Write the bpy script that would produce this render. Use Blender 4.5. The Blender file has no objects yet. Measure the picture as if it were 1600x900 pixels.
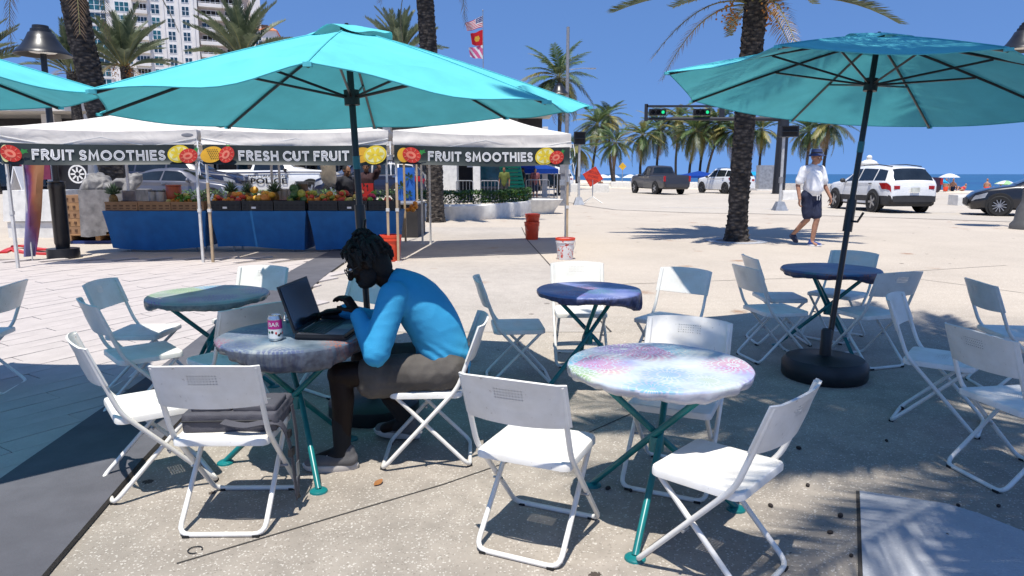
import bpy, bmesh, math, random
from math import sin, cos, pi, radians as R
from mathutils import Vector as V, Matrix, Euler, noise

random.seed(7)
S = bpy.context.scene
COL = S.collection

# ------------------------------------------------------------------ camera, sky, sun, exposure
EYE = 1.549
FPX, HORIZON = 1100.0, 272.0
PITCH = math.atan((450 - HORIZON) / FPX)
cam = bpy.data.cameras.new('camera')
cam.sensor_width = 36.0
cam.lens = 36.0 * FPX / 1600.0
cam.clip_start, cam.clip_end = 0.05, 30000.0
cam_ob = bpy.data.objects.new('camera', cam)
COL.objects.link(cam_ob)
cam_ob.location = (0, 0, EYE)
cam_ob.rotation_euler = (pi / 2 - PITCH, 0, 0)
S.camera = cam_ob

SUN_TRAVEL = V((0.06, 0.33, -1.0)).normalized()
sun_el = math.asin(-SUN_TRAVEL.z)
W = bpy.data.worlds.new('World')
S.world = W
W.use_nodes = True
wn = W.node_tree
sky = wn.nodes.new('ShaderNodeTexSky')
sky.sky_type = 'NISHITA'
sky.sun_disc = False
sky.sun_elevation = sun_el
sky.sun_rotation = math.atan2(-SUN_TRAVEL.x, -SUN_TRAVEL.y)
sky.air_density = 1.0
sky.dust_density = 0.2
sky.ozone_density = 4.0
tint = wn.nodes.new('ShaderNodeMix')
tint.data_type = 'RGBA'; tint.blend_type = 'MULTIPLY'
tint.inputs['Factor'].default_value = 1.0
tint.inputs[7].default_value = (0.81, 0.985, 1.22, 1)
tco = wn.nodes.new('ShaderNodeTexCoord')
sv = wn.nodes.new('ShaderNodeVectorMath'); sv.operation = 'MULTIPLY_ADD'
sv.inputs[1].default_value = (1, 1, .8); sv.inputs[2].default_value = (0, 0, .30)
sn = wn.nodes.new('ShaderNodeVectorMath'); sn.operation = 'NORMALIZE'
wn.links.new(tco.outputs['Generated'], sv.inputs[0]); wn.links.new(sv.outputs[0], sn.inputs[0])
wn.links.new(sn.outputs[0], sky.inputs['Vector'])
bg = wn.nodes['Background']
wn.links.new(sky.outputs[0], tint.inputs[6])
wn.links.new(tint.outputs[2], bg.inputs[0])
bg.inputs[1].default_value = 0.118
sl = bpy.data.lights.new('sun', 'SUN')
sl.energy = 5.0
sl.angle = R(0.53)
sl.color = (1.0, 0.955, 0.88)
so = bpy.data.objects.new('sun', sl)
COL.objects.link(so)
so.location = (0, 0, 40)
so.rotation_euler = SUN_TRAVEL.to_track_quat('-Z', 'Y').to_euler()
S.view_settings.view_transform = 'Standard'
S.view_settings.look = 'None'
S.view_settings.exposure = 0.32
S.view_settings.gamma = 1.0
S.cycles.use_denoising = True
S.cycles.max_bounces = 6
S.cycles.transparent_max_bounces = 12


# ------------------------------------------------------------------ ground height and where a pixel lands on it
def ss(a, b, t):
    t = max(0.0, min(1.0, (t - a) / (b - a)))
    return t * t * (3 - 2 * t)


def gz(y, x=0.0):
    return 0.18 * ss(4.5, 10.5, y) + 0.25 * ss(20, 31, y) * ss(-2.0, -6.0, x)


def ray(px, py):
    v = (py - 450) / FPX
    return V(((px - 800) / FPX, cos(PITCH) - v * sin(PITCH), -(sin(PITCH) + v * cos(PITCH))))


def at(px, py, z=None):
    d = ray(px, py)
    x, y = 0.0, 6.0
    for _ in range(50):
        g = gz(y, x) + (z or 0.0)
        t = (g - EYE) / d.z
        x, y = d.x * t, 0.5 * y + 0.5 * d.y * t
    return V((x, y, g))


def at_y(px, py, y):
    d = ray(px, py)
    t = y / d.y
    return V((d.x * t, y, EYE + d.z * t))


# ------------------------------------------------------------------ mesh building helpers
class MB:
    def __init__(s):
        s.v, s.f, s.m, s.s = [], [], [], []

    def add(s, vs, fs, m=0, smooth=False):
        b = len(s.v)
        s.v += [tuple(p) for p in vs]
        for f in fs:
            s.f.append([b + i for i in f]); s.m.append(m); s.s.append(smooth)
        return s

    def box(s, c, d, rot=None, m=0, taper=1.0):
        vs = []
        for z in (-1, 1):
            k = taper if z > 0 else 1.0
            for y in (-1, 1):
                for x in (-1, 1):
                    p = V((x * d[0] / 2 * k, y * d[1] / 2 * k, z * d[2] / 2))
                    if rot is not None:
                        p = rot @ p
                    vs.append(p + V(c))
        return s.add(vs, [(0, 2, 3, 1), (4, 5, 7, 6), (0, 1, 5, 4), (2, 6, 7, 3), (0, 4, 6, 2), (1, 3, 7, 5)], m)

    def tube(s, pts, r, seg=8, m=0, caps=True, flat=1.0, closed=False):
        pts = [V(p) for p in pts]
        n = len(pts)
        rr = r if isinstance(r, (list, tuple)) else [r] * n
        up = None
        rings = []
        for i in range(n):
            if closed:
                d = pts[(i + 1) % n] - pts[i - 1]
            else:
                d = pts[min(i + 1, n - 1)] - pts[max(i - 1, 0)]
            d = d.normalized() if d.length > 1e-9 else V((0, 0, 1))
            if up is None:
                up = V((0, 0, 1)) if abs(d.z) < 0.9 else V((1, 0, 0))
            a = up - d * up.dot(d)
            a = a.normalized() if a.length > 1e-6 else d.orthogonal().normalized()
            up = a
            b = d.cross(a)
            rings.append([pts[i] + (a * cos(2 * pi * k / seg) + b * sin(2 * pi * k / seg) * flat) * rr[i] for k in range(seg)])
        vs = [p for ring in rings for p in ring]
        fs = []
        for i in range(n if closed else n - 1):
            j = (i + 1) % n
            for k in range(seg):
                l = (k + 1) % seg
                fs.append((i * seg + k, i * seg + l, j * seg + l, j * seg + k))
        s.add(vs, fs, m, True)
        if caps and not closed:
            s.add(rings[0], [tuple(range(seg))[::-1]], m)
            s.add(rings[-1], [tuple(range(seg))], m)
        return s

    def lathe(s, prof, seg=16, c=(0, 0, 0), m=0, mat=None, smooth=True):
        vs, fs = [], []
        for (r, z) in prof:
            for k in range(seg):
                p = V((r * cos(2 * pi * k / seg), r * sin(2 * pi * k / seg), z))
                if mat is not None:
                    p = mat @ p
                vs.append(p + V(c))
        for i in range(len(prof) - 1):
            for k in range(seg):
                l = (k + 1) % seg
                fs.append((i * seg + k, i * seg + l, (i + 1) * seg + l, (i + 1) * seg + k))
        return s.add(vs, fs, m, smooth)

    def ell(s, c, d, u=10, v=7, m=0, rot=None):
        vs, fs = [], []
        for j in range(v + 1):
            a = pi * j / v
            for k in range(u):
                p = V((d[0] * sin(a) * cos(2 * pi * k / u), d[1] * sin(a) * sin(2 * pi * k / u), d[2] * cos(a)))
                if rot is not None:
                    p = rot @ p
                vs.append(p + V(c))
        for j in range(v):
            for k in range(u):
                l = (k + 1) % u
                fs.append((j * u + k, (j + 1) * u + k, (j + 1) * u + l, j * u + l))
        return s.add(vs, fs, m, True)

    def grid(s, rows, m=0, smooth=True, closed=False):
        w = len(rows[0])
        vs = [p for r in rows for p in r]
        fs = []
        for i in range(len(rows) - 1):
            for k in range(w if closed else w - 1):
                l = (k + 1) % w
                fs.append((i * w + k, i * w + l, (i + 1) * w + l, (i + 1) * w + k))
        return s.add(vs, fs, m, smooth)

    def slab(s, rows, th, m=0):
        """a sheet given as rows of points, thickened downward along its own normals"""
        n, w = len(rows), len(rows[0])
        P = [[V(p) for p in r] for r in rows]
        Q = []
        for i in range(n):
            q = []
            for k in range(w):
                a = P[min(i + 1, n - 1)][k] - P[max(i - 1, 0)][k]
                b = P[i][min(k + 1, w - 1)] - P[i][max(k - 1, 0)]
                nn = b.cross(a)
                nn = nn.normalized() if nn.length > 1e-9 else V((0, 0, 1))
                q.append(P[i][k] - nn * th)
            Q.append(q)
        s.grid(P, m)
        s.grid([r[::-1] for r in Q], m)
        rim = [(0, k) for k in range(w)] + [(i, w - 1) for i in range(1, n)] + [(n - 1, k) for k in range(w - 2, -1, -1)] + [(i, 0) for i in range(n - 2, -1, -1)]
        s.grid([[P[i][k] for i, k in rim], [Q[i][k] for i, k in rim]], m, False)
        return s

    def mesh(s, name, mats):
        me = bpy.data.meshes.new(name)
        me.from_pydata(s.v, [], s.f)
        for m in (mats if isinstance(mats, (list, tuple)) else [mats]):
            me.materials.append(m)
        me.polygons.foreach_set('material_index', s.m)
        me.polygons.foreach_set('use_smooth', s.s)
        me.update()
        if any(s.s):
            me.set_sharp_from_angle(angle=R(42))
        return me

    def build(s, name, mats, parent=None, loc=None, rot=None):
        return link(name, s.mesh(name, mats), parent, loc, rot)


def link(name, data, parent=None, loc=None, rot=None):
    o = bpy.data.objects.new(name, data)
    COL.objects.link(o)
    if parent is not None:
        o.parent = parent
    if loc is not None:
        o.location = loc
    if rot is not None:
        o.rotation_euler = rot
    return o


def tag(o, label, cat, group=None):
    o['label'] = label; o['category'] = cat
    if group:
        o['group'] = group
    return o


def thing(name, label, cat, loc=(0, 0, 0), rz=0.0, group=None):
    o = link(name, None, None, loc, (0, 0, rz))
    o.empty_display_size = 0.1
    return tag(o, label, cat, group)


def struct(o):
    o['kind'] = 'structure'
    return o


def stuff(o):
    o['kind'] = 'stuff'
    return o


def dup(root, loc, rz=0.0, label=None, scale=None):
    r = root.copy(); COL.objects.link(r)
    r.location = loc; r.rotation_euler = (0, 0, rz)
    if label:
        r['label'] = label
    if scale:
        r.scale = (scale,) * 3
    for ch in list(root.children):
        c = ch.copy(); COL.objects.link(c); c.parent = r
        for g in list(ch.children):
            d = g.copy(); COL.objects.link(d); d.parent = c
    return r


def round_path(pts, r, n=4):
    """polyline with its inner corners rounded"""
    pts = [V(p) for p in pts]
    out = [pts[0]]
    for i in range(1, len(pts) - 1):
        a, b, c = pts[i - 1], pts[i], pts[i + 1]
        d1, d2 = (a - b), (c - b)
        k = min(r, d1.length * .45, d2.length * .45)
        p, q = b + d1.normalized() * k, b + d2.normalized() * k
        for t in range(n + 1):
            t /= n
            out.append(p * (1 - t) ** 2 + b * 2 * t * (1 - t) + q * t * t)
    out.append(pts[-1])
    return out


TMP = bpy.data.scenes.new('scratch')


def evaluated_mesh(o):
    TMP.collection.objects.link(o)
    with bpy.context.temp_override(scene=TMP, view_layer=TMP.view_layers[0]):
        dg = bpy.context.evaluated_depsgraph_get()
        dg.update()
        me = bpy.data.meshes.new_from_object(o.evaluated_get(dg))
    bpy.data.objects.remove(o)
    return me


# ------------------------------------------------------------------ materials
def nodes(name):
    m = bpy.data.materials.new(name)
    m.use_nodes = True
    return m, m.node_tree, m.node_tree.nodes['Principled BSDF']


def N(nt, kind, **kw):
    n = nt.nodes.new('ShaderNode' + kind)
    for k, v in kw.items():
        if k in n.inputs.keys():
            n.inputs[k].default_value = v
        else:
            setattr(n, k, v)
    return n


def c4(c):
    return (c[0], c[1], c[2], 1.0)


def mixc(nt, fac, a, b, mode='MIX'):
    n = nt.nodes.new('ShaderNodeMix')
    n.data_type = 'RGBA'; n.blend_type = mode
    for sock, val in ((0, fac), (6, a), (7, b)):
        if hasattr(val, 'links'):
            nt.links.new(val, n.inputs[sock])
        elif sock == 0:
            n.inputs[0].default_value = val
        else:
            n.inputs[sock].default_value = c4(val)
    return n.outputs[2]


def ramp(nt, fac, stops, interp='LINEAR'):
    n = nt.nodes.new('ShaderNodeValToRGB')
    e = n.color_ramp.elements
    n.color_ramp.interpolation = interp
    while len(e) < len(stops):
        e.new(0.5)
    for el, (p, c) in zip(e, stops):
        el.position = p
        el.color = c4(c) if isinstance(c, (tuple, list)) else (c, c, c, 1)
    nt.links.new(fac, n.inputs[0])
    return n.outputs[0]


def math_(nt, op, a, b=None, c=None):
    n = nt.nodes.new('ShaderNodeMath'); n.operation = op
    for i, v in enumerate((a, b, c)):
        if v is None:
            continue
        if hasattr(v, 'links'):
            nt.links.new(v, n.inputs[i])
        else:
            n.inputs[i].default_value = v
    return n.outputs[0]


def coord(nt, kind='Object'):
    return nt.nodes.new('ShaderNodeTexCoord').outputs[kind]


def noise_tex(nt, scale, detail=4, rough=.55, kind='Object', dist=0.0):
    n = N(nt, 'TexNoise', Scale=scale, Detail=detail, Roughness=rough, Distortion=dist)
    nt.links.new(coord(nt, kind), n.inputs['Vector'])
    return n.outputs['Fac']


def bump(nt, bsdf, height, strength=.3, dist=.01):
    b = N(nt, 'Bump', Strength=strength, Distance=dist)
    nt.links.new(height, b.inputs['Height'])
    nt.links.new(b.outputs[0], bsdf.inputs['Normal'])


def mat(name, col, rough=.5, metal=0.0, var=.12, scale=6.0, bmp=0.0, bscale=60.0, spec=None, alt=None, coat=0.0):
    """paint, plastic, metal ... : base colour mottled by noise, optional fine relief"""
    m, nt, b = nodes(name)
    f = noise_tex(nt, scale, 5)
    dark = alt or tuple(c * (1 - 2 * var) for c in col)
    light = tuple(min(1, c * (1 + var)) for c in col)
    nt.links.new(ramp(nt, f, [(.3, dark), (.68, light)]), b.inputs['Base Color'])
    b.inputs['Roughness'].default_value = rough
    b.inputs['Metallic'].default_value = metal
    if spec is not None:
        b.inputs['Specular IOR Level'].default_value = spec
    if coat:
        b.inputs['Coat Weight'].default_value = coat
    if bmp:
        bump(nt, b, noise_tex(nt, bscale, 4), bmp, .01)
    return m


def fabric(name, col, trans=.5, rough=.9, var=.06, wrinkle=.0, wscale=3.0):
    """thin cloth that also lets light through"""
    m, nt, b = nodes(name)
    f = noise_tex(nt, 5, 5)
    cc = ramp(nt, f, [(.3, tuple(c * (1 - 2 * var) for c in col)), (.7, tuple(min(1, c * (1 + var)) for c in col))])
    nt.links.new(cc, b.inputs['Base Color'])
    b.inputs['Roughness'].default_value = rough
    b.inputs['Specular IOR Level'].default_value = .15
    tr = N(nt, 'BsdfTranslucent')
    nt.links.new(cc, tr.inputs[0])
    mx = N(nt, 'MixShader')
    mx.inputs[0].default_value = trans
    nt.links.new(b.outputs[0], mx.inputs[1]); nt.links.new(tr.outputs[0], mx.inputs[2])
    nt.links.new(mx.outputs[0], nt.nodes['Material Output'].inputs[0])
    if wrinkle:
        n = N(nt, 'TexNoise', Scale=wscale, Detail=3, Distortion=1.2)
        nt.links.new(coord(nt), n.inputs['Vector'])
        bp = N(nt, 'Bump', Strength=wrinkle, Distance=.05)
        nt.links.new(n.outputs['Fac'], bp.inputs['Height'])
        nt.links.new(bp.outputs[0], b.inputs['Normal']); nt.links.new(bp.outputs[0], tr.inputs['Normal'])
    return m


def glass(name, col=(.01, .014, .018), rough=.04):
    m, nt, b = nodes(name)
    b.inputs['Base Color'].default_value = c4(col)
    b.inputs['Roughness'].default_value = rough
    b.inputs['Specular IOR Level'].default_value = .6
    n = noise_tex(nt, 2, 2)
    nt.links.new(ramp(nt, n, [(.3, tuple(c * .7 for c in col)), (.7, tuple(c * 1.5 for c in col))]), b.inputs['Base Color'])
    return m


MT = {}
MT['black'] = mat('black_plastic', (.012, .012, .014), .45, bmp=.1)
MT['black_metal'] = mat('black_metal_paint', (.015, .015, .017), .35, bmp=.05)
MT['rubber'] = mat('rubber', (.014, .014, .014), .8, bmp=.2)
MT['white'] = mat('white_paint', (.78, .77, .74), .35, var=.04)
MT['offwhite'] = mat('offwhite_concrete', (.7, .68, .63), .8, var=.08, bmp=.2)
MT['chrome'] = mat('chrome', (.7, .7, .7), .15, 1.0, .05)
MT['steel'] = mat('galvanised_steel', (.38, .39, .4), .45, .7, .15)
MT['grey'] = mat('grey_paint', (.22, .22, .23), .5)
MT['teal'] = mat('teal_paint', (.008, .17, .17), .3, var=.2)
MT['orange'] = mat('orange_plastic', (.75, .06, .015), .4)
MT['red'] = mat('red_plastic', (.55, .02, .015), .4)
# ------------------------------------------------------------------ ground, paving, road, beach, sea
def coast(y):
    return 40 - (y - 50) * 0.2


def concrete(name, base, fleck=.5, stain=.35, scale=1.0, far=None):
    m, nt, b = nodes(name)
    co = coord(nt)
    big = noise_tex(nt, .55 * scale, 6, .6)
    mid = noise_tex(nt, 5 * scale, 6, .65)
    fine = noise_tex(nt, 90, 3, .6)
    col = ramp(nt, big, [(.3, tuple(c * (1 - .25 * stain) for c in base)), (.7, tuple(min(.85, c * (1 + .12 * stain)) for c in base))])
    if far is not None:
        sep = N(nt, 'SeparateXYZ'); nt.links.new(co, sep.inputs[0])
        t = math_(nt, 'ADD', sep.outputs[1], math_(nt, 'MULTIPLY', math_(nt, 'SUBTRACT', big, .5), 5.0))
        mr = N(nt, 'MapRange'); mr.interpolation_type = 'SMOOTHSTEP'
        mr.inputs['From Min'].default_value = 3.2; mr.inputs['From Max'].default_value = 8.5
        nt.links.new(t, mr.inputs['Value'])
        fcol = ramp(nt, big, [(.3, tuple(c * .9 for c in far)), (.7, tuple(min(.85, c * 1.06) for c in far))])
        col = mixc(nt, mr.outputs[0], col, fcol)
    k_ = math_(nt, 'MULTIPLY', ramp(nt, mid, [(.35, 1.0), (.62, 0.0)]), stain * .5)
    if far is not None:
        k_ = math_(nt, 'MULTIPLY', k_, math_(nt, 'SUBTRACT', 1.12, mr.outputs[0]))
    col = mixc(nt, k_, col, tuple(c * .6 for c in base))
    # dark gum spots and rusty stains
    v = N(nt, 'TexVoronoi', Scale=2.3, Randomness=1.0); nt.links.new(co, v.inputs['Vector'])
    sx = N(nt, 'SeparateColor'); nt.links.new(v.outputs['Color'], sx.inputs[0])
    wob = math_(nt, 'ADD', v.outputs['Distance'], math_(nt, 'MULTIPLY', math_(nt, 'SUBTRACT', fine, .5), .06))
    rad = math_(nt, 'MULTIPLY', sx.outputs[1], .085)
    spot = math_(nt, 'MULTIPLY', math_(nt, 'LESS_THAN', wob, rad), math_(nt, 'GREATER_THAN', sx.outputs[0], .45))
    col = mixc(nt, math_(nt, 'MULTIPLY', spot, stain), col, (.07, .055, .045))
    v2 = N(nt, 'TexVoronoi', Scale=1.1, Randomness=1.0); nt.links.new(co, v2.inputs['Vector'])
    s2 = N(nt, 'SeparateColor'); nt.links.new(v2.outputs['Color'], s2.inputs[0])
    w2 = math_(nt, 'ADD', v2.outputs['Distance'], math_(nt, 'MULTIPLY', math_(nt, 'SUBTRACT', mid, .5), .35))
    rust = math_(nt, 'MULTIPLY', ramp(nt, w2, [(.02, 1.0), (.16, 0.0)]), math_(nt, 'GREATER_THAN', s2.outputs[0], .55))
    col = mixc(nt, math_(nt, 'MULTIPLY', rust, stain * .8), col, (.26, .14, .08))
    # shell and stone aggregate
    if fleck:
        v3 = N(nt, 'TexVoronoi', Scale=120.0, Randomness=1.0); nt.links.new(co, v3.inputs['Vector'])
        s3 = N(nt, 'SeparateColor'); nt.links.new(v3.outputs['Color'], s3.inputs[0])
        fl = math_(nt, 'MULTIPLY', math_(nt, 'LESS_THAN', v3.outputs['Distance'], math_(nt, 'MULTIPLY', math_(nt, 'POWER', s3.outputs[1], 1.6), .75)), math_(nt, 'GREATER_THAN', s3.outputs[0], .5))
        tone = mixc(nt, math_(nt, 'GREATER_THAN', s3.outputs[2], .38), (.12, .1, .08), (.8, .76, .68))
        col = mixc(nt, math_(nt, 'MULTIPLY', fl, fleck), col, tone)
    nt.links.new(col, b.inputs['Base Color'])
    b.inputs['Roughness'].default_value = .88
    b.inputs['Specular IOR Level'].default_value = .25
    bump(nt, b, math_(nt, 'ADD', fine, math_(nt, 'MULTIPLY', mid, .6)), .35, .006)
    return m


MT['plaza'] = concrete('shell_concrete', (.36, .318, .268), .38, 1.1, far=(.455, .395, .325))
MT['band'] = concrete('dark_grey_concrete', (.115, .115, .13), 0, 1.0)
MT['plank'] = concrete('pale_grey_paver', (.48, .43, .4), .1, .5)
MT['bed'] = concrete('paving_joint_sand', (.24, .21, .19), .3, .5)
MT['slab'] = concrete('light_grey_concrete', (.42, .43, .45), .12, .5)
MT['road'] = concrete('sunbleached_asphalt', (.47, .42, .355), .3, .4, .3)
MT['sand'] = concrete('beach_sand', (.68, .59, .46), .1, .3, .2)
MT['joint'] = mat('joint_dirt', (.05, .045, .04), .95, bmp=.3)
MT['walk'] = concrete('grey_walk_concrete', (.43, .385, .335), .3, .6)

ys = [-8, -5, -3, -1, 0, 1, 2, 3, 4] + [4.5 + .5 * i for i in range(14)] + [12, 13, 14, 16, 18, 20, 22, 24, 26, 28, 30, 32, 36, 42, 50, 60, 75, 90, 110, 130, 150, 175, 220, 300, 450, 700]
g = MB()
rows = []
for y in ys:
    xc = coast(y)
    xs = [-600, -200, -100, -60, -40, -25, -15] + [-12 + .5 * i for i in range(24)] + [0, 2, 4, 6, 8, 11]
    xs = [x for x in xs if x < xc - 8] if y < 250 else xs
    while len(xs) < 37:
        xs.append(xs[-1] + .01)
    xs = [min(x, xc - 1) for x in xs]
    r = [(x, y, gz(y, x)) for x in xs] + [(xc, y, gz(y)), (xc + 4, y, gz(y) - .35), (xc + 34, y, -3.5)]
    rows.append(r[::-1])
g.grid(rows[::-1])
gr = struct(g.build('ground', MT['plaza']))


def sheet(name, m, left, right, dz, n=10, seg=None):
    """a sheet following the ground between two polylines (x, y) with the same number of points"""
    b = MB(); rows = []
    L, Rr = [V((p[0], p[1], 0)) for p in left], [V((p[0], p[1], 0)) for p in right]
    def sub(P):
        out = []
        for a, c in zip(P[:-1], P[1:]):
            k = max(1, int((c - a).length / .5)) if seg is None else seg
            k = kk
            out += [a.lerp(c, i / k) for i in range(k)]
        return out + [P[-1]]
    kk = seg or 8
    L, Rr = sub(L), sub(Rr)
    for a, c in zip(L, Rr):
        r = []
        for i in range(n + 1):
            p = a.lerp(c, i / n)
            r.append((p.x, p.y, gz(p.y, p.x) + dz))
        rows.append(r)
    b.grid(rows)
    return struct(b.build(name, m))


# dark curved band and the plank paving to its left
BL = [(-2.3, .2), (-2.45, 2.0), (-2.62, 3.6), (-2.72, 4.6), (-2.9, 6.5), (-3.06, 8.4), (-3.2, 11.4), (-3.25, 14.6)]
BR = [(-1.35, .2), (-1.72, 2.0), (-2.0, 3.6), (-2.14, 4.6), (-2.32, 6.5), (-2.5, 8.8), (-2.66, 12.2), (-2.72, 14.6)]
sheet('paving_bed', MT['bed'], [(-9.5, y) for x, y in BL[:7]], [(x + .2, y) for x, y in BL[:7]], .004)
sheet('dark_band', MT['band'], BL, BR, .026, 4)
e = MB()
for i in range(len(BR) - 1):
    a, c = V((BR[i][0], BR[i][1], 0)), V((BR[i + 1][0], BR[i + 1][1], 0))
    for k in range(6):
        p, q = a.lerp(c, k / 6), a.lerp(c, (k + 1) / 6)
        w = .007 * (1 + .4 * noise.noise(p * 3))
        e.add([(p.x, p.y, gz(p.y) + .027), (p.x + w, p.y, gz(p.y) + .007), (q.x + w, q.y, gz(q.y) + .007), (q.x, q.y, gz(q.y) + .027)], [(0, 1, 2, 3)])
        e.add([(p.x, p.y, gz(p.y) + .027), (p.x, p.y, gz(p.y) - .02), (q.x, q.y, gz(q.y) - .02), (q.x, q.y, gz(q.y) + .027)], [(0, 1, 2, 3)])
struct(e.build('band_joint', MT['joint']))

paving = struct(link('plank_paving', None))
pa = R(57)
ux, uy = V((cos(pa), sin(pa), 0)), V((-sin(pa), cos(pa), 0))
PW, PL = .205, 1.3
plank_me = []
for k in range(5):
    pm = MB().box((0, 0, 0), (PL - .008, PW - .006, .03))
    plank_me.append(pm.mesh('plank', MT['plank']))
cnt = 0
for j in range(-10, 80):
    for i in range(-8, 12):
        off = (j * .37) % 1.0
        c = V((-3.4, 2.2, 0)) + ux * ((i + off) * PL) + uy * (j * PW)
        if not (2.0 < c.y < 11.2 and c.x > -9.3):
            continue
        k = int((c.y - BL[0][1]))
        bx = -2.45 - .055 * max(0, c.y - 2) - (.12 if c.y < 5 else .1)
        if c.x > bx + .35:
            continue
        if abs(c.x) > c.y * .80 + .8:
            continue
        if cnt >= 298:
            continue
        cnt += 1
        slope = (gz(c.y + .3) - gz(c.y - .3)) / .6
        o = link('plank', random.choice(plank_me), paving, (c.x, c.y, gz(c.y, c.x) + .006 + random.uniform(-.0015, .0015)), (math.atan(slope) * cos(pa), -math.atan(slope) * sin(pa), pa))

# concrete joints on the plaza: a greyer walk west of the long joint, saw cuts, and one paler slab in front
def strip(b, pts, w, dz=.003):
    for (x0, y0), (x1, y1) in zip(pts[:-1], pts[1:]):
        d = V((x1 - x0, y1 - y0, 0)); n = max(1, int(d.length / .4)); q = V((-d.y, d.x, 0)).normalized() * w / 2
        for k in range(n):
            a = V((x0, y0, 0)) + d * k / n; c = V((x0, y0, 0)) + d * (k + 1) / n
            a.z = gz(a.y, a.x) + dz; c.z = gz(c.y, c.x) + dz
            b.add([a - q, a + q, c + q, c - q], [(0, 1, 2, 3)])
J1 = [(.25, 18.3), (.33, 14.6), (.62, 9.9), (.78, 8.0), (.95, 6.6)]
J0 = [(-2.9, 18.3), (-2.68, 14.6), (-2.54, 9.9), (-2.4, 8.0), (-2.3, 6.6)]
sheet('grey_walk', MT['walk'], J0[::-1], J1[::-1], .004)
jb = MB()
strip(jb, J1, .02, .007)
strip(jb, [(-1.35, 2.62), (-.35, 3.35), (.35, 3.95)], .009)
strip(jb, [(.35, 3.95), (.95, 4.6), (1.4, 5.6)], .009)
strip(jb, [(-1.9, 11.9), (.4, 12.0)], .015, .007)
strip(jb, [(1.2, 8.9), (4.4, 9.5), (7.5, 10.6)], .012)
strip(jb, [(7.4, 6.4), (6.5, 8.0), (5.2, 9.6)], .012)
struct(jb.build('control_joint', MT['joint']))
P = [at(1343, 770), at(1478, 790), at(1530, 806), at(1640, 850), at(1660, 900), at(1660, 960), at(1350, 960)]
sb = MB()
top = [(p.x, p.y, .012) for p in P]
bot = [(p.x, p.y, -.02) for p in P]
n = len(P)
sb.add(top + bot, [tuple(range(n))[::-1]] + [(i, (i + 1) % n, (i + 1) % n + n, i + n) for i in range(n)])
struct(sb.build('pale_slab', MT['slab']))
jb = MB()
strip(jb, [(at(1341, 768).x, at(1341, 768).y), (at(1347, 960).x, at(1347, 960).y)], .02, .004)
struct(jb.build('slab_joint', MT['joint']))

# road along the beach, its kerb, the sand and the sea
RN = [(2.6, 36), (3.3, 30.5), (4.0, 27.4), (6.5, 25.2), (8.4, 24.7), (11.9, 22.5), (16.3, 18.8), (30, 9)]
RF = [(4.5, 68), (5.5, 66), (7, 62), (9.5, 60), (12, 58), (17, 56), (22, 52), (39, 40)]
sheet('beach_road', MT['road'], RF, RN, .004)
kb = MB()
strip(kb, RN, .14, .008)
struct(kb.build('road_edge', MT['bed']))
kb = MB()
for a, c in (((6.2, 29.5), (9, 28.6)), ((10, 28.2), (16, 25.5)), ((9, 40), (20, 36)), ((24, 33), (30, 29))):
    strip(kb, [a, c], .13, .008)
struct(kb.build('lane_marking', MT['white']))
sheet('sand', MT['sand'], [(6, 150), (6, 110), (6.5, 78), (8, 70), (24, 58), (34, 52)], [(coast(150) - .2, 150), (coast(110) - .2, 110), (coast(78) - .2, 78), (coast(70) - .2, 70), (coast(58) - .2, 58), (coast(52) - .2, 52)], .006)
sheet('street', MT['road'], [(-40, 23.4), (-40, 48)], [(1.5, 23.4), (1.5, 48)], .005, 40, 24)

m, nt, b = nodes('sea_water')
wv = N(nt, 'TexNoise', Scale=.35, Detail=6, Roughness=.65)
mp = N(nt, 'Mapping'); mp.inputs['Scale'].default_value = (.35, 1.4, 1)
nt.links.new(coord(nt), mp.inputs[0]); nt.links.new(mp.outputs[0], wv.inputs['Vector'])
big = noise_tex(nt, .012, 3)
nt.links.new(ramp(nt, big, [(.35, (.008, .06, .16)), (.7, (.012, .1, .2))]), b.inputs['Base Color'])
b.inputs['Roughness'].default_value = .28
b.inputs['Specular IOR Level'].default_value = .3
bump(nt, b, wv.outputs['Fac'], .5, .6)
sea = MB()
sea.grid([[(x, y, -2.2) for x in (-20000, -4000, -800, -150, 0, 30, 80, 200, 800, 4000, 20000)] for y in (20000, 8000, 3000, 1200, 500, 250, 120, 50, -100)])
struct(sea.build('sea', m))
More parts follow.
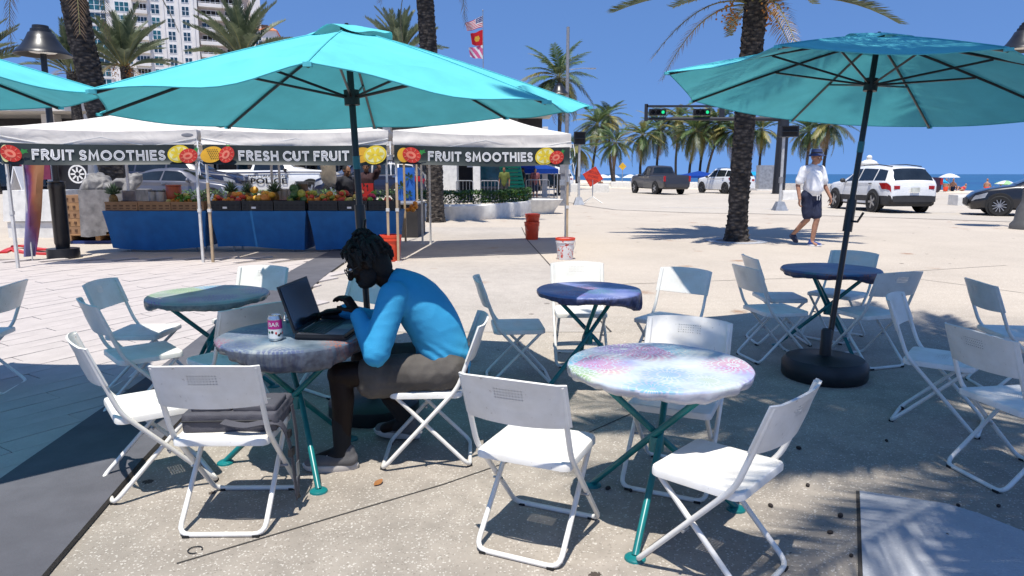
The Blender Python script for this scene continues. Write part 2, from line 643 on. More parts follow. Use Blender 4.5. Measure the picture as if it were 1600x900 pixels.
# ------------------------------------------------------------------ folding chairs
def chair_paint(holes):
    m, nt, b = nodes('white_chair_enamel' + ('_perforated' if holes else ''))
    f = noise_tex(nt, 7, 6, .6)
    col = ramp(nt, f, [(.28, (.68, .645, .57)), (.6, (.8, .775, .72))])
    sc = noise_tex(nt, 38, 4, .7)
    col = mixc(nt, ramp(nt, sc, [(.65, 0.0), (.71, .6)]), col, (.32, .25, .18))
    nt.links.new(col, b.inputs['Base Color'])
    b.inputs['Roughness'].default_value = .38
    bump(nt, b, noise_tex(nt, 220, 2), .04, .002)
    if holes:
        co = coord(nt)
        sep = N(nt, 'SeparateXYZ'); nt.links.new(co, sep.inputs[0])
        px, py, pz = sep.outputs
        def cell(v, step):
            f = math_(nt, 'FRACT', math_(nt, 'DIVIDE', math_(nt, 'ADD', v, 10 * step), step))
            return math_(nt, 'MULTIPLY', math_(nt, 'SUBTRACT', f, .5), step)
        def inside(v, a, c):
            return math_(nt, 'MULTIPLY', math_(nt, 'GREATER_THAN', v, a), math_(nt, 'LESS_THAN', v, c))
        st = .0125
        dx = cell(px, st)
        def holes_(v):
            dy = cell(v, st)
            d2 = math_(nt, 'ADD', math_(nt, 'MULTIPLY', dx, dx), math_(nt, 'MULTIPLY', dy, dy))
            return math_(nt, 'LESS_THAN', d2, .0029 ** 2)
        xin = inside(px, -.0625, .0625)
        hs = math_(nt, 'MULTIPLY', math_(nt, 'MULTIPLY', holes_(py), inside(py, -.0375, .0375)), math_(nt, 'LESS_THAN', pz, .5))
        hb = math_(nt, 'MULTIPLY', math_(nt, 'MULTIPLY', holes_(pz), inside(pz, .7, .75)), math_(nt, 'GREATER_THAN', pz, .5))
        h = math_(nt, 'MULTIPLY', xin, math_(nt, 'MAXIMUM', hs, hb))
        tr = N(nt, 'BsdfTransparent')
        mx = N(nt, 'MixShader')
        nt.links.new(h, mx.inputs[0]); nt.links.new(b.outputs[0], mx.inputs[1]); nt.links.new(tr.outputs[0], mx.inputs[2])
        nt.links.new(mx.outputs[0], nt.nodes['Material Output'].inputs[0])
    return m


MT['chair'] = chair_paint(False)
MT['chair_perf'] = chair_paint(True)
SEATZ = .418


def make_chair():
    root = thing('folding_chair', '', 'chair', group='white folding chairs set round the plaza tables')
    # seat: pressed sheet with a rolled rim and rounded corners
    w, d, cr = .205, .19, .035
    prof = []
    for cx, cy, a0 in ((w - cr, d - cr, 0), (-w + cr, d - cr, 90), (-w + cr, -d + cr, 180), (w - cr, -d + cr, 270)):
        for k in range(5):
            a = R(a0 + k * 22.5)
            prof.append((cx + cr * cos(a), cy + cr * sin(a)))
    b = MB()
    def ring(s, z):
        return [(x * s, y * s, SEATZ + z + .012 * (y / d) ** 2) for x, y in prof]
    top = ring(.955, 0)
    n = len(prof)
    b.add(top, [tuple(range(n))], 0)
    b.grid([ring(.955, 0), ring(.985, -.003), ring(1, -.012), ring(1, -.032), ring(.985, -.034), ring(.98, -.014), ring(.95, -.005)][::-1], 0, True, True)
    b.add(ring(.95, -.005), [tuple(range(n))[::-1]], 0)
    b.build('seat', MT['chair_perf'], root)
    # backrest: curved panel wrapped round the two tubes
    b = MB()
    rows = []
    def bp(u, z):
        s = (z - SEATZ) / (.78 - SEATZ)
        y = -.155 - s * .135
        bow = -.035 * (1 - u * u)
        edge = .016 * max(0, abs(u) - .9) / .1
        return V((u * .222, y + bow + edge, z + .012 * (1 - u * u) * (1 if z > .7 else -.6)))
    for i in range(6):
        z = .598 + .182 * i / 5
        rows.append([bp(-1 + 2 * k / 14, z) for k in range(15)])
    b.slab(rows[::-1], .009)
    b.build('backrest', MT['chair_perf'], root)
    fb = MB()
    x = .207
    pts = [(-x, -.282, .772), (-x, -.222, .60), (-x, -.165, SEATZ + .03), (-x, .236, .011), (x, .236, .011), (x, -.165, SEATZ + .03), (x, -.222, .60), (x, -.282, .772)]
    fb.tube(round_path(pts, .05), .0115, 10)
    fb.build('back_frame', MT['chair'], root)
    fb = MB()
    x = .184
    pts = [(-x, .165, SEATZ - .012), (-x, -.226, .011), (x, -.226, .011), (x, .165, SEATZ - .012)]
    fb.tube(round_path(pts, .05), .0112, 10)
    lf = fb.build('leg_frame', MT['chair'], root)
    rv = MB()
    for sx in (-1, 1):
        MB().tube([(sx * .222, .026, .218), (sx * .178, .026, .218)], .006, 8).build('pivot_pin', MT['steel'], lf)
    for sx in (-1, 1):
        for gx, gy in ((.15, -.226), (.17, .236)):
            MB().box((sx * gx, gy, .006), (.03, .026, .012)).build('glide', MT['rubber'], lf)
    return root


CH = [  # x, y, facing, label
    (0.81, 2.62, 48, 'white folding chair in front right, dappled with palm shade, seen from its side'),
    (0.11, 2.85, 336, 'white folding chair with sunlit empty seat, back to the viewer beside the pastel table'),
    (-1.26, 3.06, 1, 'white folding chair carrying the dark grey laptop bag on its seat'),
    (-1.81, 3.40, 307, 'white folding chair left of the bag chair, half turned toward the laptop table'),
    (-0.46, 3.73, 93, 'white folding chair the man in the blue top sits on'),
    (0.04, 5.19, 275, 'white folding chair side-on, right behind the seated man, left of the dark round table'),
    (2.68, 4.26, 232, 'white folding chair standing just right of the black umbrella base, legs side-on'),
    (2.59, 3.45, 279, 'white folding chair nearest the right edge, its wide curved back toward the viewer'),
    (3.66, 4.98, 262, 'white folding chair cut by the right edge, behind the big curved backrest'),
    (2.19, 5.76, 281, 'front one of two shaded chairs left of the table by the umbrella pole'),
    (2.42, 6.28, 268, 'shaded chair tucked behind another one, left of the table by the umbrella pole'),
    (3.01, 6.42, 130, 'shaded chair on the far side of the table by the umbrella pole'),
    (2.92, 5.66, 18, 'shaded chair right of the umbrella pole, backrest cutting across the table edge'),
    (0.83, 3.44, 155, 'white folding chair behind the pastel table, its back facing the viewer across it'),
    (0.56, 5.70, 181, 'white folding chair on the far side of the dark round table in the middle'),
    (1.22, 5.41, 140, 'white folding chair right of the dark round table, turned toward it'),
    (-1.25, 5.0, 140, 'white folding chair behind the open laptop, mostly hidden by the seated man'),
    (-1.75, 4.27, 52, 'shaded chair whose backrest shows behind the drink can'),
    (-2.10, 5.48, 170, 'sunlit white chair on the far side of the left round table'),
    (-2.38, 4.42, 312, 'shaded chair left of the left round table, nearer of the pair'),
    (-2.68, 5.02, 272, 'shaded chair left of the left round table, farther of the pair'),
    (-3.84, 4.90, 100, 'shaded chair cut off by the left edge'),
]
ch0 = make_chair()
for i, (x, y, a, lab) in enumerate(CH):
    loc, rz = (x, y, gz(y)), R(a)
    if i == 0:
        ch0.location = loc; ch0.rotation_euler = (0, 0, rz); ch0['label'] = lab
    else:
        dup(ch0, loc, rz, lab)


# ------------------------------------------------------------------ round tables with fitted printed covers
def flower_cloth(name, ground, hues, seed, dark):
    m, nt, b = nodes(name)
    co = coord(nt)
    mp = N(nt, 'Mapping'); mp.inputs['Location'].default_value = (seed, seed * .7, 0)
    nt.links.new(co, mp.inputs[0])
    flat = N(nt, 'VectorMath', operation='MULTIPLY'); flat.inputs[1].default_value = (1, 1, .35)
    nt.links.new(mp.outputs[0], flat.inputs[0])
    vor = N(nt, 'TexVoronoi', Scale=3.6, Randomness=.9); nt.links.new(flat.outputs[0], vor.inputs['Vector'])
    dv = N(nt, 'VectorMath', operation='SUBTRACT'); nt.links.new(flat.outputs[0], dv.inputs[0]); nt.links.new(vor.outputs['Position'], dv.inputs[1])
    sp = N(nt, 'SeparateXYZ'); nt.links.new(dv.outputs[0], sp.inputs[0])
    ang = math_(nt, 'ARCTAN2', sp.outputs[1], sp.outputs[0])
    ring = math_(nt, 'MULTIPLY', vor.outputs['Distance'], 15.0)
    row = math_(nt, 'FLOOR', ring)
    pet = math_(nt, 'SINE', math_(nt, 'ADD', math_(nt, 'MULTIPLY', ang, 21.0), math_(nt, 'MULTIPLY', row, 2.2)))
    pet = math_(nt, 'MULTIPLY', math_(nt, 'GREATER_THAN', pet, -.35), math_(nt, 'LESS_THAN', math_(nt, 'FRACT', ring), .82))
    fall = ramp(nt, vor.outputs['Distance'], [(.36, 1.0), (.66, 0.0)])
    sc = N(nt, 'SeparateColor'); nt.links.new(vor.outputs['Color'], sc.inputs[0])
    k = len(hues)
    hue = ramp(nt, sc.outputs[0], [((i + .001) / k, c) for i, c in enumerate(hues)], 'CONSTANT')
    wash = ramp(nt, noise_tex(nt, 4.0, 4), [(.3, ground[0]), (.5, ground[1]), (.72, ground[2])])
    col = mixc(nt, math_(nt, 'MULTIPLY', math_(nt, 'MULTIPLY', pet, fall), .68), wash, hue)
    geo = N(nt, 'SeparateXYZ'); nt.links.new(co, geo.inputs[0])
    side = ramp(nt, noise_tex(nt, 30, 3), [(.3, dark), (.7, tuple(.5 * a_ + .5 * b_ for a_, b_ in zip(dark, ground[1])))])
    low = math_(nt, 'LESS_THAN', geo.outputs[2], .703)
    col = mixc(nt, math_(nt, 'MULTIPLY', low, .8), col, side)
    nt.links.new(col, b.inputs['Base Color'])
    b.inputs['Roughness'].default_value = .38
    b.inputs['Specular IOR Level'].default_value = .4
    w = N(nt, 'TexNoise', Scale=9.0, Detail=3, Distortion=1.5); nt.links.new(co, w.inputs['Vector'])
    bump(nt, b, w.outputs['Fac'], .22, .02)
    return m


BLUES = [(.03, .15, .28), (.3, .03, .08), (.06, .08, .2), (.05, .22, .16), (.3, .3, .28), (.4, .12, .05)]
PASTEL = [(.0, .26, .55), (.5, .03, .2), (.2, .05, .38), (.16, .34, .06), (.0, .36, .5), (.36, .06, .42)]
DARKG = ((.05, .07, .1), (.17, .21, .25), (.4, .42, .4))
LIGHTG = ((.3, .33, .55), (.5, .55, .58), (.62, .6, .48))
NAVYG = ((.05, .07, .17), (.1, .12, .24), (.22, .24, .34))
GREENG = ((.2, .25, .22), (.36, .4, .36), (.55, .55, .46))
RTAB = .385


def make_table(x, y, a, label, cover_label, cm, r=RTAB, sag=0.0, sag_dir=0.0):
    z0 = gz(y)
    t = thing('cafe_table', label, 'table', (x, y, z0), R(a), 'round teal-legged cafe tables')
    tt = MB().lathe([(0, .69), (r - .03, .69), (r - .012, .695), (r - .012, .712), (0, .713)], 40)
    tt.build('tabletop', MT['steel'], t)
    legs = []
    for k in range(3):
        c = k * 120
        f = V((.4 * cos(R(c)), .4 * sin(R(c)), .012)); p = V((.31 * cos(R(c + 180)), .31 * sin(R(c + 180)), .69))
        off = V((-sin(R(c)), cos(R(c)), 0)) * .02
        lb = MB().tube([f, f.lerp(p, .5) + off, p], .0155, 10)
        lg = lb.build('leg', MT['teal'], t)
        fp = MB().lathe([(0, .016), (.03, .016), (.043, .008), (.045, 0), (0, 0)], 16, (f.x, f.y, 0))
        fp.build('foot_plate', MT['teal'], lg)
    hb = MB().lathe([(.0, .315), (.035, .315), (.035, .385), (0, .385)], 12)
    hb.build('hub', MT['teal'], t)
    # elastic cover: flat top, gathered skirt
    cb = MB()
    seg = 96
    rows = []
    rnd = random.Random(int(x * 100))
    ph = [rnd.uniform(0, 6.3) for _ in range(4)]
    for (rr, z, g) in ((0, .7165, 0), (r * .5, .7165, 0), (r * .95, .7165, 0), (r * .99, .7155, 0), (r + .003, .710, .05), (r + .005, .700, .3), (r + .002, .686, .8), (r - .006, .673, 1.1), (r - .022, .664, 1.2), (r - .04, .662, 1.2)):
        row = []
        for k in range(seg):
            th = 2 * pi * k / seg
            pl = (sin(19 * th + ph[0]) + .8 * sin(31 * th + ph[1]) + .6 * sin(47 * th + ph[2])) * .006 * g
            dr = sag * max(0, cos(th - R(sag_dir) + R(0))) ** 2 * g
            lift = (.007 * sin(3 * th + ph[3]) + .004 * sin(7 * th + ph[0])) * g
            row.append(((rr + pl) * cos(th), (rr + pl) * sin(th), z - dr + lift + (.0012 * sin(5 * th + ph[1]) if 0 < rr < r else 0)))
        rows.append(row)
    cb.grid(rows[::-1], 0, True, True)
    c = cb.build('table_cover', cm, None, (x, y, z0 + .002), (0, 0, R(a)))
    tag(c, cover_label, 'tablecloth', 'printed elastic covers on the cafe tables')
    return t


make_table(.652, 3.03, 8, 'round cafe table in front under the pastel flower cover, teal crossed legs', 'pastel flower print cover on the front round table', flower_cloth('pastel_flower_vinyl', LIGHTG, PASTEL, 3.1, (.42, .38, .42)), .40)
make_table(-1.155, 3.62, 60, 'round cafe table under the laptop and drink cans', 'dark multicolour print cover under the laptop', flower_cloth('dark_flower_vinyl', DARKG, BLUES, 7.7, (.03, .03, .05)), .375, .06, -120)
make_table(.56, 5.06, 95, 'round cafe table in the middle under the sky-tinted cover, between two white chairs', 'shiny cover with painted blue sky reflection and dark skirt on the middle table', flower_cloth('sky_tinted_flower_vinyl', ((.09, .11, .3), (.16, .2, .42), (.3, .32, .5)), BLUES, 1.9, (.02, .012, .012)), .375, .07, -100)  # blue ground of this print paints in the sky reflected by the vinyl
make_table(-2.13, 4.87, 20, 'round cafe table on the left, its top half in sun', 'grey green print cover with one sunlit wedge on the left table', flower_cloth('green_flower_vinyl', GREENG, PASTEL, 5.3, (.06, .1, .12)), .40, .04, 150)
make_table(2.75, 6.02, 40, 'round cafe table behind the tilted umbrella pole on the right', 'navy print cover on the table behind the right umbrella pole', flower_cloth('navy_flower_vinyl', NAVYG, BLUES, 9.2, (.015, .015, .03)), .40, .04, -60)

# ------------------------------------------------------------------ market umbrellas
MT['canopy'] = fabric('turquoise_canvas', (.13, .58, .63), .17, .85, .05, .12, 2.0)
MT['pole'] = mat('bronze_black_pole', (.012, .012, .013), .3, bmp=.03)
MT['pole_joint'] = mat('pole_sleeve', (.03, .16, .19), .4)


def make_umbrella(base, lean, L, Rr, drop, rot, label, tips=None, wrinkle=0, base_r=.28, base_h=.12, seedv=0, hubd=.42):
    bx, by = base
    ax = V((lean[0], lean[1], 1)).normalized()
    e1 = (V((1, 0, 0)) - ax * ax.x).normalized(); e2 = ax.cross(e1)
    root = thing('market_umbrella', label, 'umbrella', (bx, by, gz(by)), 0, 'turquoise market umbrellas over the tables')
    tips = tips or {}
    def loc(r, a, z):
        return ax * z + (e1 * cos(a) + e2 * sin(a)) * r
    pb = MB().tube([ax * .05, ax * (L - .02)], .021, 14)
    pole = pb.build('pole', MT['pole'], root)
    MB().tube([ax * (L - .86), ax * (L - .78)], .0235, 14).build('joint_sleeve', MT['pole_joint'], pole)
    cr = MB().tube([ax * 1.12, ax * 1.36], .034, 12).tube([ax * 1.2, ax * 1.2 + e2 * -.075 + e1 * .03, ax * 1.27 + e2 * -.1 + e1 * .05], .009, 8)
    cr.build('crank_housing', MT['pole'], pole)
    bb = MB().lathe([(0, 0), (base_r, 0), (base_r + .012, .02), (base_r + .012, base_h * .75), (base_r - .02, base_h), (.07, base_h + .008), (.042, base_h + .02), (.04, .36), (.03, .375), (0, .375)], 40)
    bb.build('umbrella_base', MT['black'], root)
    zt = [L - drop + tips.get(k, 0) for k in range(8)]
    apex = L - .02
    def ribp(k, s):
        """point on rib k at fraction s from the apex to the tip"""
        k %= 8
        a = rot + k * pi / 4
        z = apex + (zt[k] - apex) * (s ** 1.12)
        return loc(Rr * s, a, z)
    rnd = random.Random(seedv)
    rows = []
    M = 12
    S0 = .155
    for i in range(15):
        s = S0 + (1 - S0) * i / 14
        row = []
        for k in range(8):
            A, B = ribp(k, s), ribp(k + 1, s)
            for q in range(M):
                t = q / M
                p = A.lerp(B, t)
                bow = 4 * t * (1 - t)
                p = p - ax * (.028 * bow * s) - (A + B - ax * 2 * (A.dot(ax))).normalized() * (.045 * bow * s * s)
                if wrinkle:
                    wv = sum(sin(s * f + t * g + h) for f, g, h in ((21, 4, .3), (33, -3, 1.7), (47, 6, 4.1)))
                    w = wrinkle * (1.0 if k in (6, 7, 5) else .15) * bow * s
                    p = p + ax * (.019 * wv * w)
                row.append(p)
        rows.append(row)
    cb = MB().grid(rows, 0, True, True)
    can = cb.build('canopy', MT['canopy'], root)
    hem = MB()
    hem.tube(rows[-1], .004, 4, closed=True)
    hem.build('hem', MT['canopy'], can)
    for k in range(8):
        MB().tube([ribp(k, .16 + .84 * q / 8) + ax * .002 for q in range(9)], .0035, 5).build('seam', MT['canopy'], can)
    vb = MB(); vr = []
    for i in range(7):
        s = i / 6
        row = []
        for q in range(64):
            a = rot + 2 * pi * q / 64
            sc = 1 + .0 * cos(8 * a)
            up = .022 - .075 * s ** 1.5 + .018 * s * s * (cos(4 * (a - rot) + seedv) + .6 * sin(7 * a + seedv))
            row.append(loc((.27 * s + .001) * sc, a, apex + up))
        vr.append(row)
    vb.grid(vr, 0, True, True)
    vb.build('vent_cap', MT['canopy'], can)
    hub_z = L - hubd
    MB().tube([ax * (hub_z - .05), ax * (hub_z + .04)], .048, 14).build('hub', MT['black'], root)
    MB().tube([ax * (apex - .06), ax * (apex + .02)], .04, 14).tube([ax * (apex + .0), ax * (apex + .035)], .012, 8).build('crown_hub', MT['black'], root)
    for k in range(8):
        dn = ax * -.016
        pts = [ribp(k, .03) + dn, ribp(k, .3) + dn, ribp(k, .6) + dn, ribp(k, .9) + dn, ribp(k, .995) + dn]
        rb = MB().tube(pts, .0095, 8).build('rib', MT['pole'], root)
        a = rot + k * pi / 4
        MB().tube([loc(.045, a, hub_z), ribp(k, .5) + dn * 1.6], .008, 8).build('strut', MT['pole'], rb)
        tp = ribp(k, 1.0)
        MB().box(tp + dn * .6, (.035, .035, .018), Matrix.Rotation(a, 3, 'Z')).build('tip_pocket', MT['canopy'], rb)
    return root


make_umbrella((-.902, 4.431), (-.042, .018), 2.44, 1.484, .47, .10, 'turquoise umbrella over the man with the laptop, canopy seen whole', {7: -.13, 0: -.05, 5: -.02, 3: .0}, 1.0, seedv=1)
make_umbrella((2.407, 5.26), (.109, .047), 2.57, 1.502, .431, -.8, 'turquoise umbrella on the right, pole leaning right in a round black base', {}, .3, .30, .15, seedv=2, hubd=.36)
make_umbrella((-3.62, 3.55), (0, 0), 2.42, 1.46, .42, R(22.5), 'turquoise umbrella cut off by the left edge', {}, .2, seedv=3)
# ------------------------------------------------------------------ people: capsules fused by a voxel remesh into one skin
def cap(b, p, q, r0, r1, seg=14):
    """tapered capsule"""
    p, q = V(p), V(q)
    d = (q - p)
    L = d.length
    d = d.normalized()
    pts, rr = [], []
    for k in range(5):
        a = pi / 2 * (1 - k / 4)
        pts.append(p - d * r0 * sin(a)); rr.append(max(.0006, r0 * cos(a)))
    for k in range(1, 5):
        a = pi / 2 * (k / 4)
        pts.append(q + d * r1 * sin(a)); rr.append(max(.0006, r1 * cos(a)))
    pts.insert(5, q); rr.insert(5, r1)
    b.tube(pts, rr, seg)


def fuse(name, mb, voxel, m, parent, smooth=6, factor=.5, loc=None, disp=None):
    me = mb.mesh(name + '_src', m)
    o = bpy.data.objects.new(name, me)
    md = o.modifiers.new('r', 'REMESH'); md.mode = 'VOXEL'; md.voxel_size = voxel; md.use_smooth_shade = True
    sm = o.modifiers.new('s', 'SMOOTH'); sm.iterations = smooth; sm.factor = factor
    new = evaluated_mesh(o)
    bpy.data.meshes.remove(me)
    new.name = name
    if disp:
        vs = [(v.co.copy(), v.normal.copy()) for v in new.vertices]
        new.vertices.foreach_set('co', [q for c, n in vs for q in (c + n * disp(c))])
        new.update()
    for p in new.polygons:
        p.use_smooth = True
    if not new.materials:
        new.materials.append(m)
    return link(name, new, parent, loc)


def skin(name, col):
    return mat(name, col, .55, var=.1, scale=14, bmp=.12, bscale=90, spec=.2)


def hand(b, wrist, tip_dir, palm_n, size=1.0, curl=.6, side=1):
    """palm, four bent fingers of different length and a thumb leaving the side of the palm"""
    w = V(wrist); d = V(tip_dir).normalized(); n = V(palm_n); n = (n - d * n.dot(d)).normalized(); s = d.cross(n) * side
    kn = w + d * .085 * size
    for k in (-1.2, -.4, .4, 1.2):
        cap(b, w + s * k * .014 * size, kn + s * k * .019 * size, .015 * size, .013 * size, 10)
    for k, ln in ((-1.25, .062), (-.42, .078), (.42, .084), (1.25, .074)):
        p = kn + s * k * .019 * size
        c = curl * (1.12 - .1 * k)
        d1 = (d * cos(c * .8) + n * sin(c * .8)); d2 = (d * cos(c * 1.7) + n * sin(c * 1.7)); d3 = (d * cos(c * 2.3) + n * sin(c * 2.3))
        a = p + d1 * ln * .48 * size; e = a + d2 * ln * .3 * size; f = e + d3 * ln * .25 * size
        cap(b, p, a, .0098 * size, .0088 * size, 8); cap(b, a, e, .0088 * size, .008 * size, 8); cap(b, e, f, .008 * size, .007 * size, 8)
    t0 = w + d * .025 * size + s * .024 * size
    t1 = t0 + (d * .5 + s * .75 + n * .3).normalized() * .04 * size
    t2 = t1 + (d * .8 + s * .25 + n * .45).normalized() * .034 * size
    cap(b, t0, t1, .014 * size, .011 * size, 8); cap(b, t1, t2, .011 * size, .009 * size, 8)


def head(b, c, face, up, size=1.0):
    """skull, jaw, nose, brow, lips, ears"""
    c = V(c); f = V(face).normalized(); u = V(up); u = (u - f * u.dot(f)).normalized(); s = f.cross(u)
    rot = Matrix((s, f, u)).transposed()
    k = size
    b.ell(c + u * .02 * k - f * .008 * k, (.074 * k, .096 * k, .092 * k), 16, 12, rot=rot)
    b.ell(c - u * .045 * k + f * .018 * k, (.058 * k, .07 * k, .068 * k), 14, 10, rot=rot)
    b.ell(c - u * .088 * k + f * .058 * k, (.026 * k, .024 * k, .022 * k), 10, 8, rot=rot)
    cap(b, c + u * .015 * k + f * .088 * k, c - u * .028 * k + f * .108 * k, .011 * k, .017 * k, 8)
    cap(b, c + u * .03 * k + f * .082 * k - s * .035 * k, c + u * .03 * k + f * .082 * k + s * .035 * k, .012 * k, .012 * k, 8)
    b.ell(c - u * .058 * k + f * .082 * k, (.026 * k, .013 * k, .008 * k), 10, 6, rot=rot)
    b.ell(c - u * .072 * k + f * .08 * k, (.022 * k, .013 * k, .009 * k), 10, 6, rot=rot)
    for q in (-1, 1):
        b.ell(c + s * q * .076 * k - f * .008 * k, (.012 * k, .022 * k, .034 * k), 8, 8, rot=rot)
        b.ell(c - u * .02 * k + f * .06 * k + s * q * .042 * k, (.022 * k, .022 * k, .02 * k), 8, 6, rot=rot)
    return rot


def eyes(c, face, up, parent, size=1.0):
    c = V(c); f = V(face).normalized(); u = V(up); u = (u - f * u.dot(f)).normalized(); s = f.cross(u)
    for q in (-1, 1):
        b = MB().ell(c + u * .008 * size + f * .08 * size + s * q * .03 * size, (.011 * size,) * 3, 10, 8)
        b.ell(c + u * .008 * size + f * .088 * size + s * q * .03 * size, (.0055 * size,) * 3, 8, 6, 1)
        b.build('eye', [MT['eye_white'], MT['black']], parent)


MT['eye_white'] = mat('eye_white', (.7, .68, .64), .3)


def folds(amp, sx=9.0, seedv=0.0, stretch=(1, 1, 1)):
    def f(co):
        p = V((co.x * stretch[0], co.y * stretch[1], co.z * stretch[2])) * sx + V((seedv,) * 3)
        n1 = noise.noise(p); n2 = noise.noise(p * 2.1 + V((4, 1, 7)))
        return amp * ((1 - abs(n1)) ** 2 * 1.1 - .5 + .35 * n2)
    return f


# --- the seated man at the laptop
man = thing('person', 'man in bright blue long-sleeved top hunched over the laptop on a white chair', 'person', (-.46, 3.73, 0))
O = V((-.46, 3.73, 0))
def L_(x, y, z):
    return V((x, y, z)) - O
hipL, hipR = L_(-.40, 3.63, .515), L_(-.40, 3.83, .515)
kneeL, kneeR = L_(-.90, 3.56, .515), L_(-.86, 3.93, .50)
ankL, ankR = L_(-.90, 3.55, .095), L_(-.62, 3.98, .11)
pel, waist, chest, upper = L_(-.38, 3.73, .53), L_(-.405, 3.73, .66), L_(-.485, 3.72, .82), L_(-.565, 3.71, .93)
neck, hd = L_(-.655, 3.70, .995), L_(-.765, 3.665, 1.085)
shL, shR = L_(-.605, 3.535, .935), L_(-.60, 3.895, .93)
elL, elR = L_(-.685, 3.45, .655), L_(-.76, 3.99, .70)
wrL, wrR = L_(-.80, 3.56, .845), L_(-.95, 3.86, .80)
face = V((-.80, -.08, -.42)).normalized()
up = V((-.42, 0, .85))
sk = skin('deep_brown_skin', (.013, .0065, .0045))
b = MB()
cap(b, pel, waist, .115, .1); cap(b, waist, chest, .1, .1); cap(b, chest, upper, .1, .085)
cap(b, shL, shR, .05, .05)
cap(b, upper, neck, .075, .06); cap(b, neck, hd, .06, .055)
head(b, hd, face, up, 1.0)
for h, k, a in ((hipL, kneeL, ankL), (hipR, kneeR, ankR)):
    cap(b, h, k, .092, .066); cap(b, k, k.lerp(a, .3) + V((.012, 0, 0)), .062, .061); cap(b, k.lerp(a, .3) + V((.012, 0, 0)), a, .061, .038)
    cap(b, a, a + V((-.13, 0, -.045)), .04, .032)
for s_, e_, w_ in ((shL, elL, wrL), (shR, elR, wrR)):
    cap(b, s_, e_, .048, .042); cap(b, e_, w_, .042, .029)
hand(b, wrL, (-.5, .1, .7), (-.7, .3, -.5), 1.0, .75, 1)
hand(b, wrR, (-.95, -.25, -.08), (0, 0, -1), 1.0, .3, -1)
fuse('body', b, .0058, sk, man, 4)
eyes(hd, face, up, man)
# long-sleeved top: rings swept along the bent spine, then the sleeves
def swept(b, ring, seg=24):
    """ring: (centre, half width across y, half depth along the bend)"""
    rows = []
    n = len(ring)
    fine = []
    for i in range(n - 1):
        P = [ring[max(i - 1, 0)], ring[i], ring[i + 1], ring[min(i + 2, n - 1)]]
        for k in range(4):
            t = k / 4
            cr = lambda p0, p1, p2, p3: .5 * ((2 * p1) + (p2 - p0) * t + (2 * p0 - 5 * p1 + 4 * p2 - p3) * t * t + (3 * p1 - p0 - 3 * p2 + p3) * t ** 3)
            fine.append((cr(*[q[0] for q in P]), cr(*[q[1] for q in P]), cr(*[q[2] for q in P])))
    fine.append(ring[-1])
    for i, (c, w, d) in enumerate(fine):
        tg = (fine[min(i + 1, len(fine) - 1)][0] - fine[max(i - 1, 0)][0]).normalized()
        nx = V((0, 1, 0)).cross(tg).normalized()
        rows.append([c + V((0, 1, 0)) * w * cos(2 * pi * k / seg) + nx * d * sin(2 * pi * k / seg) for k in range(seg)])
    b.grid(rows, 0, True, True)
    b.add(rows[0], [tuple(range(seg))[::-1]]); b.add(rows[-1], [tuple(range(seg))])
spine = [(L_(-.375, 3.73, .455), .185, .135), (L_(-.37, 3.73, .54), .19, .145), (L_(-.385, 3.73, .64), .182, .14), (L_(-.425, 3.725, .745), .186, .142), (L_(-.485, 3.72, .845), .192, .138), (L_(-.55, 3.715, .925), .182, .118), (L_(-.605, 3.71, .975), .125, .085), (L_(-.65, 3.705, 1.0), .075, .066)]
b = MB()
swept(b, spine)
for s_, e_, w_ in ((shL, elL, wrL), (shR, elR, wrR)):
    cap(b, s_ + (V((-.53, 3.715, .88)) - O - s_) * .45, s_, .088, .074); cap(b, s_, e_, .079, .070); cap(b, e_, e_.lerp(w_, .92), .066, .044)
MT['blue_top'] = mat('bright_blue_jersey', (.026, .29, .53), .8, var=.06, scale=3, bmp=.25, bscale=180)
def topf(co):
    f1 = folds(.0022, 10, 2.0, (.8, 1, 1.6))(co)
    d = (co - (elL + V((.05, .02, 0)))).length
    pull = .0045 * sin(co.z * 95 + co.x * 60 + 4 * noise.noise(co * 7)) * max(0, 1 - abs(co.z - .58) / .13) * (1 if co.x > -.22 else .0)
    return f1 + pull
fuse('long_sleeved_top', b, .0075, MT['blue_top'], man, 22, .5, disp=topf)
# shorts
b = MB()
for h, k, t in ((hipL, kneeL, .66), (hipR, kneeR, .62)):
    q = h.lerp(k, t)
    cap(b, h + V((.03, 0, -.01)), q, .112, .098); cap(b, h + V((0, 0, -.02)), q + V((.0, 0, -.045)), .095, .092)
cap(b, hipL + V((.05, -.005, .01)), hipR + V((.05, .005, .01)), .115, .115)
MT['shorts'] = mat('charcoal_brown_shorts', (.085, .075, .065), .85, var=.2, bmp=.25, bscale=200)
fuse('shorts', b, .009, MT['shorts'], man, 5, .5, disp=folds(.007, 9, 5.0, (1.4, 1, 1)))
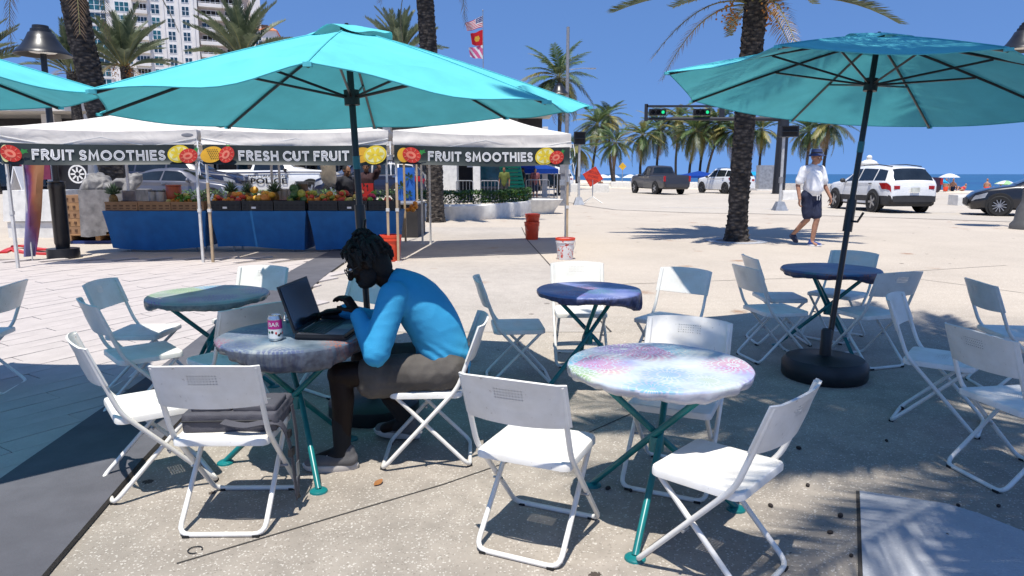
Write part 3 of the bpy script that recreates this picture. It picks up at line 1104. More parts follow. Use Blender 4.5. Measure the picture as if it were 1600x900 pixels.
# socks and trainers
MT['sock'] = mat('black_sock', (.008, .008, .009), .9)
MT['shoe'] = mat('grey_mesh_shoe', (.13, .125, .125), .8, bmp=.4, bscale=300)
MT['sole'] = mat('pale_foam_sole', (.5, .46, .42), .7)
def shoe(p, ank, heading, m, ms, sock=None, parent=None, name='shoe', size=1.0):
    d = V((cos(heading), sin(heading), 0)); s = V((-d.y, d.x, 0)); k = size
    a = V((ank.x, ank.y, ank.z))
    g = V((ank.x, ank.y, p))
    b = MB()
    cap(b, g + V((0, 0, .055 * k)) - d * .035 * k, g + V((0, 0, .05 * k)) + d * .06 * k, .046 * k, .047 * k)
    cap(b, g + V((0, 0, .05 * k)) + d * .06 * k, g + V((0, 0, .038 * k)) + d * .165 * k, .045 * k, .036 * k)
    cap(b, g + V((0, 0, .06 * k)) - d * .03 * k, g + V((0, 0, .1 * k)) - d * .025 * k, .043 * k, .041 * k)
    sh = fuse(name, b, .0075, m, parent, 3)
    sb = MB()
    rows = []
    for z, g_ in ((0, .96), (.008, 1.0), (.026, 1.02), (.034, .93)):
        row = []
        for q in range(28):
            th = 2 * pi * q / 28
            x = .145 * cos(th); y = .049 * sin(th) * (1 + .12 * cos(th))
            row.append(g + d * ((x + .062) * g_ * k) + s * (y * g_ * k) + V((0, 0, (z + .012 * max(0, cos(th)) ** 3) * k)))
        rows.append(row)
    sb.grid(rows, 0, True, True)
    sb.add(rows[0], [tuple(range(28))[::-1]]); sb.add(rows[-1], [tuple(range(28))])
    sb.build('sole', ms, sh)
    lb = MB()
    for q in range(4):
        c_ = g + d * (.055 + .022 * q) * k + V((0, 0, (.094 - .011 * q) * k))
        lb.tube([c_ - s * .026 * k, c_ + V((0, 0, .008 * k)), c_ + s * .026 * k], .0035 * k, 6)
    lb.build('lace', ms if name == 'shoe' else m, sh)
    return sh
for a, hdg in ((ankL, pi + .12), (ankR, pi - .2)):
    shoe(.0 if a is ankL else .012, a, hdg, MT['shoe'], MT['sole'], parent=man)
b = MB()
for k, a in ((kneeL, ankL), (kneeR, ankR)):
    sb = MB()
    cap(sb, a.lerp(k, .40), a, .052, .045); cap(sb, a, a + V((-.06, 0, -.03)), .045, .042)
    fuse('sock', sb, .008, MT['sock'], man, 3)
# locs: a mass of short twisted strands gathered to the crown
MT['hair'] = mat('black_hair', (.004, .0035, .003), .85, bmp=.4, bscale=120)
b = MB()
hu = V(up).normalized(); hf = face; hs = hf.cross(hu)
hu = hs.cross(hf)
hr = Matrix((hs, hf, hu)).transposed()
b.ell(hd + hu * .05 - hf * .03, (.092, .112, .09), 18, 12, rot=hr)
b.ell(hd - hf * .065 - hu * .02, (.083, .06, .10), 14, 10, rot=hr)
rnd = random.Random(5)
for k in range(150):
    th, ph = rnd.uniform(0, 2 * pi), rnd.uniform(-.25, 1.45)
    n = hr @ V((cos(th) * cos(ph), sin(th) * cos(ph), sin(ph)))
    if n.dot(hf) > .72 or (n.dot(hf) > .35 and n.dot(hu) < .15):
        continue
    p = hd + hu * .045 - hf * .03 + V((n.x * .095, n.y * .11, n.z * .092))
    q = p + n * .022 + V((rnd.uniform(-.02, .03), rnd.uniform(-.02, .02), rnd.uniform(-.05, -.005)))
    b.tube([p - n * .01, p + n * .017, q, q + V((.008, 0, -.028))], [.010, .0105, .0095, .006], 6)
for k in range(46):
    n = (hu * .85 - hf * .5 + V((rnd.uniform(-.75, .75), rnd.uniform(-.75, .75), rnd.uniform(-.2, .5)))).normalized()
    p = hd + hu * .125 - hf * .05
    b.tube([p, p + n * .04, p + n * .062 + V((0, 0, -.014)), p + n * .07 + V((rnd.uniform(-.02, .02), 0, -.035))], [.013, .011, .009, .006], 6)
b.build('hair', MT['hair'], man)
bb = MB()
bb.ell(hd - hu * .082 + hf * .035, (.06, .058, .04), 12, 8, rot=hr)
for q in (-1, 1):
    bb.ell(hd - hu * .055 + hs * q * .052 + hf * .012, (.02, .045, .045), 10, 8, rot=hr)
bb.build('beard', MT['hair'], man)
gb = MB()
for q in (-1, 1):
    c_ = hd + hu * .004 + hf * .107 + hs * q * .034
    gb.tube([c_ + hs * .026 * cos(t * pi / 8) + hu * .021 * sin(t * pi / 8) for t in range(16)], .0028, 6, closed=True)
    gb.tube([c_ + hs * q * .027, hd + hu * .008 + hs * q * .079 + hf * .0], .0026, 6)
gb.tube([hd + hu * .008 + hf * .109 - hs * .009, hd + hu * .008 + hf * .109 + hs * .009], .0026, 6)
gb.build('eyeglasses', MT['black'], man)

# --- the man walking past in white top, shorts and bucket hat
def P_(c, rot):
    return lambda x, y, z: V(c) + rot @ V((x, y, z))
wk = at(1262, 384)
ped = thing('person', 'man walking past in white top, navy shorts, blue bucket hat and blue slip-on shoes', 'person', wk)
q = Matrix.Rotation(R(-8), 3, 'Z')
p_ = lambda x, y, z: q @ V((x, y, z))   # +x: image right, -y: toward the viewer; he walks toward the viewer and right
fwd = V((.35, -.93, 0)).normalized(); sdw = V((.93, .35, 0)).normalized()
sk2 = skin('tanned_skin', (.36, .19, .125))
H = 1.79 / 1.75
def B_(side, f, z):
    return (sdw * side + fwd * f) * H + V((0, 0, z * H))
pelv, wst, chs, upp, nk = B_(0, 0, .95), B_(0, .02, 1.08), B_(0, .03, 1.28), B_(0, .0, 1.42), B_(0, .02, 1.5)
hd2 = B_(.0, .07, 1.635)
sh_ = [B_(-.2, .0, 1.42), B_(.2, .0, 1.42)]
el_ = [B_(-.27, -.06, 1.13), B_(.29, .02, 1.13)]
wr_ = [B_(-.29, .03, .88), B_(.33, .14, .91)]
hp_ = [B_(-.09, 0, .93), B_(.09, 0, .93)]
kn_ = [B_(-.1, .08, .52), B_(.10, .26, .54)]
an_ = [B_(-.12, -.33, .22), B_(.02, .08, .075)]
kn_[0] = B_(-.07, .02, .5)
kn_[1] = B_(.06, .12, .5)
an_[0] = B_(-.13, -.26, .2)
b = MB()
cap(b, pelv, wst, .14, .145); cap(b, wst, chs, .15, .15); cap(b, chs, upp, .15, .11); cap(b, sh_[0], sh_[1], .062, .062)
cap(b, upp, nk, .07, .055); cap(b, nk, hd2, .056, .05)
f2, u2 = V((.62, -.75, -.08)).normalized(), V((0, 0, 1))
head(b, hd2, f2, u2, 1.0)
for i in (0, 1):
    cap(b, hp_[i], kn_[i], .086, .056); m_ = kn_[i].lerp(an_[i], .3) - fwd * .01
    cap(b, kn_[i], m_, .053, .055); cap(b, m_, an_[i], .055, .036)
    cap(b, sh_[i], el_[i], .052, .042); cap(b, el_[i], wr_[i], .042, .029)
hand(b, wr_[0], (-.02, .1, -1), (1, 0, 0), 1.05, .5, -1)
hand(b, wr_[1], (.1, -.2, -1), (-1, 0, 0), 1.05, .5, 1)
cap(b, an_[0], an_[0] + V((.05, -.06, -.1)), .036, .03); cap(b, an_[1], an_[1] + fwd * .12 + V((0, 0, -.04)), .036, .03)
fuse('body', b, .008, sk2, ped, 3)
eyes(hd2, f2, u2, ped)
MT['wtee'] = mat('white_cotton', (.78, .78, .78), .85, var=.03, bmp=.2, bscale=150)
MT['navy'] = mat('navy_cotton', (.014, .02, .05), .85, bmp=.2, bscale=150)
b = MB()
cap(b, B_(0, .02, 1.0), wst, .15, .172); cap(b, wst + fwd * .03, chs, .175, .17); cap(b, chs, upp, .17, .125); cap(b, sh_[0], sh_[1], .078, .078)
for i in (0, 1):
    cap(b, sh_[i], sh_[i].lerp(el_[i], .72), .08, .082)
fuse('tee_shirt', b, .011, MT['wtee'], ped, 5, disp=folds(.008, 7, 3))
b = MB()
for i in (0, 1):
    cap(b, hp_[i] + V((0, 0, .02)), hp_[i].lerp(kn_[i], .8), .118, .098)
cap(b, hp_[0], hp_[1], .125, .125); cap(b, B_(0, 0, .96), B_(0, 0, 1.0), .155, .15)
fuse('shorts', b, .011, MT['navy'], ped, 5, disp=folds(.007, 8, 9))
db = MB()
for s_ in (-.02, .02):
    db.tube([B_(s_, .175, .97), B_(s_ * 1.6, .19, .93), B_(s_ * 1.2, .185, .86)], .006, 6)
db.build('drawstring', MT['wtee'], ped)
MT['slip'] = mat('blue_slip_on', (.02, .05, .2), .8, bmp=.3, bscale=250)
sh1 = shoe(0.0, V((an_[1].x, an_[1].y, .075)), math.atan2(fwd.y, fwd.x) + .25, MT['slip'], MT['wtee'], parent=ped, name='slip_on_shoe')
b = MB()
A = an_[0]
cap(b, A + V((.01, -.0, -.01)), A + V((.05, -.075, -.13)), .046, .034); cap(b, A + V((-.02, .02, -.03)), A + V((.03, -.05, -.12)), .042, .04)
fuse('slip_on_shoe', b, .009, MT['navy'], ped, 3)
hb = MB()
hc = hd2 + V((0, 0, .082))
hb.lathe([(.0, .085), (.07, .083), (.092, .07), (.102, .0), (.104, -.005), (.16, -.045), (.157, -.051), (.1, -.012), (0, -.012)], 24, hc)
hb.build('bucket_hat', mat('dusty_blue_cotton', (.035, .055, .14), .9, bmp=.3, bscale=200), ped)
hb = MB().lathe([(.1045, -.003), (.106, .0), (.1045, .022), (.1035, .022)], 24, hc)
hb.build('hat_band', MT['black'], ped)


# --- simple standing figures further away
def figure(loc, rz, label, skincol, top, bottom, hair, h=1.75, pose='stand', group=None, voxel=.014, apron=None):
    t = thing('person', label, 'person', loc, rz, group)
    k = h / 1.75
    def Q(s, f, z):
        return V((s, f, z)) * k
    b = MB()
    cap(b, Q(0, 0, .95), Q(0, .01, 1.1), .13, .13, 10); cap(b, Q(0, .01, 1.1), Q(0, .02, 1.36), .135, .13, 10)
    shl, shr = Q(-.18, 0, 1.43), Q(.18, 0, 1.43)
    cap(b, shl, shr, .06, .06, 10); cap(b, Q(0, 0, 1.42), Q(0, .02, 1.54), .065, .052, 10)
    hdp = Q(0, .05, 1.63)
    dn = -.25 if pose in ('phone', 'stand') else -.05
    head(b, hdp, (0, 1, dn * 1.4), (0, 0, 1), k)
    arms = {'stand': ((Q(-.24, -.02, 1.14), Q(-.25, .08, .9)), (Q(.24, -.02, 1.14), Q(.25, .08, .9))),
            'phone': ((Q(-.22, .02, 1.15), Q(-.1, .26, 1.14)), (Q(.22, .02, 1.15), Q(.08, .26, 1.12))),
            'reach': ((Q(-.30, .1, 1.62), Q(-.20, .16, 1.88)), (Q(.22, .02, 1.15), Q(.08, .26, 1.12))),
            'sit': ((Q(-.24, .06, 1.14), Q(-.15, .28, 1.0)), (Q(.24, .06, 1.14), Q(.15, .28, 1.0)))}[pose]
    for (e_, w_), s_ in zip(arms, (shl, shr)):
        cap(b, s_, e_, .05, .042, 10); cap(b, e_, w_, .042, .028, 10)
        hand(b, w_, (w_ - e_), (0, .2, -1), k, .5, 1 if s_ is shl else -1)
    for s_ in (-1, 1):
        cap(b, Q(.09 * s_, 0, .93), Q(.1 * s_, .02, .5), .085, .056, 10); cap(b, Q(.1 * s_, .02, .5), Q(.1 * s_, 0, .08), .055, .036, 10)
        cap(b, Q(.1 * s_, -.02, .045), Q(.1 * s_, .16, .035), .042, .034, 10)
    fuse('body', b, voxel * .8, skincol, t, 2)
    b = MB()
    cap(b, Q(0, 0, .95), Q(0, .01, 1.12), .145, .15, 10); cap(b, Q(0, .01, 1.12), Q(0, .02, 1.34), .155, .15, 10); cap(b, Q(0, .02, 1.34), Q(0, 0, 1.43), .15, .11, 10)
    cap(b, shl, shr, .075, .075, 10)
    for (e_, w_), s_ in zip(arms, (shl, shr)):
        cap(b, s_, s_.lerp(e_, .6), .074, .07, 10)
    fuse('shirt', b, voxel, top, t, 3, disp=folds(.006, 8, h))
    b = MB()
    for s_ in (-1, 1):
        cap(b, Q(.085 * s_, 0, .95), Q(.1 * s_, .02, .5), .108, .085, 10)
        if bottom[1]:
            cap(b, Q(.1 * s_, .02, .5), Q(.1 * s_, 0, .12), .08, .062, 10)
    fuse('trousers' if bottom[1] else 'shorts', b, voxel, bottom[0], t, 3)
    b = MB().ell(hdp + Q(0, -.018, .03), (.084 * k, .1 * k, .088 * k), 14, 10)
    b.build('hair', hair, t)
    if apron:
        ab = MB()
        ab.grid([[Q(.16 * u, .165 - .05 * u * u + .012, z) for u in (-1, -.5, 0, .5, 1)] for z in (1.28, 1.1, .95, .7)], 0, True)
        ab.build('apron', apron, t)
    return t


sk3 = skin('brown_skin', (.2, .1, .06))
navytee = mat('navy_tee', (.01, .011, .018), .85)
figure(at_y(541, 300, 14.2) * V((1, 1, 0)) + V((0, 0, .18 - .06)), R(-150 + 20), 'young fruit seller in navy tee looking down at a phone behind the stall', sk3, navytee, (MT['navy'], True), MT['hair'], 1.60, 'phone')
figure(at_y(574, 300, 14.6) * V((1, 1, 0)) + V((0, 0, .18)), R(180), 'fruit seller in red apron with one arm raised to the tent frame', sk3, mat('dark_maroon_tee', (.03, .008, .01), .85), (MT['navy'], True), MT['hair'], 1.62, 'reach', apron=mat('red_apron', (.42, .012, .01), .8))
# ------------------------------------------------------------------ things on the laptop table and the chairs
def text_mesh(body, size, m, thick=.0, bold=0.0, align='CENTER', font_scale=(1, 1), name='lettering', space=1.0):
    cu = bpy.data.curves.new(name, 'FONT')
    cu.body = body; cu.size = size; cu.align_x = align; cu.align_y = 'CENTER'
    cu.extrude = thick; cu.offset = bold; cu.resolution_u = 3
    cu.space_character = space
    me = evaluated_mesh(bpy.data.objects.new(name, cu))
    bpy.data.curves.remove(cu)
    me.name = name
    for v in me.vertices:
        v.co.x *= font_scale[0]; v.co.y *= font_scale[1]
    me.materials.clear(); me.materials.append(m)
    return me


TZ = gz(3.62) + .7195
MT['lap'] = mat('dark_laptop_shell', (.012, .012, .014), .4, bmp=.05)
MT['keys'] = mat('laptop_keys', (.02, .02, .024), .5)
MT['palmrest'] = mat('laptop_palm_rest', (.06, .06, .072), .35)
lp = thing('laptop', 'open black laptop facing the man in blue', 'laptop', (-.955, 3.66, TZ + .012), R(85))
b = MB().box((0, 0, .009), (.385, .255, .016))
b.build('base', MT['lap'], lp)
b = MB().box((0, 0, .0178), (.375, .245, .0016))
b.build('palm_rest', MT['palmrest'], lp)
kb = MB()
for j in range(6):
    for i in range(15):
        kb.box((-.168 + i * .024, .095 - j * .0215, .0195), (.0205, .018, .0025))
kb.build('keyboard', MT['keys'], lp)
MB().box((0, -.078, .0188), (.115, .075, .001)).build('touchpad', MT['grey'], lp)
rt = Matrix.Rotation(R(-18), 3, 'X')
c_ = V((0, .129, .018)) + rt @ V((0, 0, .127))
sc_ = MB().box(c_, (.385, .009, .25), rt).build('lid', MT['lap'], lp)
MB().box(c_ - rt @ V((0, .006, -.004)), (.362, .002, .222), rt).build('screen', glass('laptop_screen', (.008, .008, .014), .12), sc_)
hb = MB()
for s_ in (-.13, .13):
    hb.tube([(s_ - .03, .128, .019), (s_ + .03, .128, .019)], .007, 8)
hb.build('hinge', MT['lap'], lp)
st = thing('laptop_stand', 'flat black pad under the open laptop', 'pad', (-.955, 3.66, TZ), R(85))
MB().box((0, .0, .0055), (.36, .27, .010)).build('pad', MT['black'], st)

MT['can_metal'] = mat('bare_aluminium', (.55, .57, .58), .25, .9, .05)
MT['can_pink'] = mat('magenta_can_print', (.42, .02, .2), .35)
MT['can_white'] = mat('white_can_print', (.7, .7, .68), .35)
MT['can_green'] = mat('green_leaf_print', (.03, .16, .05), .4)
def can(x, y, label, rz):
    t = thing('drink_can', label, 'can', (x, y, TZ), rz, 'drink cans on the laptop table')
    r = .0345
    MB().lathe([(0, .004), (.024, .004), (.027, 0), (.03, .003), (r, .014), (r, .112), (.0335, .118), (.029, .128), (.0295, .131), (.0275, .131), (.026, .126), (0, .126)], 28).build('shell', MT['can_metal'], t)
    MB().lathe([(r + .0005, .062), (r + .0005, .108)], 28).build('pink_band', MT['can_pink'], t)
    MB().lathe([(r + .0005, .015), (r + .0005, .0615)], 28).build('white_band', MT['can_white'], t)
    lm = text_mesh('BAR', .03, MT['can_white'])
    for v in lm.vertices:
        a = v.co.x / r - pi / 2
        v.co = V(((r + .0012) * cos(a), (r + .0012) * sin(a), .085 + v.co.y))
    link('lettering', lm, t)
    fb = MB()
    rnd = random.Random(3)
    for k in range(14):
        a = k * 2 * pi / 14 + rnd.uniform(-.1, .1)
        z = rnd.uniform(.026, .05)
        rot = Matrix.Rotation(a, 3, 'Z')
        fb.ell(V(((r + .0005) * cos(a), (r + .0005) * sin(a), z)), (.0014, rnd.uniform(.004, .008), rnd.uniform(.004, .008)), 8, 6, rnd.choice([0, 1, 1, 2]), rot)
    fb.build('fruit_print', [MT['red'], MT['black'], MT['can_green']], t)
    tb = MB().tube([(.008 * cos(k * pi / 4) , .006 + .011 * sin(k * pi / 4), .1285) for k in range(8)], .0015, 5, closed=True)
    tb.build('pull_tab', MT['can_metal'], t)
can(-1.195, 3.475, 'pink and white drink can in front of the laptop lid', R(5))
can(-1.255, 3.925, 'pink and white drink can half hidden behind the laptop lid', R(60))
pk = thing('camera_pouch', 'small black pouch behind the laptop near the table edge', 'pouch', (-1.0, 3.895, TZ), R(-10))
b = MB(); cap(b, (-.05, 0, .035), (.05, 0, .035), .034, .034); b.box((0, 0, .03), (.13, .06, .055))
fuse('body', b, .006, MT['black'], pk, 4)
MB().tube([(-.07, 0, .05), (-.11, .01, .05), (-.12, .02, .01), (-.09, .03, .006)], .004, 6).build('wrist_strap', MT['black'], pk)
# laptop bag on the chair
BGX, BGY = -1.25, 3.10
bag = thing('laptop_bag', 'dark grey padded laptop bag with strap lying on the white chair', 'bag', (BGX, BGY, gz(BGY) + SEATZ + .004), R(3))
MT['bag'] = mat('dark_grey_nylon', (.07, .068, .082), .8, var=.1, bmp=.35, bscale=260)
def pad(c, d, r, name, m, parent, vox=.008, dsp=.003):
    b = MB()
    x, y, z = d[0] / 2 - r, d[1] / 2 - r, max(.001, d[2] / 2 - r)
    for sx in (-1, 1):
        for sy in (-1, 1):
            cap(b, V(c) + V((sx * x, sy * y, -z)), V(c) + V((sx * x, sy * y, z)), r, r, 10)
        cap(b, V(c) + V((sx * x, -y, 0)), V(c) + V((sx * x, y, 0)), r, r, 10)
    b.box(c, (d[0] - .4 * r, d[1] - r, d[2] - .1 * r)); b.box(c, (d[0] - r, d[1] - .4 * r, d[2] - .1 * r))
    return fuse(name, b, vox, m, parent, 4, disp=folds(dsp, 14, c[0] * 10))
pad((0, 0, .05), (.42, .31, .088), .03, 'body', MT['bag'], bag)
pad((-.085, -.01, .103), (.18, .22, .03), .012, 'front_pocket', MT['bag'], bag, .006)
pad((.105, -.03, .103), (.19, .19, .03), .012, 'front_pocket', MT['bag'], bag, .006)
zb = MB()
zb.tube(round_path([(-.2, -.155, .06), (.2, -.155, .06), (.205, .15, .06)], .03), .004, 6)
zb.build('zip', MT['black'], bag)
MB().box((.13, -.03, .1195), (.045, .014, .003)).build('badge', MT['steel'], bag)
hb = MB().tube(round_path([(-.06, .15, .08), (-.06, .175, .12), (.06, .175, .12), (.06, .15, .08)], .03), .009, 8, flat=.5)
hb.build('handle', MT['bag'], bag)
stp = [V((-.02, -.165, .06)), V((.08, -.19, .05)), V((.16, -.17, .055)), V((.215, -.12, .03)), V((.238, -.08, -.08)), V((.245, -.06, -.22)), V((.25, -.05, -.33)), V((.244, .0, -.36)), V((.238, .06, -.28)), V((.232, .08, -.1)), V((.215, .09, .05))]
def ribbon(b, pts, w, th=.003, side=V((0, 1, 0)), m=0):
    pts = [V(p) for p in pts]
    fine = []
    for i in range(len(pts) - 1):
        p0, p1, p2, p3 = pts[max(i - 1, 0)], pts[i], pts[i + 1], pts[min(i + 2, len(pts) - 1)]
        for k in range(5):
            t = k / 5
            fine.append(.5 * ((2 * p1) + (p2 - p0) * t + (2 * p0 - 5 * p1 + 4 * p2 - p3) * t * t + (3 * p1 - p0 - 3 * p2 + p3) * t ** 3))
    fine.append(pts[-1])
    rows = []
    for i, p in enumerate(fine):
        d = (fine[min(i + 1, len(fine) - 1)] - fine[max(i - 1, 0)]).normalized()
        s_ = (side - d * side.dot(d)).normalized() * w / 2
        rows.append([p - s_, p + s_])
    b.slab(rows, th, m)
    return b
ribbon(MB(), stp, .036, .004, V((0, 1, .3))).build('shoulder_strap', MT['bag'], bag)
MB().box((.244, -.07, -.12), (.018, .05, .035)).box((.24, -.075, -.03), (.014, .035, .03)).build('buckle', MT['black'], bag)
tagb = MB().box((.245, .02, -.24), (.003, .045, .07))
tagb.build('luggage_tag', MT['steel'], bag)
# litter on the ground close by
for x, y, l in ((-1.32, 2.72, 'rubber ring lying on the speckled concrete'),):
    rb = MB().tube([(.028 * cos(k * pi / 10), .028 * sin(k * pi / 10), .003) for k in range(18)], .0025, 6)
    tag(rb.build('rubber_ring', MT['black'], None, (x, y, .002)), 'small broken black rubber ring lying on the speckled concrete', 'rubber ring')
def leaf(p, rz, col, lab):
    b = MB(); rows = []
    for i in range(6):
        s = i / 5
        w = .018 * sin(pi * min(1, s * .95 + .05)) ** .8
        rows.append([V((s * .06, -w, .004 + .012 * s * s)), V((s * .06, 0, .001 + .012 * s * s)), V((s * .06, w, .006 + .01 * s))])
    b.grid(rows)
    tag(b.build('dry_leaf', col, None, (p.x, p.y, p.z + .003), (0, 0, rz)), lab, 'leaf')
MT['leafy'] = mat('dry_leaf', (.3, .12, .03), .7); MT['leafr'] = mat('red_dry_leaf', (.2, .03, .02), .7)
leaf(at(585, 760), 1.0, MT['leafy'], 'dry orange leaf on the concrete in front of the seated man')
leaf(at(151, 772), 2.2, MT['leafr'], 'dry red leaf at the edge of the dark grey band')

seed_me = MB().ell((0, 0, .007), (.013, .009, .008), 8, 6).mesh('fallen_seed', mat('dry_seed', (.03, .022, .018), .8))
srnd = random.Random(19)
for px, py in ((1313, 808), (1297, 834), (1408, 640), (1453, 787), (1497, 791), (1480, 838), (1560, 792), (1204, 792), (1130, 706), (1262, 760), (1248, 702), (985, 768), (950, 765), (1385, 690), (1330, 870)):
    o = link('fallen_seed', seed_me, None, at(px, py), (0, 0, srnd.uniform(0, 6)))
    k_ = srnd.uniform(.7, 1.5); o.scale = (k_, k_, k_)
    tag(o, 'small dark fallen seed lying on the speckled concrete', 'seed', 'fallen seeds on the concrete')
# ------------------------------------------------------------------ canopy tents with their banners
MT['tent'] = fabric('white_tent_polyester', (.78, .73, .66), .16, .75, .05, .4, 2.6)
MT['pole_white'] = mat('white_tent_pole', (.62, .6, .56), .4)
MT['pole_tan'] = mat('rusty_tent_pole', (.45, .33, .2), .5)
FL = [at(18, 422), at(324, 412.5), at(615, 410), at(893, 399)]
back = V((.06, 1, 0)).normalized() * 2.9
TENT = (('white canopy tent on the left over the smoothie banner', 0), ('white canopy tent in the middle over the fresh cut fruit banner', 1), ('white canopy tent on the right, nearest the palm trunk', 2))
EAVE, VAL = 2.03, 1.80
for lab, i in TENT:
    a, c = FL[i].copy(), FL[i + 1].copy()
    ux_ = (c - a); ux_.z = 0
    a, c = a + ux_ * .014, c - ux_ * .014
    t = thing('canopy_tent', lab, 'tent', a.lerp(c, .5), 0, 'white canopy tents over the fruit stall')
    o = a.lerp(c, .5)
    q = [a - o, c - o, c - o + back, a - o + back]
    q = [V((p.x, p.y, 0)) for p in q]
    for k, p in enumerate(q):
        inn = (sum(q, V()) / 4 - p).normalized() * .05
        lb = MB().box(p + inn + V((0, 0, .62 if k < 2 else 1.0)), (.036, .036, 1.24 if k < 2 else 2.0), m=1 if (k < 2 and i) else 0)
        if k < 2:
            lb.box(p + inn + V((0, 0, 1.6)), (.03, .03, .86))
            lb.box(p + inn + V((0, 0, .82)), (.05, .05, .05))
        lb.box(p + inn + V((0, 0, .008)), (.09, .09, .012))
        lb.build('leg', [MT['pole_white'], MT['pole_tan']], t)
    tr = MB()
    for k in range(4):
        p0, p1 = q[k] + V((0, 0, 1.9)), q[(k + 1) % 4] + V((0, 0, 1.9))
        m0 = p0.lerp(p1, .5)
        dz = V((0, 0, .26))
        for s, e in ((p0, m0 - dz * .0), (m0, p1)):
            tr.tube([s, e - dz], .011, 6); tr.tube([s - dz, e], .011, 6)
    tr.build('truss', MT['pole_white'], t)
    # roof: pyramid with a slack edge, then the valance hanging from it
    pk = sum(q, V()) / 4 + V((0, 0, EAVE + .42))
    rows = []
    n = 14
    for s in range(9):
        s /= 8
        row = []
        for k in range(4):
            p0, p1 = q[k] + V((0, 0, EAVE)), q[(k + 1) % 4] + V((0, 0, EAVE))
            for e in range(n):
                e /= n
                p = pk.lerp(p0.lerp(p1, e), s)
                sag = 4 * e * (1 - e)
                p.z -= .05 * sag * s + .05 * sin(pi * s) * (1 - .4 * sag)
                p.z += .010 * s * noise.noise(V((p.x * 2.2 + i * 9, p.y * 2.2, 1.3)))
                row.append(p)
        rows.append(row)
    b = MB().grid(rows, 0, True, True)
    vr = []
    for zf in range(7):
        zf /= 6
        row = []
        for k in range(4):
            p0, p1 = q[k] + V((0, 0, EAVE)), q[(k + 1) % 4] + V((0, 0, EAVE))
            out = (p0.lerp(p1, .5) - pk); out.z = 0; out.normalize()
            for e in range(n * 2):
                e /= n * 2
                p = p0.lerp(p1, e)
                sag = 4 * e * (1 - e)
                p.z -= .05 * sag + (EAVE - VAL) * zf * (1 - .12 * sag)
                w = .014 * sin(zf * 7 + e * 5 + i) + .04 * noise.noise(V((p.x * 1.3 + 3 * i + p.z * 1.5, p.z * 7, k * 3.1 + p.y))) + .012 * noise.noise(V((p.x * 5, p.z * 16, k * 3.1 + p.y)))
                p += out * (w * zf + .008)
                row.append(p)
        vr.append(row)
    b.grid(vr, 0, True, True)
    b.build('canopy', MT['tent'], t)
    if i == 0:
        lb = MB().ell((1.25, .02 - 0, 1.93), (.09, .004, .03), 16, 8)
        lb.build('maker_badge', MT['grey'], t)


def fruit_blob(b, c, rx, rz, m, rot=0.0, seg=22, y=0.0, teeth=0.0):
    pts = []
    for k in range(seg):
        a = 2 * pi * k / seg
        r = 1 + teeth * (1 if k % 2 else -1)
        x, z = rx * cos(a) * r, rz * sin(a) * r
        pts.append((c[0] + x * cos(rot) - z * sin(rot), y, c[1] + x * sin(rot) + z * cos(rot)))
    b.add(pts, [tuple(range(seg))], m)


MT['b_green'] = mat('banner_dark_green', (.022, .03, .026), .55, var=.1)
MT['b_red'] = mat('banner_strawberry_red', (.55, .03, .015), .5)
MT['b_pink'] = mat('banner_strawberry_flesh', (.72, .2, .12), .5)
MT['b_yellow'] = mat('banner_lemon_yellow', (.75, .55, .03), .5)
MT['b_pale'] = mat('banner_pale_lemon', (.75, .7, .3), .5)
MT['b_gold'] = mat('banner_pineapple_gold', (.72, .38, .02), .5)
MT['b_leaf'] = mat('banner_leaf_green', (.03, .22, .04), .5)
MT['letter'] = mat('banner_letter_white', (.78, .76, .72), .5, var=.03)
BM = ['b_green', 'b_red', 'b_pink', 'b_yellow', 'b_pale', 'b_gold', 'b_leaf', 'black']


def arc(cx, cy, rx, ry, a0, a1, n=12):
    return [(cx + rx * cos(R(a0 + (a1 - a0) * k / n)), cy + ry * sin(R(a0 + (a1 - a0) * k / n))) for k in range(n + 1)]


GLYPH = {  # letters as strokes in a box of height 1: (width, polylines)
    'F': (.52, [[(0, 0), (0, 1)], [(0, 1), (.52, 1)], [(0, .54), (.44, .54)]]),
    'E': (.52, [[(0, 0), (0, 1)], [(0, 1), (.52, 1)], [(0, .52), (.46, .52)], [(0, 0), (.52, 0)]]),
    'R': (.6, [[(0, 0), (0, 1)], [(0, 1), (.3, 1)] + arc(.3, .74, .27, .26, 90, -90) + [(0, .48)], [(.28, .48), (.58, 0)]]),
    'U': (.66, [[(0, 1), (0, .34)] + arc(.33, .34, .33, .34, 180, 360) + [(.66, 1)]]),
    'I': (.0, [[(0, 0), (0, 1)]]),
    'T': (.62, [[(0, 1), (.62, 1)], [(.31, 0), (.31, 1)]]),
    'S': (.52, [arc(.26, .75, .25, .25, 35, 270, 14) + arc(.26, .25, .26, .25, 90, -145, 14)]),
    'M': (.86, [[(0, 0), (.1, 1), (.43, .22), (.76, 1), (.86, 0)]]),
    'O': (.94, [arc(.47, .5, .47, .5, 0, 360, 24)]),
    'C': (.8, [arc(.47, .5, .47, .5, 48, 312, 20)]),
    'H': (.66, [[(0, 0), (0, 1)], [(.66, 0), (.66, 1)], [(0, .52), (.66, .52)]]),
    ' ': (.2, [])}


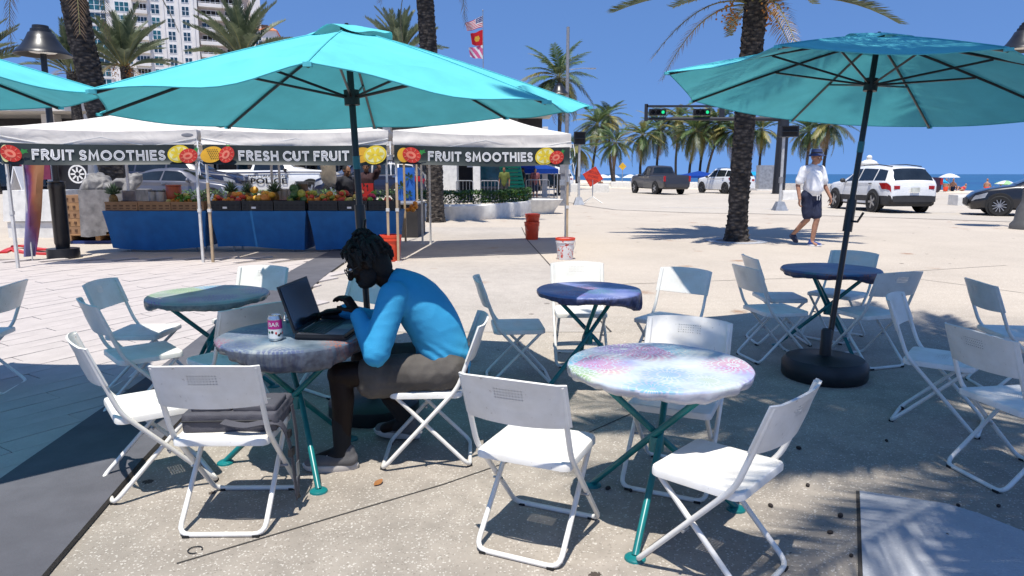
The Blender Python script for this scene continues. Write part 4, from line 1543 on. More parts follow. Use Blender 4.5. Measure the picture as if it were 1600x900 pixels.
def stroke_text(txt, h, w, total):
    """bold geometric capitals with a thin dark inline, as flat pieces centred on the origin; z counts the layer"""
    b = MB()
    x = 0.0; lay = 0
    ends = 0
    for ch in txt:
        gw, st = GLYPH[ch]
        for pl in st:
            P = [((x + p[0]) * h, (p[1] - .5) * (h - w)) for p in pl]
            for m_, ww in ((0, w), (1, w * .16)):
                rows = []
                for k, p in enumerate(P):
                    q0, q1 = P[max(k - 1, 0)], P[min(k + 1, len(P) - 1)]
                    if k == len(P) - 1 and P[0] == P[-1] or k == 0 and P[0] == P[-1]:
                        q0, q1 = P[-2], P[1]
                    dx, dy = q1[0] - q0[0], q1[1] - q0[1]
                    L = math.hypot(dx, dy) or 1
                    dx, dy = dx / L, dy / L
                    k_ = 1.0
                    if 0 < k < len(P) - 1:
                        e0 = (p[0] - q0[0], p[1] - q0[1]); e1 = (q1[0] - p[0], q1[1] - p[1])
                        c_ = (e0[0] * e1[0] + e0[1] * e1[1]) / ((math.hypot(*e0) * math.hypot(*e1)) or 1)
                        k_ = min(1.9, 1 / max(.3, math.sqrt(max(.02, (1 + c_) / 2))))
                    ex = (w * .5 if m_ == 0 else w * .2) if P[0] != P[-1] else 0
                    ox = -dx * ex if k == 0 else dx * ex if k == len(P) - 1 else 0
                    oy = -dy * ex if k == 0 else dy * ex if k == len(P) - 1 else 0
                    rows.append([V((p[0] + ox - dy * ww / 2 * k_, p[1] + oy + dx * ww / 2 * k_, .1 * (lay % 4) + .8 * m_)), V((p[0] + ox + dy * ww / 2 * k_, p[1] + oy - dx * ww / 2 * k_, .1 * (lay % 4) + .8 * m_))])
                b.grid(rows, m_, False)
            lay += 1
        x += gw + .40 if ch != ' ' else .34
        ends = x - .40
    k = total / (ends * h)
    b.v = [((p[0] - ends * h / 2) * k, p[1], p[2]) for p in b.v]
    return b.mesh('lettering', [MT['letter'], MT['grey']])


def strawberry(b, c, s, y, rot):
    fruit_blob(b, c, .13 * s, .105 * s, 1, rot, y=y)
    fruit_blob(b, (c[0] - .01, c[1]), .07 * s, .05 * s, 2, rot, y=y - .003)
    fruit_blob(b, (c[0] - .01, c[1]), .035 * s, .018 * s, 1, rot, y=y - .005)
    for k in range(10):
        a = k * 2 * pi / 10
        p = (c[0] + .098 * s * cos(a) * cos(rot) - .078 * s * sin(a) * sin(rot), c[1] + .098 * s * cos(a) * sin(rot) + .078 * s * sin(a) * cos(rot))
        fruit_blob(b, p, .022 * s, .005 * s, 2, a + rot, 8, y=y - .004)
    fruit_blob(b, (c[0] + .15 * s * cos(rot + .5), c[1] + .15 * s * sin(rot + .5) * .5 + .03), .05 * s, .03 * s, 6, rot + .6, 10, y=y + .001, teeth=.3)


def lemon(b, c, s, y, m0=3, m1=4):
    fruit_blob(b, c, .16 * s, .125 * s, m0, .3, y=y)
    fruit_blob(b, c, .135 * s, .10 * s, m1, .3, y=y - .003)
    for k in range(7):
        a = .2 + k * 2 * pi / 7
        fruit_blob(b, (c[0] + .07 * s * cos(a), c[1] + .055 * s * sin(a)), .05 * s, .024 * s, m0, a, 10, y=y - .005)


BT, BB = 1.81, 1.505
for i, txt, lab, deco in ((0, 'FRUIT SMOOTHIES', 'dark banner reading FRUIT SMOOTHIES on the left tent, strawberries at both ends', 0), (1, 'FRESH CUT FRUIT', 'dark banner reading FRESH CUT FRUIT on the middle tent', 1), (2, 'FRUIT SMOOTHIES', 'dark banner reading FRUIT SMOOTHIES on the right tent, lemon and strawberry at its right end', 2)):
    a, c = FL[i].copy(), FL[i + 1].copy()
    Lb = (c - a).length - .12
    o = a.lerp(c, .5)
    ang = math.atan2(c.y - a.y, c.x - a.x)
    t = thing('banner', lab, 'banner', (o.x, o.y - .03, o.z), ang, 'printed fruit banners tied to the tents')
    h = (BT - BB) / 2; zc = (BT + BB) / 2
    def sway(x):
        return .03 * sin(x * 1.7 + i * 2) * (1 if True else 0)
    b = MB()
    rows = []
    for k in range(7):
        z = BB + (BT - BB) * k / 6
        row = []
        for e in range(33):
            x = -Lb / 2 + Lb * e / 32
            bl = (1 - k / 6)
            curl = -.05 * max(0, bl - .72) / .28 * (1 if True else 0)
            row.append((x, sway(x) * bl + curl * abs(sin(x * 1.1 + 1 + i)), z - .02 * (1 - (2 * x / Lb) ** 2) + .02 * abs(sin(x * 1.1 + 1 + i)) * max(0, bl - .8) / .2))
        rows.append(row)
    b.grid(rows)
    b.build('cloth', MT['b_green'], t)
    y = -.055
    def piece(nm, fn, *a_, **k_):
        f = MB(); fn(f, *a_, **k_); f.build(nm, [MT[n_] for n_ in BM], t)
    if deco == 0:
        piece('lemon_print', fruit_blob, (-1.19, zc), .06, .12, 4, y=y + .004)
        piece('strawberry_print', strawberry, (-1.12, zc), 1.05, y, -.5)
        piece('lemon_print', lemon, (1.05, zc + .01), 1.0, y + .01); piece('strawberry_print', strawberry, (1.18, zc - .02), 1.0, y, .3)
    elif deco == 1:
        def pine(f):
            fruit_blob(f, (-1.22, zc), .17, .115, 5, .3, y=y + .003)
            for r_ in range(6):
                for k in range(6):
                    fruit_blob(f, (-1.28 + r_ * .028 + k * .011, zc + .07 - k * .026), .009, .009, 7, 0, 4, y=y - .002)
        piece('pineapple_print', pine)
        piece('strawberry_print', strawberry, (-1.0, zc), 1.0, y - .002, .9)
        piece('orange_print', fruit_blob, (1.0, zc + .05), .12, .06, 5, .1, y=y + .004); piece('orange_print', fruit_blob, (1.02, zc - .06), .13, .05, 5, .3, y=y + .002)
        piece('lemon_print', lemon, (1.2, zc), 1.1, y)
    else:
        piece('orange_print', fruit_blob, (-1.32, zc), .1, .11, 5, 0, y=y + .003)
        piece('strawberry_print', strawberry, (-1.2, zc), 1.1, y, -.3)
        piece('lemon_print', lemon, (1.0, zc), 1.1, y + .008); piece('strawberry_print', strawberry, (1.2, zc - .02), 1.0, y, .35)
    lm = stroke_text(txt, .152, .034, (1.70, 1.62, 1.70)[i])
    cx = (-.01, -.02, -.07)[i]
    for v in lm.vertices:
        x = v.co.x + cx
        z = zc + v.co.y - .02 * (1 - (2 * x / Lb) ** 2)
        bl = 1 - (z - BB) / (BT - BB)
        v.co = V((x, sway(x) * bl - .012 - .0025 * v.co.z, z))
    link('lettering', lm, t)
    for sx in (-1, 1):
        for z in (BT, BB):
            e = V((sx * (Lb / 2 + .05), -.02, z + .05))
            MB().tube([(sx * Lb / 2, 0, z), e, e + V((sx * .015, -.03, -.12)), e + V((sx * .02, -.03, -.2))], .006, 5).build('tie', MT['wtee'], t)

# ------------------------------------------------------------------ stall tables with blue skirts, crates and fruit
MT['skirt'] = mat('blue_table_cloth', (.010, .13, .35), .7, var=.08, bmp=.25, bscale=180)
MT['crate'] = mat('black_crate', (.012, .012, .012), .5)
MT['card'] = mat('brown_cardboard', (.30, .17, .085), .85, var=.1)
MT['card_dark'] = mat('cardboard_shadow_hole', (.1, .05, .025), .9)
TY = 12.35
tz = .18
SK = [((162, 322), 'blue skirted stall table on the left with cardboard trays on top'), ((328, 478), 'blue skirted stall table in the middle'), ((482, 622), 'blue skirted stall table on the right, behind the seated man')]
tabs = []
for (p0, p1), lab in SK:
    x0, x1 = at_y(p0, 345, TY).x, at_y(p1, 345, TY).x
    w = x1 - x0
    t = thing('stall_table', lab, 'table', ((x0 + x1) / 2, TY + .38, tz), 0, 'stall tables with blue skirts')
    MB().box((0, 0, .715), (w, .76, .03)).build('top', MT['grey'], t)
    for sx in (-1, 1):
        for sy in (-1, 1):
            MB().tube([(sx * (w / 2 - .3), sy * .2 + .06, 0), (sx * (w / 2 - .3), sy * .2 + .06, .7)], .016, 8).build('leg', MT['steel'], t)
    rows = []
    path = [(-w / 2 - .01, .38), (-w / 2 - .01, -.39), (w / 2 + .01, -.39), (w / 2 + .01, .38)]
    fine = []
    for (ax_, ay_), (bx_, by_) in zip(path[:-1], path[1:]):
        k = max(6, int(math.hypot(bx_ - ax_, by_ - ay_) / .07))
        fine += [(ax_ + (bx_ - ax_) * e / k, ay_ + (by_ - ay_) * e / k) for e in range(k)]
    fine.append(path[-1])
    rnd = random.Random(int(x0 * 10))
    p1_, p2_ = rnd.uniform(0, 6), rnd.uniform(0, 6)
    for k in range(9):
        s = k / 8
        row = []
        for (x, y) in fine:
            z = .733 - s * (.66 + .035 * sin(x * 2.3 + p1_))
            wv = (.012 * sin(x * 7 + p1_) + .009 * sin(x * 15 + p2_)) * s
            inw = .09 * s * (1 - .3 * s) * (max(0, abs(x) / (w / 2) - .82) / .18)
            row.append((x - math.copysign(inw, x) * 1.3, y + (-wv if y < -.3 else 0) + (.10 * s if y < -.3 else 0), z))
        rows.append(row)
    b = MB().grid(rows[::-1])
    b.add([(-w / 2 - .01, -.39, .735), (w / 2 + .01, -.39, .735), (w / 2 + .01, .39, .735), (-w / 2 - .01, .39, .735)], [(0, 1, 2, 3)])
    b.build('skirt', MT['skirt'], t)
    tabs.append((x0, x1))
ZT = tz + .74


def tray(x, y, w, d, h, m, name, lab, cat, grp, slots):
    t = thing(name, lab, cat, (x, y, ZT), 0, grp)
    b = MB()
    for sy in (-1, 1):
        b.box((0, sy * (d / 2 - .006), h / 2), (w, .012, h))
    for sx in (-1, 1):
        b.box((sx * (w / 2 - .006), 0, h / 2), (.012, d - .026, h))
    b.box((0, 0, .006), (w - .026, d - .026, .01))
    for k in range(slots):
        b.box((-w / 2 + (k + .5) * w / slots, -d / 2 - .003, h * .55), (w / slots * .55, .008, h * .16), m=1)
        b.box((-w / 2 + (k + .5) * w / slots, -d / 2 - .003, h * .25), (w / slots * .55, .008, h * .10), m=1)
    b.box((0, -d / 2 - .004, h - .01), (w + .01, .014, .022))
    b.build('shell', [m, MT['card_dark'] if m is MT['card'] else MT['rubber']], t)
    return t


x0, x1 = tabs[0]
for k in range(3):
    cx = x0 + .03 + (k + .5) * (x1 - x0 - .06) / 3
    tray(cx, TY + .2, (x1 - x0 - .1) / 3, .36, .15, MT['card'], 'cardboard_tray', 'brown cardboard fruit tray, %s of the three on the left stall table' % ('leftmost', 'middle', 'rightmost')[k], 'tray', 'cardboard trays on the left stall table', 5)
for ti, nm in ((1, 'middle'), (2, 'right')):
    x0, x1 = tabs[ti]
    for k in range(3):
        cx = x0 + (k + .5) * (x1 - x0) / 3
        tray(cx, TY + .2, (x1 - x0) / 3 - .02, .38, .17, MT['crate'], 'fruit_crate', 'black plastic fruit crate, %s of three on the %s stall table' % (('left', 'centre', 'right')[k], nm), 'crate', 'black crates along the stall front', 6)
MB_RED = MT['b_red']
fm = {}
for n_, c_ in (('mango', (.55, .2, .03)), ('orange_fruit', (.65, .24, .015)), ('green_mango', (.3, .33, .05)), ('papaya', (.6, .32, .03)), ('guava', (.5, .42, .12)), ('dragon_fruit', (.5, .02, .1)), ('watermelon', (.03, .1, .03)), ('lime', (.12, .3, .03)), ('apple', (.5, .05, .03))):
    b = MB().ell((0, 0, 0), (1, .86, .92), 12, 8)
    fm[n_] = b.mesh(n_, mat(n_ + '_skin', c_, .45, var=.2, scale=4))
frnd = random.Random(11)
HUE = {'mango': 'orange-yellow', 'orange_fruit': 'round orange', 'green_mango': 'greenish', 'papaya': 'long yellow', 'guava': 'pale', 'dragon_fruit': 'pink', 'watermelon': 'dark green', 'lime': 'bright green', 'apple': 'red'}


def heap(px0, px1, y, z, kinds, n, r, grp, plab):
    for k in range(n):
        layer = 0 if k < n * .55 else 1 if k < n * .85 else 2
        px = frnd.uniform(px0, px1)
        yy = y + frnd.uniform(-.1, .14)
        x = at_y(px, 330, yy).x
        kn = frnd.choice(kinds)
        rr = r * frnd.uniform(.85, 1.15)
        o = link(kn, fm[kn], None, (x, yy + layer * .03, z + rr + layer * r * 1.15), (frnd.uniform(-.5, .5), frnd.uniform(-.5, .5), frnd.uniform(0, 6)))
        o.scale = (rr * 1.25, rr, rr)
        tag(o, plab % HUE[kn], 'fruit', grp)


heap(390, 428, TY + .2, ZT + .13, ['papaya', 'mango'], 11, .068, 'yellow papayas in the black crate', '%s fruit in the yellow heap of the middle stall crate')
heap(476, 540, TY + .22, ZT + .12, ['mango', 'orange_fruit', 'green_mango', 'apple'], 40, .05, 'mangoes and oranges heaped in the crate', '%s fruit heaped in a crate before the navy tee fruit seller')
heap(440, 476, TY + .2, ZT + .12, ['watermelon', 'green_mango'], 7, .075, 'green melons in the crate', '%s melon or mango in the green heap of the middle stall')
heap(520, 560, TY + .18, ZT + .13, ['guava', 'green_mango'], 8, .052, 'pale guavas in the crate', '%s fruit in the pale heap of the right stall crate')
heap(566, 612, TY + .18, ZT + .13, ['dragon_fruit', 'apple', 'lime'], 8, .05, 'pink fruit in the right crate', '%s fruit right of the umbrella pole in the right stall crate')
heap(330, 388, TY + .2, ZT + .12, ['orange_fruit', 'mango', 'apple'], 16, .048, 'oranges in the crate behind the double pole', '%s fruit in the crate right of the double tent pole')
heap(260, 316, TY + .25, ZT + .11, ['lime', 'orange_fruit', 'guava'], 14, .045, 'small fruit in the cardboard tray', '%s small fruit in the cardboard tray left of the double pole')
heap(636, 650, TY + .9, ZT - .08, ['orange_fruit', 'mango'], 7, .05, 'oranges on the end table', '%s fruit on the side table at the stall end')

# pineapples with spiky crowns
pm = mat('pineapple_skin', (.26, .15, .04), .7, var=.3, scale=30, bmp=.6, bscale=40)
pl = mat('pineapple_leaf', (.08, .15, .07), .6, var=.25)
def pineapple(px, y, z, s, lab):
    x = at_y(px, 320, y).x
    t = thing('pineapple', lab, 'pineapple', (x, y, z), frnd.uniform(0, 6), 'pineapples on the stall')
    MB().ell((0, 0, .09 * s), (.062 * s, .062 * s, .09 * s), 12, 9).build('body', pm, t)
    b = MB()
    for k in range(46):
        a = k * 2.4; el = .25 + 1.2 * (k / 46)
        L = s * (.13 + .07 * (k / 46))
        d = V((cos(a) * cos(el), sin(a) * cos(el), sin(el)))
        sd = V((-sin(a), cos(a), 0)) * .012 * s
        p = V((0, 0, .165 * s))
        b.add([p - sd, p + sd, p + d * L * .6 + sd * .7 + V((0, 0, .01)), p + d * L - V((0, 0, .01 * s)), p + d * L * .6 - sd * .7 + V((0, 0, .01))], [(0, 1, 2, 3, 4)])
    b.build('leaf_crown', pl, t)
pineapple(178, TY + .25, ZT + .06, 1.25, 'pineapple at the left end of the cardboard trays')
for k, (px, lab) in enumerate(((388, 'pineapple left of the yellow papayas'), (430, 'pineapple right of the yellow papayas'), (465, 'tall pineapple in front of the police truck door'), (362, 'pineapple right of the double tent pole'))):
    pineapple(px, TY + .45, ZT + .1, 1.15 + .1 * (k % 2), lab)

# jars, tubs, rolls of bags
def jar(px, y, z, r, h, m, ml, name, lab, grp=None, cat='jar'):
    x = at_y(px, 320, y).x
    t = thing(name, lab, cat, (x, y, z), 0, grp)
    MB().lathe([(0, 0), (r * .9, 0), (r, .015), (r, h * .86), (r * .93, h * .9), (0, h * .9)], 18).build('body', m, t)
    MB().lathe([(0, h * .905), (r * 1.04, h * .905), (r * 1.04, h), (0, h)], 18).build('lid', ml, t)
brown = mat('amber_plastic', (.12, .07, .04), .3)
clear = mat('cloudy_plastic', (.45, .42, .38), .25)
terra = mat('terracotta_plastic', (.36, .07, .025), .4)
jar(240, TY + .45, ZT + .14, .07, .2, clear, MT['black'], 'jar', 'cloudy jar with black lid, left of the brown tub', 'jars on the left stall table')
jar(253, TY + .4, ZT + .14, .075, .2, clear, MT['black'], 'jar', 'cloudy jar with black lid touching the red tub', 'jars on the left stall table')
jar(273, TY + .45, ZT + .14, .13, .3, terra, terra, 'drink_tub', 'terracotta coloured tub with lid on the left stall table', None, 'tub')
for k, px in enumerate((437, 446, 455)):
    jar(px, TY + .55, ZT + .17, .05, .2, clear, MT['wtee'], 'jar', 'clear plastic jar, %s of three on a red tray' % ('left', 'middle', 'right')[k], 'jars on the red tray')
rt_ = thing('red_tray', 'red plastic tray under the clear jars on the middle stall table', 'tray', (at_y(446, 330, TY + .55).x, TY + .55, ZT + .002), 0)
MB().box((0, 0, .08), (.5, .3, .16), taper=1.08).box((0, 0, .155), (.56, .34, .02)).build('body', MT['red'], rt_)
jar(473, TY + .6, ZT + .0, .11, .5, brown, MT['grey'], 'blender_jug', 'dark blender jug in front of the police truck bonnet', None, 'jug')
ck = thing('cash_box', 'grey striped roll of bags beside the left jars', 'roll', (at_y(203, 320, TY + .5).x, TY + .5, ZT + .003), 0)
b = MB()
for k in range(7):
    b.lathe([(.0, 0), (.11, 0), (.118, .012), (.11, .024), (0, .024)], 14, (0, 0, .16 + k * .0245 - .16 + .16))
b.box((0, 0, .08), (.2, .2, .158))
b.build('body', mat('grey_roll', (.26, .23, .23), .8), ck)
tm = mat('leafy_greens', (.1, .24, .03), .7, var=.3, scale=20)
lg = MB()
lr = random.Random(4)
for k in range(160):
    px = lr.uniform(275, 318)
    y = TY + lr.uniform(.1, .5)
    p = V((at_y(px, 320, y).x, y, ZT + .15 + lr.uniform(0, .12)))
    a = lr.uniform(0, 6.3); d = V((cos(a), sin(a), lr.uniform(0, .8))) * .07; s_ = V((-sin(a), cos(a), 0)) * .022
    lg.add([p, p + d * .5 + s_, p + d, p + d * .5 - s_], [(0, 1, 2, 3)])
g_ = lg.build('leafy_greens', tm); stuff(g_); tag(g_, 'bright leafy greens spilling over the cardboard tray', 'greens')

# buckets
def bucket(p, r, h, m, rimm, lab, splash=False, handle=True, grp='plastic buckets near the tents'):
    t = thing('bucket', lab, 'bucket', p, frnd.uniform(0, 1), grp)
    b = MB().lathe([(0, 0), (r * .86, 0), (r * .88, .01), (r, h * .8), (r + .012, h * .8), (r + .012, h * .86), (r + .004, h * .87), (r + .012, h * .97), (r + .012, h), (r - .004, h), (r * .84, .015), (0, .015)], 28)
    b.build('pail', m, t)
    MB().lathe([(r + .0135, h * .9), (r + .016, h * .95), (r + .016, h), (r - .005, h + .003), (r - .006, h * .97)], 28).build('rim', rimm, t)
    if handle:
        MB().tube([((r + .016) * cos(a), -(.02 + .09 * sin(a)), h * .82 - .16 * sin(a)) for a in [pi * k / 14 for k in range(15)]], .003, 6).build('handle', MT['steel'], t)
    return t
m, nt, bs = nodes('paint_splashed_bucket')
f = noise_tex(nt, 17, 5, .62)
nt.links.new(ramp(nt, f, [(.565, (.74, .71, .68)), (.6, (.6, .05, .03))], 'LINEAR'), bs.inputs['Base Color'])
bs.inputs['Roughness'].default_value = .4
bucket(at(883, 405), .145, .35, m, MT['orange'], 'white bucket splashed with red paint, red rim, beside the right tent pole')
bucket(at(831, 374), .15, .37, MT['orange'], MT['orange'], 'tall orange bucket stack under the right tent, lower bucket')
bk = at(832, 373)
bucket(V((bk.x, bk.y, bk.z + .16)), .148, .37, MT['orange'], MT['orange'], 'orange bucket nested in another under the right tent', handle=False)
bucket(at(611, 408), .16, .42, MT['orange'], MT['orange'], 'orange bucket behind the front tent pole, right of the seated man')

# bags hanging from the tent frame
hbm = mat('cream_plastic_bags', (.6, .54, .42), .5, bmp=.3, bscale=30)
hp = at_y(513, 265, 13.2)
hg = thing('bag_bundle', 'bunch of cream plastic bags hanging from the tent frame', 'bag', hp)
b = MB()
cap(b, (0, 0, .22), (0, 0, .05), .05, .12, 12); cap(b, (0, 0, .05), (.03, 0, -.2), .13, .1, 12); cap(b, (-.06, 0, -.1), (-.05, 0, -.2), .09, .06, 12)
fuse('bundle', b, .02, hbm, hg, 3, disp=folds(.03, 9, 2, (1.6, 1.6, .6)))
MB().tube([(0, 0, .2), (0, 0, .42)], .006, 6).build('string', MT['wtee'], hg)

# pallet of boxes under a grey tarpaulin, at the left of the stall
pb_ = at(152, 381)
pal = thing('pallet_load', 'wooden pallet stacked with brown boxes left of the blue stall tables', 'pallet', (pb_.x, pb_.y + .5, pb_.z), R(4))
bm = MB()
wood = mat('pallet_wood', (.36, .2, .09), .8, var=.2, bmp=.3)
for k in range(5):
    o = MB().box((0, -.45 + k * .225, .18), (1.3, .13, .022)).build('board', wood, pal)
for k in range(3):
    MB().box((-.55 + k * .55, 0, .117), (.09, 1.05, .10)).build('stringer', wood, pal)
MB().box((0, 0, .033), (1.2, 1.0, .06)).build('blue_base', mat('blue_dolly', (.01, .03, .14), .5), pal)
for j in range(5):
    for k in range(2):
        MB().box((-.42 + k * .0, -.02, .195 + .07 + j * .155), (.40, .92, .148)).build('box', wood if j % 2 else MT['card'], pal) if k == 0 else None
    for k in range(3):
        MB().box((-.42 - .12 + k * .12, -.486, .195 + .07 + j * .155), (.045, .012, .045)).build('hand_hole', MT['card_dark'], pal)
tp = thing('tarpaulin', 'grey tarpaulin draped over the pallet load with a crumpled heap on top', 'tarpaulin', (pb_.x + .22, pb_.y + .46, pb_.z), R(4))
tm_ = mat('grey_tarpaulin', (.2, .19, .18), .6, var=.25, bmp=.5, bscale=25)
rows = []
for k in range(14):
    s = k / 13
    row = []
    for e in range(25):
        u = e / 24
        a = -pi * .5 + u * 2 * pi
        z = 1.06 - s * (.82 - .1 * sin(u * 12))
        sx, sy = .50 + .02 * s, .56 + .015 * s
        x = sx * max(-1, min(1, 1.35 * cos(a))); y = sy * max(-1, min(1, 1.35 * sin(a)))
        n_ = noise.noise(V((u * 13, s * 2.2, 3)))
        row.append((x + .03 * n_ * s, y - .03 * n_ * s, z + .03 * noise.noise(V((u * 9, 0, 1)))))
    rows.append(row)
b = MB().grid(rows[::-1])
b.add(rows[0], [tuple(range(25))])
b.build('drape', tm_, tp)
b = MB()
for k in range(9):
    cap(b, (-.45 + .1 * k, -.3 + .1 * sin(k * 2.0), 1.1 + .07 * sin(k * 1.3)), (-.35 + .1 * k, -.1, 1.16 + .1 * sin(k * .9 + 1)), .10, .13, 10)
fuse('heap', b, .02, tm_, tp, 3, disp=folds(.055, 5, 8))

for k, (px, lab) in enumerate(((352, 'small white price card on the crate right of the double tent pole'), (397, 'small white price card under the yellow papayas'), (546, 'small white price card on the right stall crate'))):
    o = MB().box((0, 0, 0), (.075, .004, .035)).build('price_card', MT['wtee'], None, (at_y(px, 335, TY).x, TY - .002, ZT + .05))
    tag(o, lab, 'price card', 'price cards on the crates')
# ------------------------------------------------------------------ vehicles
def paint(name, col, coat=.6, rough=.35, metal=0.0):
    m, nt, b = nodes(name)
    f = noise_tex(nt, 2.2, 5, .6)
    nt.links.new(ramp(nt, f, [(.3, tuple(c * .9 for c in col)), (.7, tuple(min(1, c * 1.05) for c in col))]), b.inputs['Base Color'])
    b.inputs['Roughness'].default_value = rough
    b.inputs['Metallic'].default_value = metal
    b.inputs['Coat Weight'].default_value = coat
    b.inputs['Coat Roughness'].default_value = .05
    return m


MT['glass'] = glass('tinted_car_glass')
MT['clad'] = mat('grey_black_cladding', (.03, .03, .032), .6)
MT['tail'] = mat('red_lamp_lens', (.35, .008, .008), .15)
MT['headl'] = glass('clear_lamp_lens', (.35, .36, .38), .1)
MT['rim'] = mat('alloy_rim', (.42, .42, .43), .3, .8, .05)
MT['rim_dark'] = mat('dark_alloy_rim', (.06, .06, .065), .3, .6, .05)
MT['plate'] = mat('number_plate', (.55, .56, .5), .5)


def interp(tab, x):
    if x <= tab[0][0]:
        return tab[0][1]
    for (a, va), (c, vc) in zip(tab[:-1], tab[1:]):
        if x <= c:
            t = (x - a) / (c - a) if c > a else 0
            return va + (vc - va) * t
    return tab[-1][1]


SHAPES = {
    'sedan': dict(L=4.85, W=.915, top=[(-.5, .60), (-.497, .80), (-.485, .98), (-.43, 1.03), (-.36, 1.08), (-.24, 1.30), (-.14, 1.41), (-.03, 1.44), (.05, 1.41), (.13, 1.27), (.235, 1.0), (.29, .965), (.38, .88), (.455, .76), (.488, .62), (.5, .48)],
                  belt=[(-.5, .55), (-.485, .9), (-.36, 1.0), (.235, .94), (.38, .84), (.455, .72), (.5, .44)],
                  wid=[(-.5, .74), (-.48, .84), (-.42, .97), (-.3, 1), (.33, 1), (.43, .95), (.475, .82), (.5, .6)], roof=.62, r=.335, ax=(-.292, .315),
                  win=[(-.285, -.07, -.215, -.06), (-.055, .175, -.05, .075)], ws=(.222, .075), rw=(-.35, -.205), bot=.2),
    'suv': dict(L=4.65, W=.93, top=[(-.5, .62), (-.498, .9), (-.49, 1.1), (-.475, 1.2), (-.43, 1.46), (-.395, 1.59), (-.3, 1.65), (-.08, 1.69), (.06, 1.665), (.13, 1.5), (.225, 1.16), (.29, 1.11), (.4, 1.04), (.462, .94), (.49, .78), (.5, .55)],
                belt=[(-.5, .58), (-.49, 1.0), (-.46, 1.12), (.2, 1.07), (.4, .99), (.462, .88), (.5, .5)],
                wid=[(-.5, .8), (-.485, .9), (-.43, .98), (-.3, 1), (.34, 1), (.43, .95), (.48, .82), (.5, .66)], roof=.7, r=.375, ax=(-.29, .31),
                win=[(-.425, -.275, -.385, -.27), (-.26, -.045, -.255, -.045), (-.03, .165, -.03, .085)], ws=(.212, .085), rw=(-.482, -.405), bot=.24),
    'pickup': dict(L=5.9, W=1.0, top=[(-.5, .66), (-.499, 1.12), (-.49, 1.29), (-.14, 1.31), (-.128, 1.32), (-.122, 1.55), (-.112, 1.84), (-.09, 1.92), (.02, 1.955), (.07, 1.93), (.125, 1.7), (.2, 1.38), (.25, 1.33), (.42, 1.27), (.472, 1.17), (.492, .95), (.5, .6)],
                   belt=[(-.5, .6), (-.499, 1.05), (-.49, 1.22), (-.14, 1.24), (.2, 1.26), (.42, 1.18), (.472, 1.08), (.5, .55)],
                   wid=[(-.5, .9), (-.49, .96), (-.4, .98), (.4, 1), (.455, .95), (.49, .86), (.5, .75)], roof=.74, r=.41, ax=(-.27, .325),
                   win=[(-.105, .02, -.092, .02), (.03, .16, .03, .09)], ws=(.19, .085), rw=(-.1245, -.113), bot=.36),
}


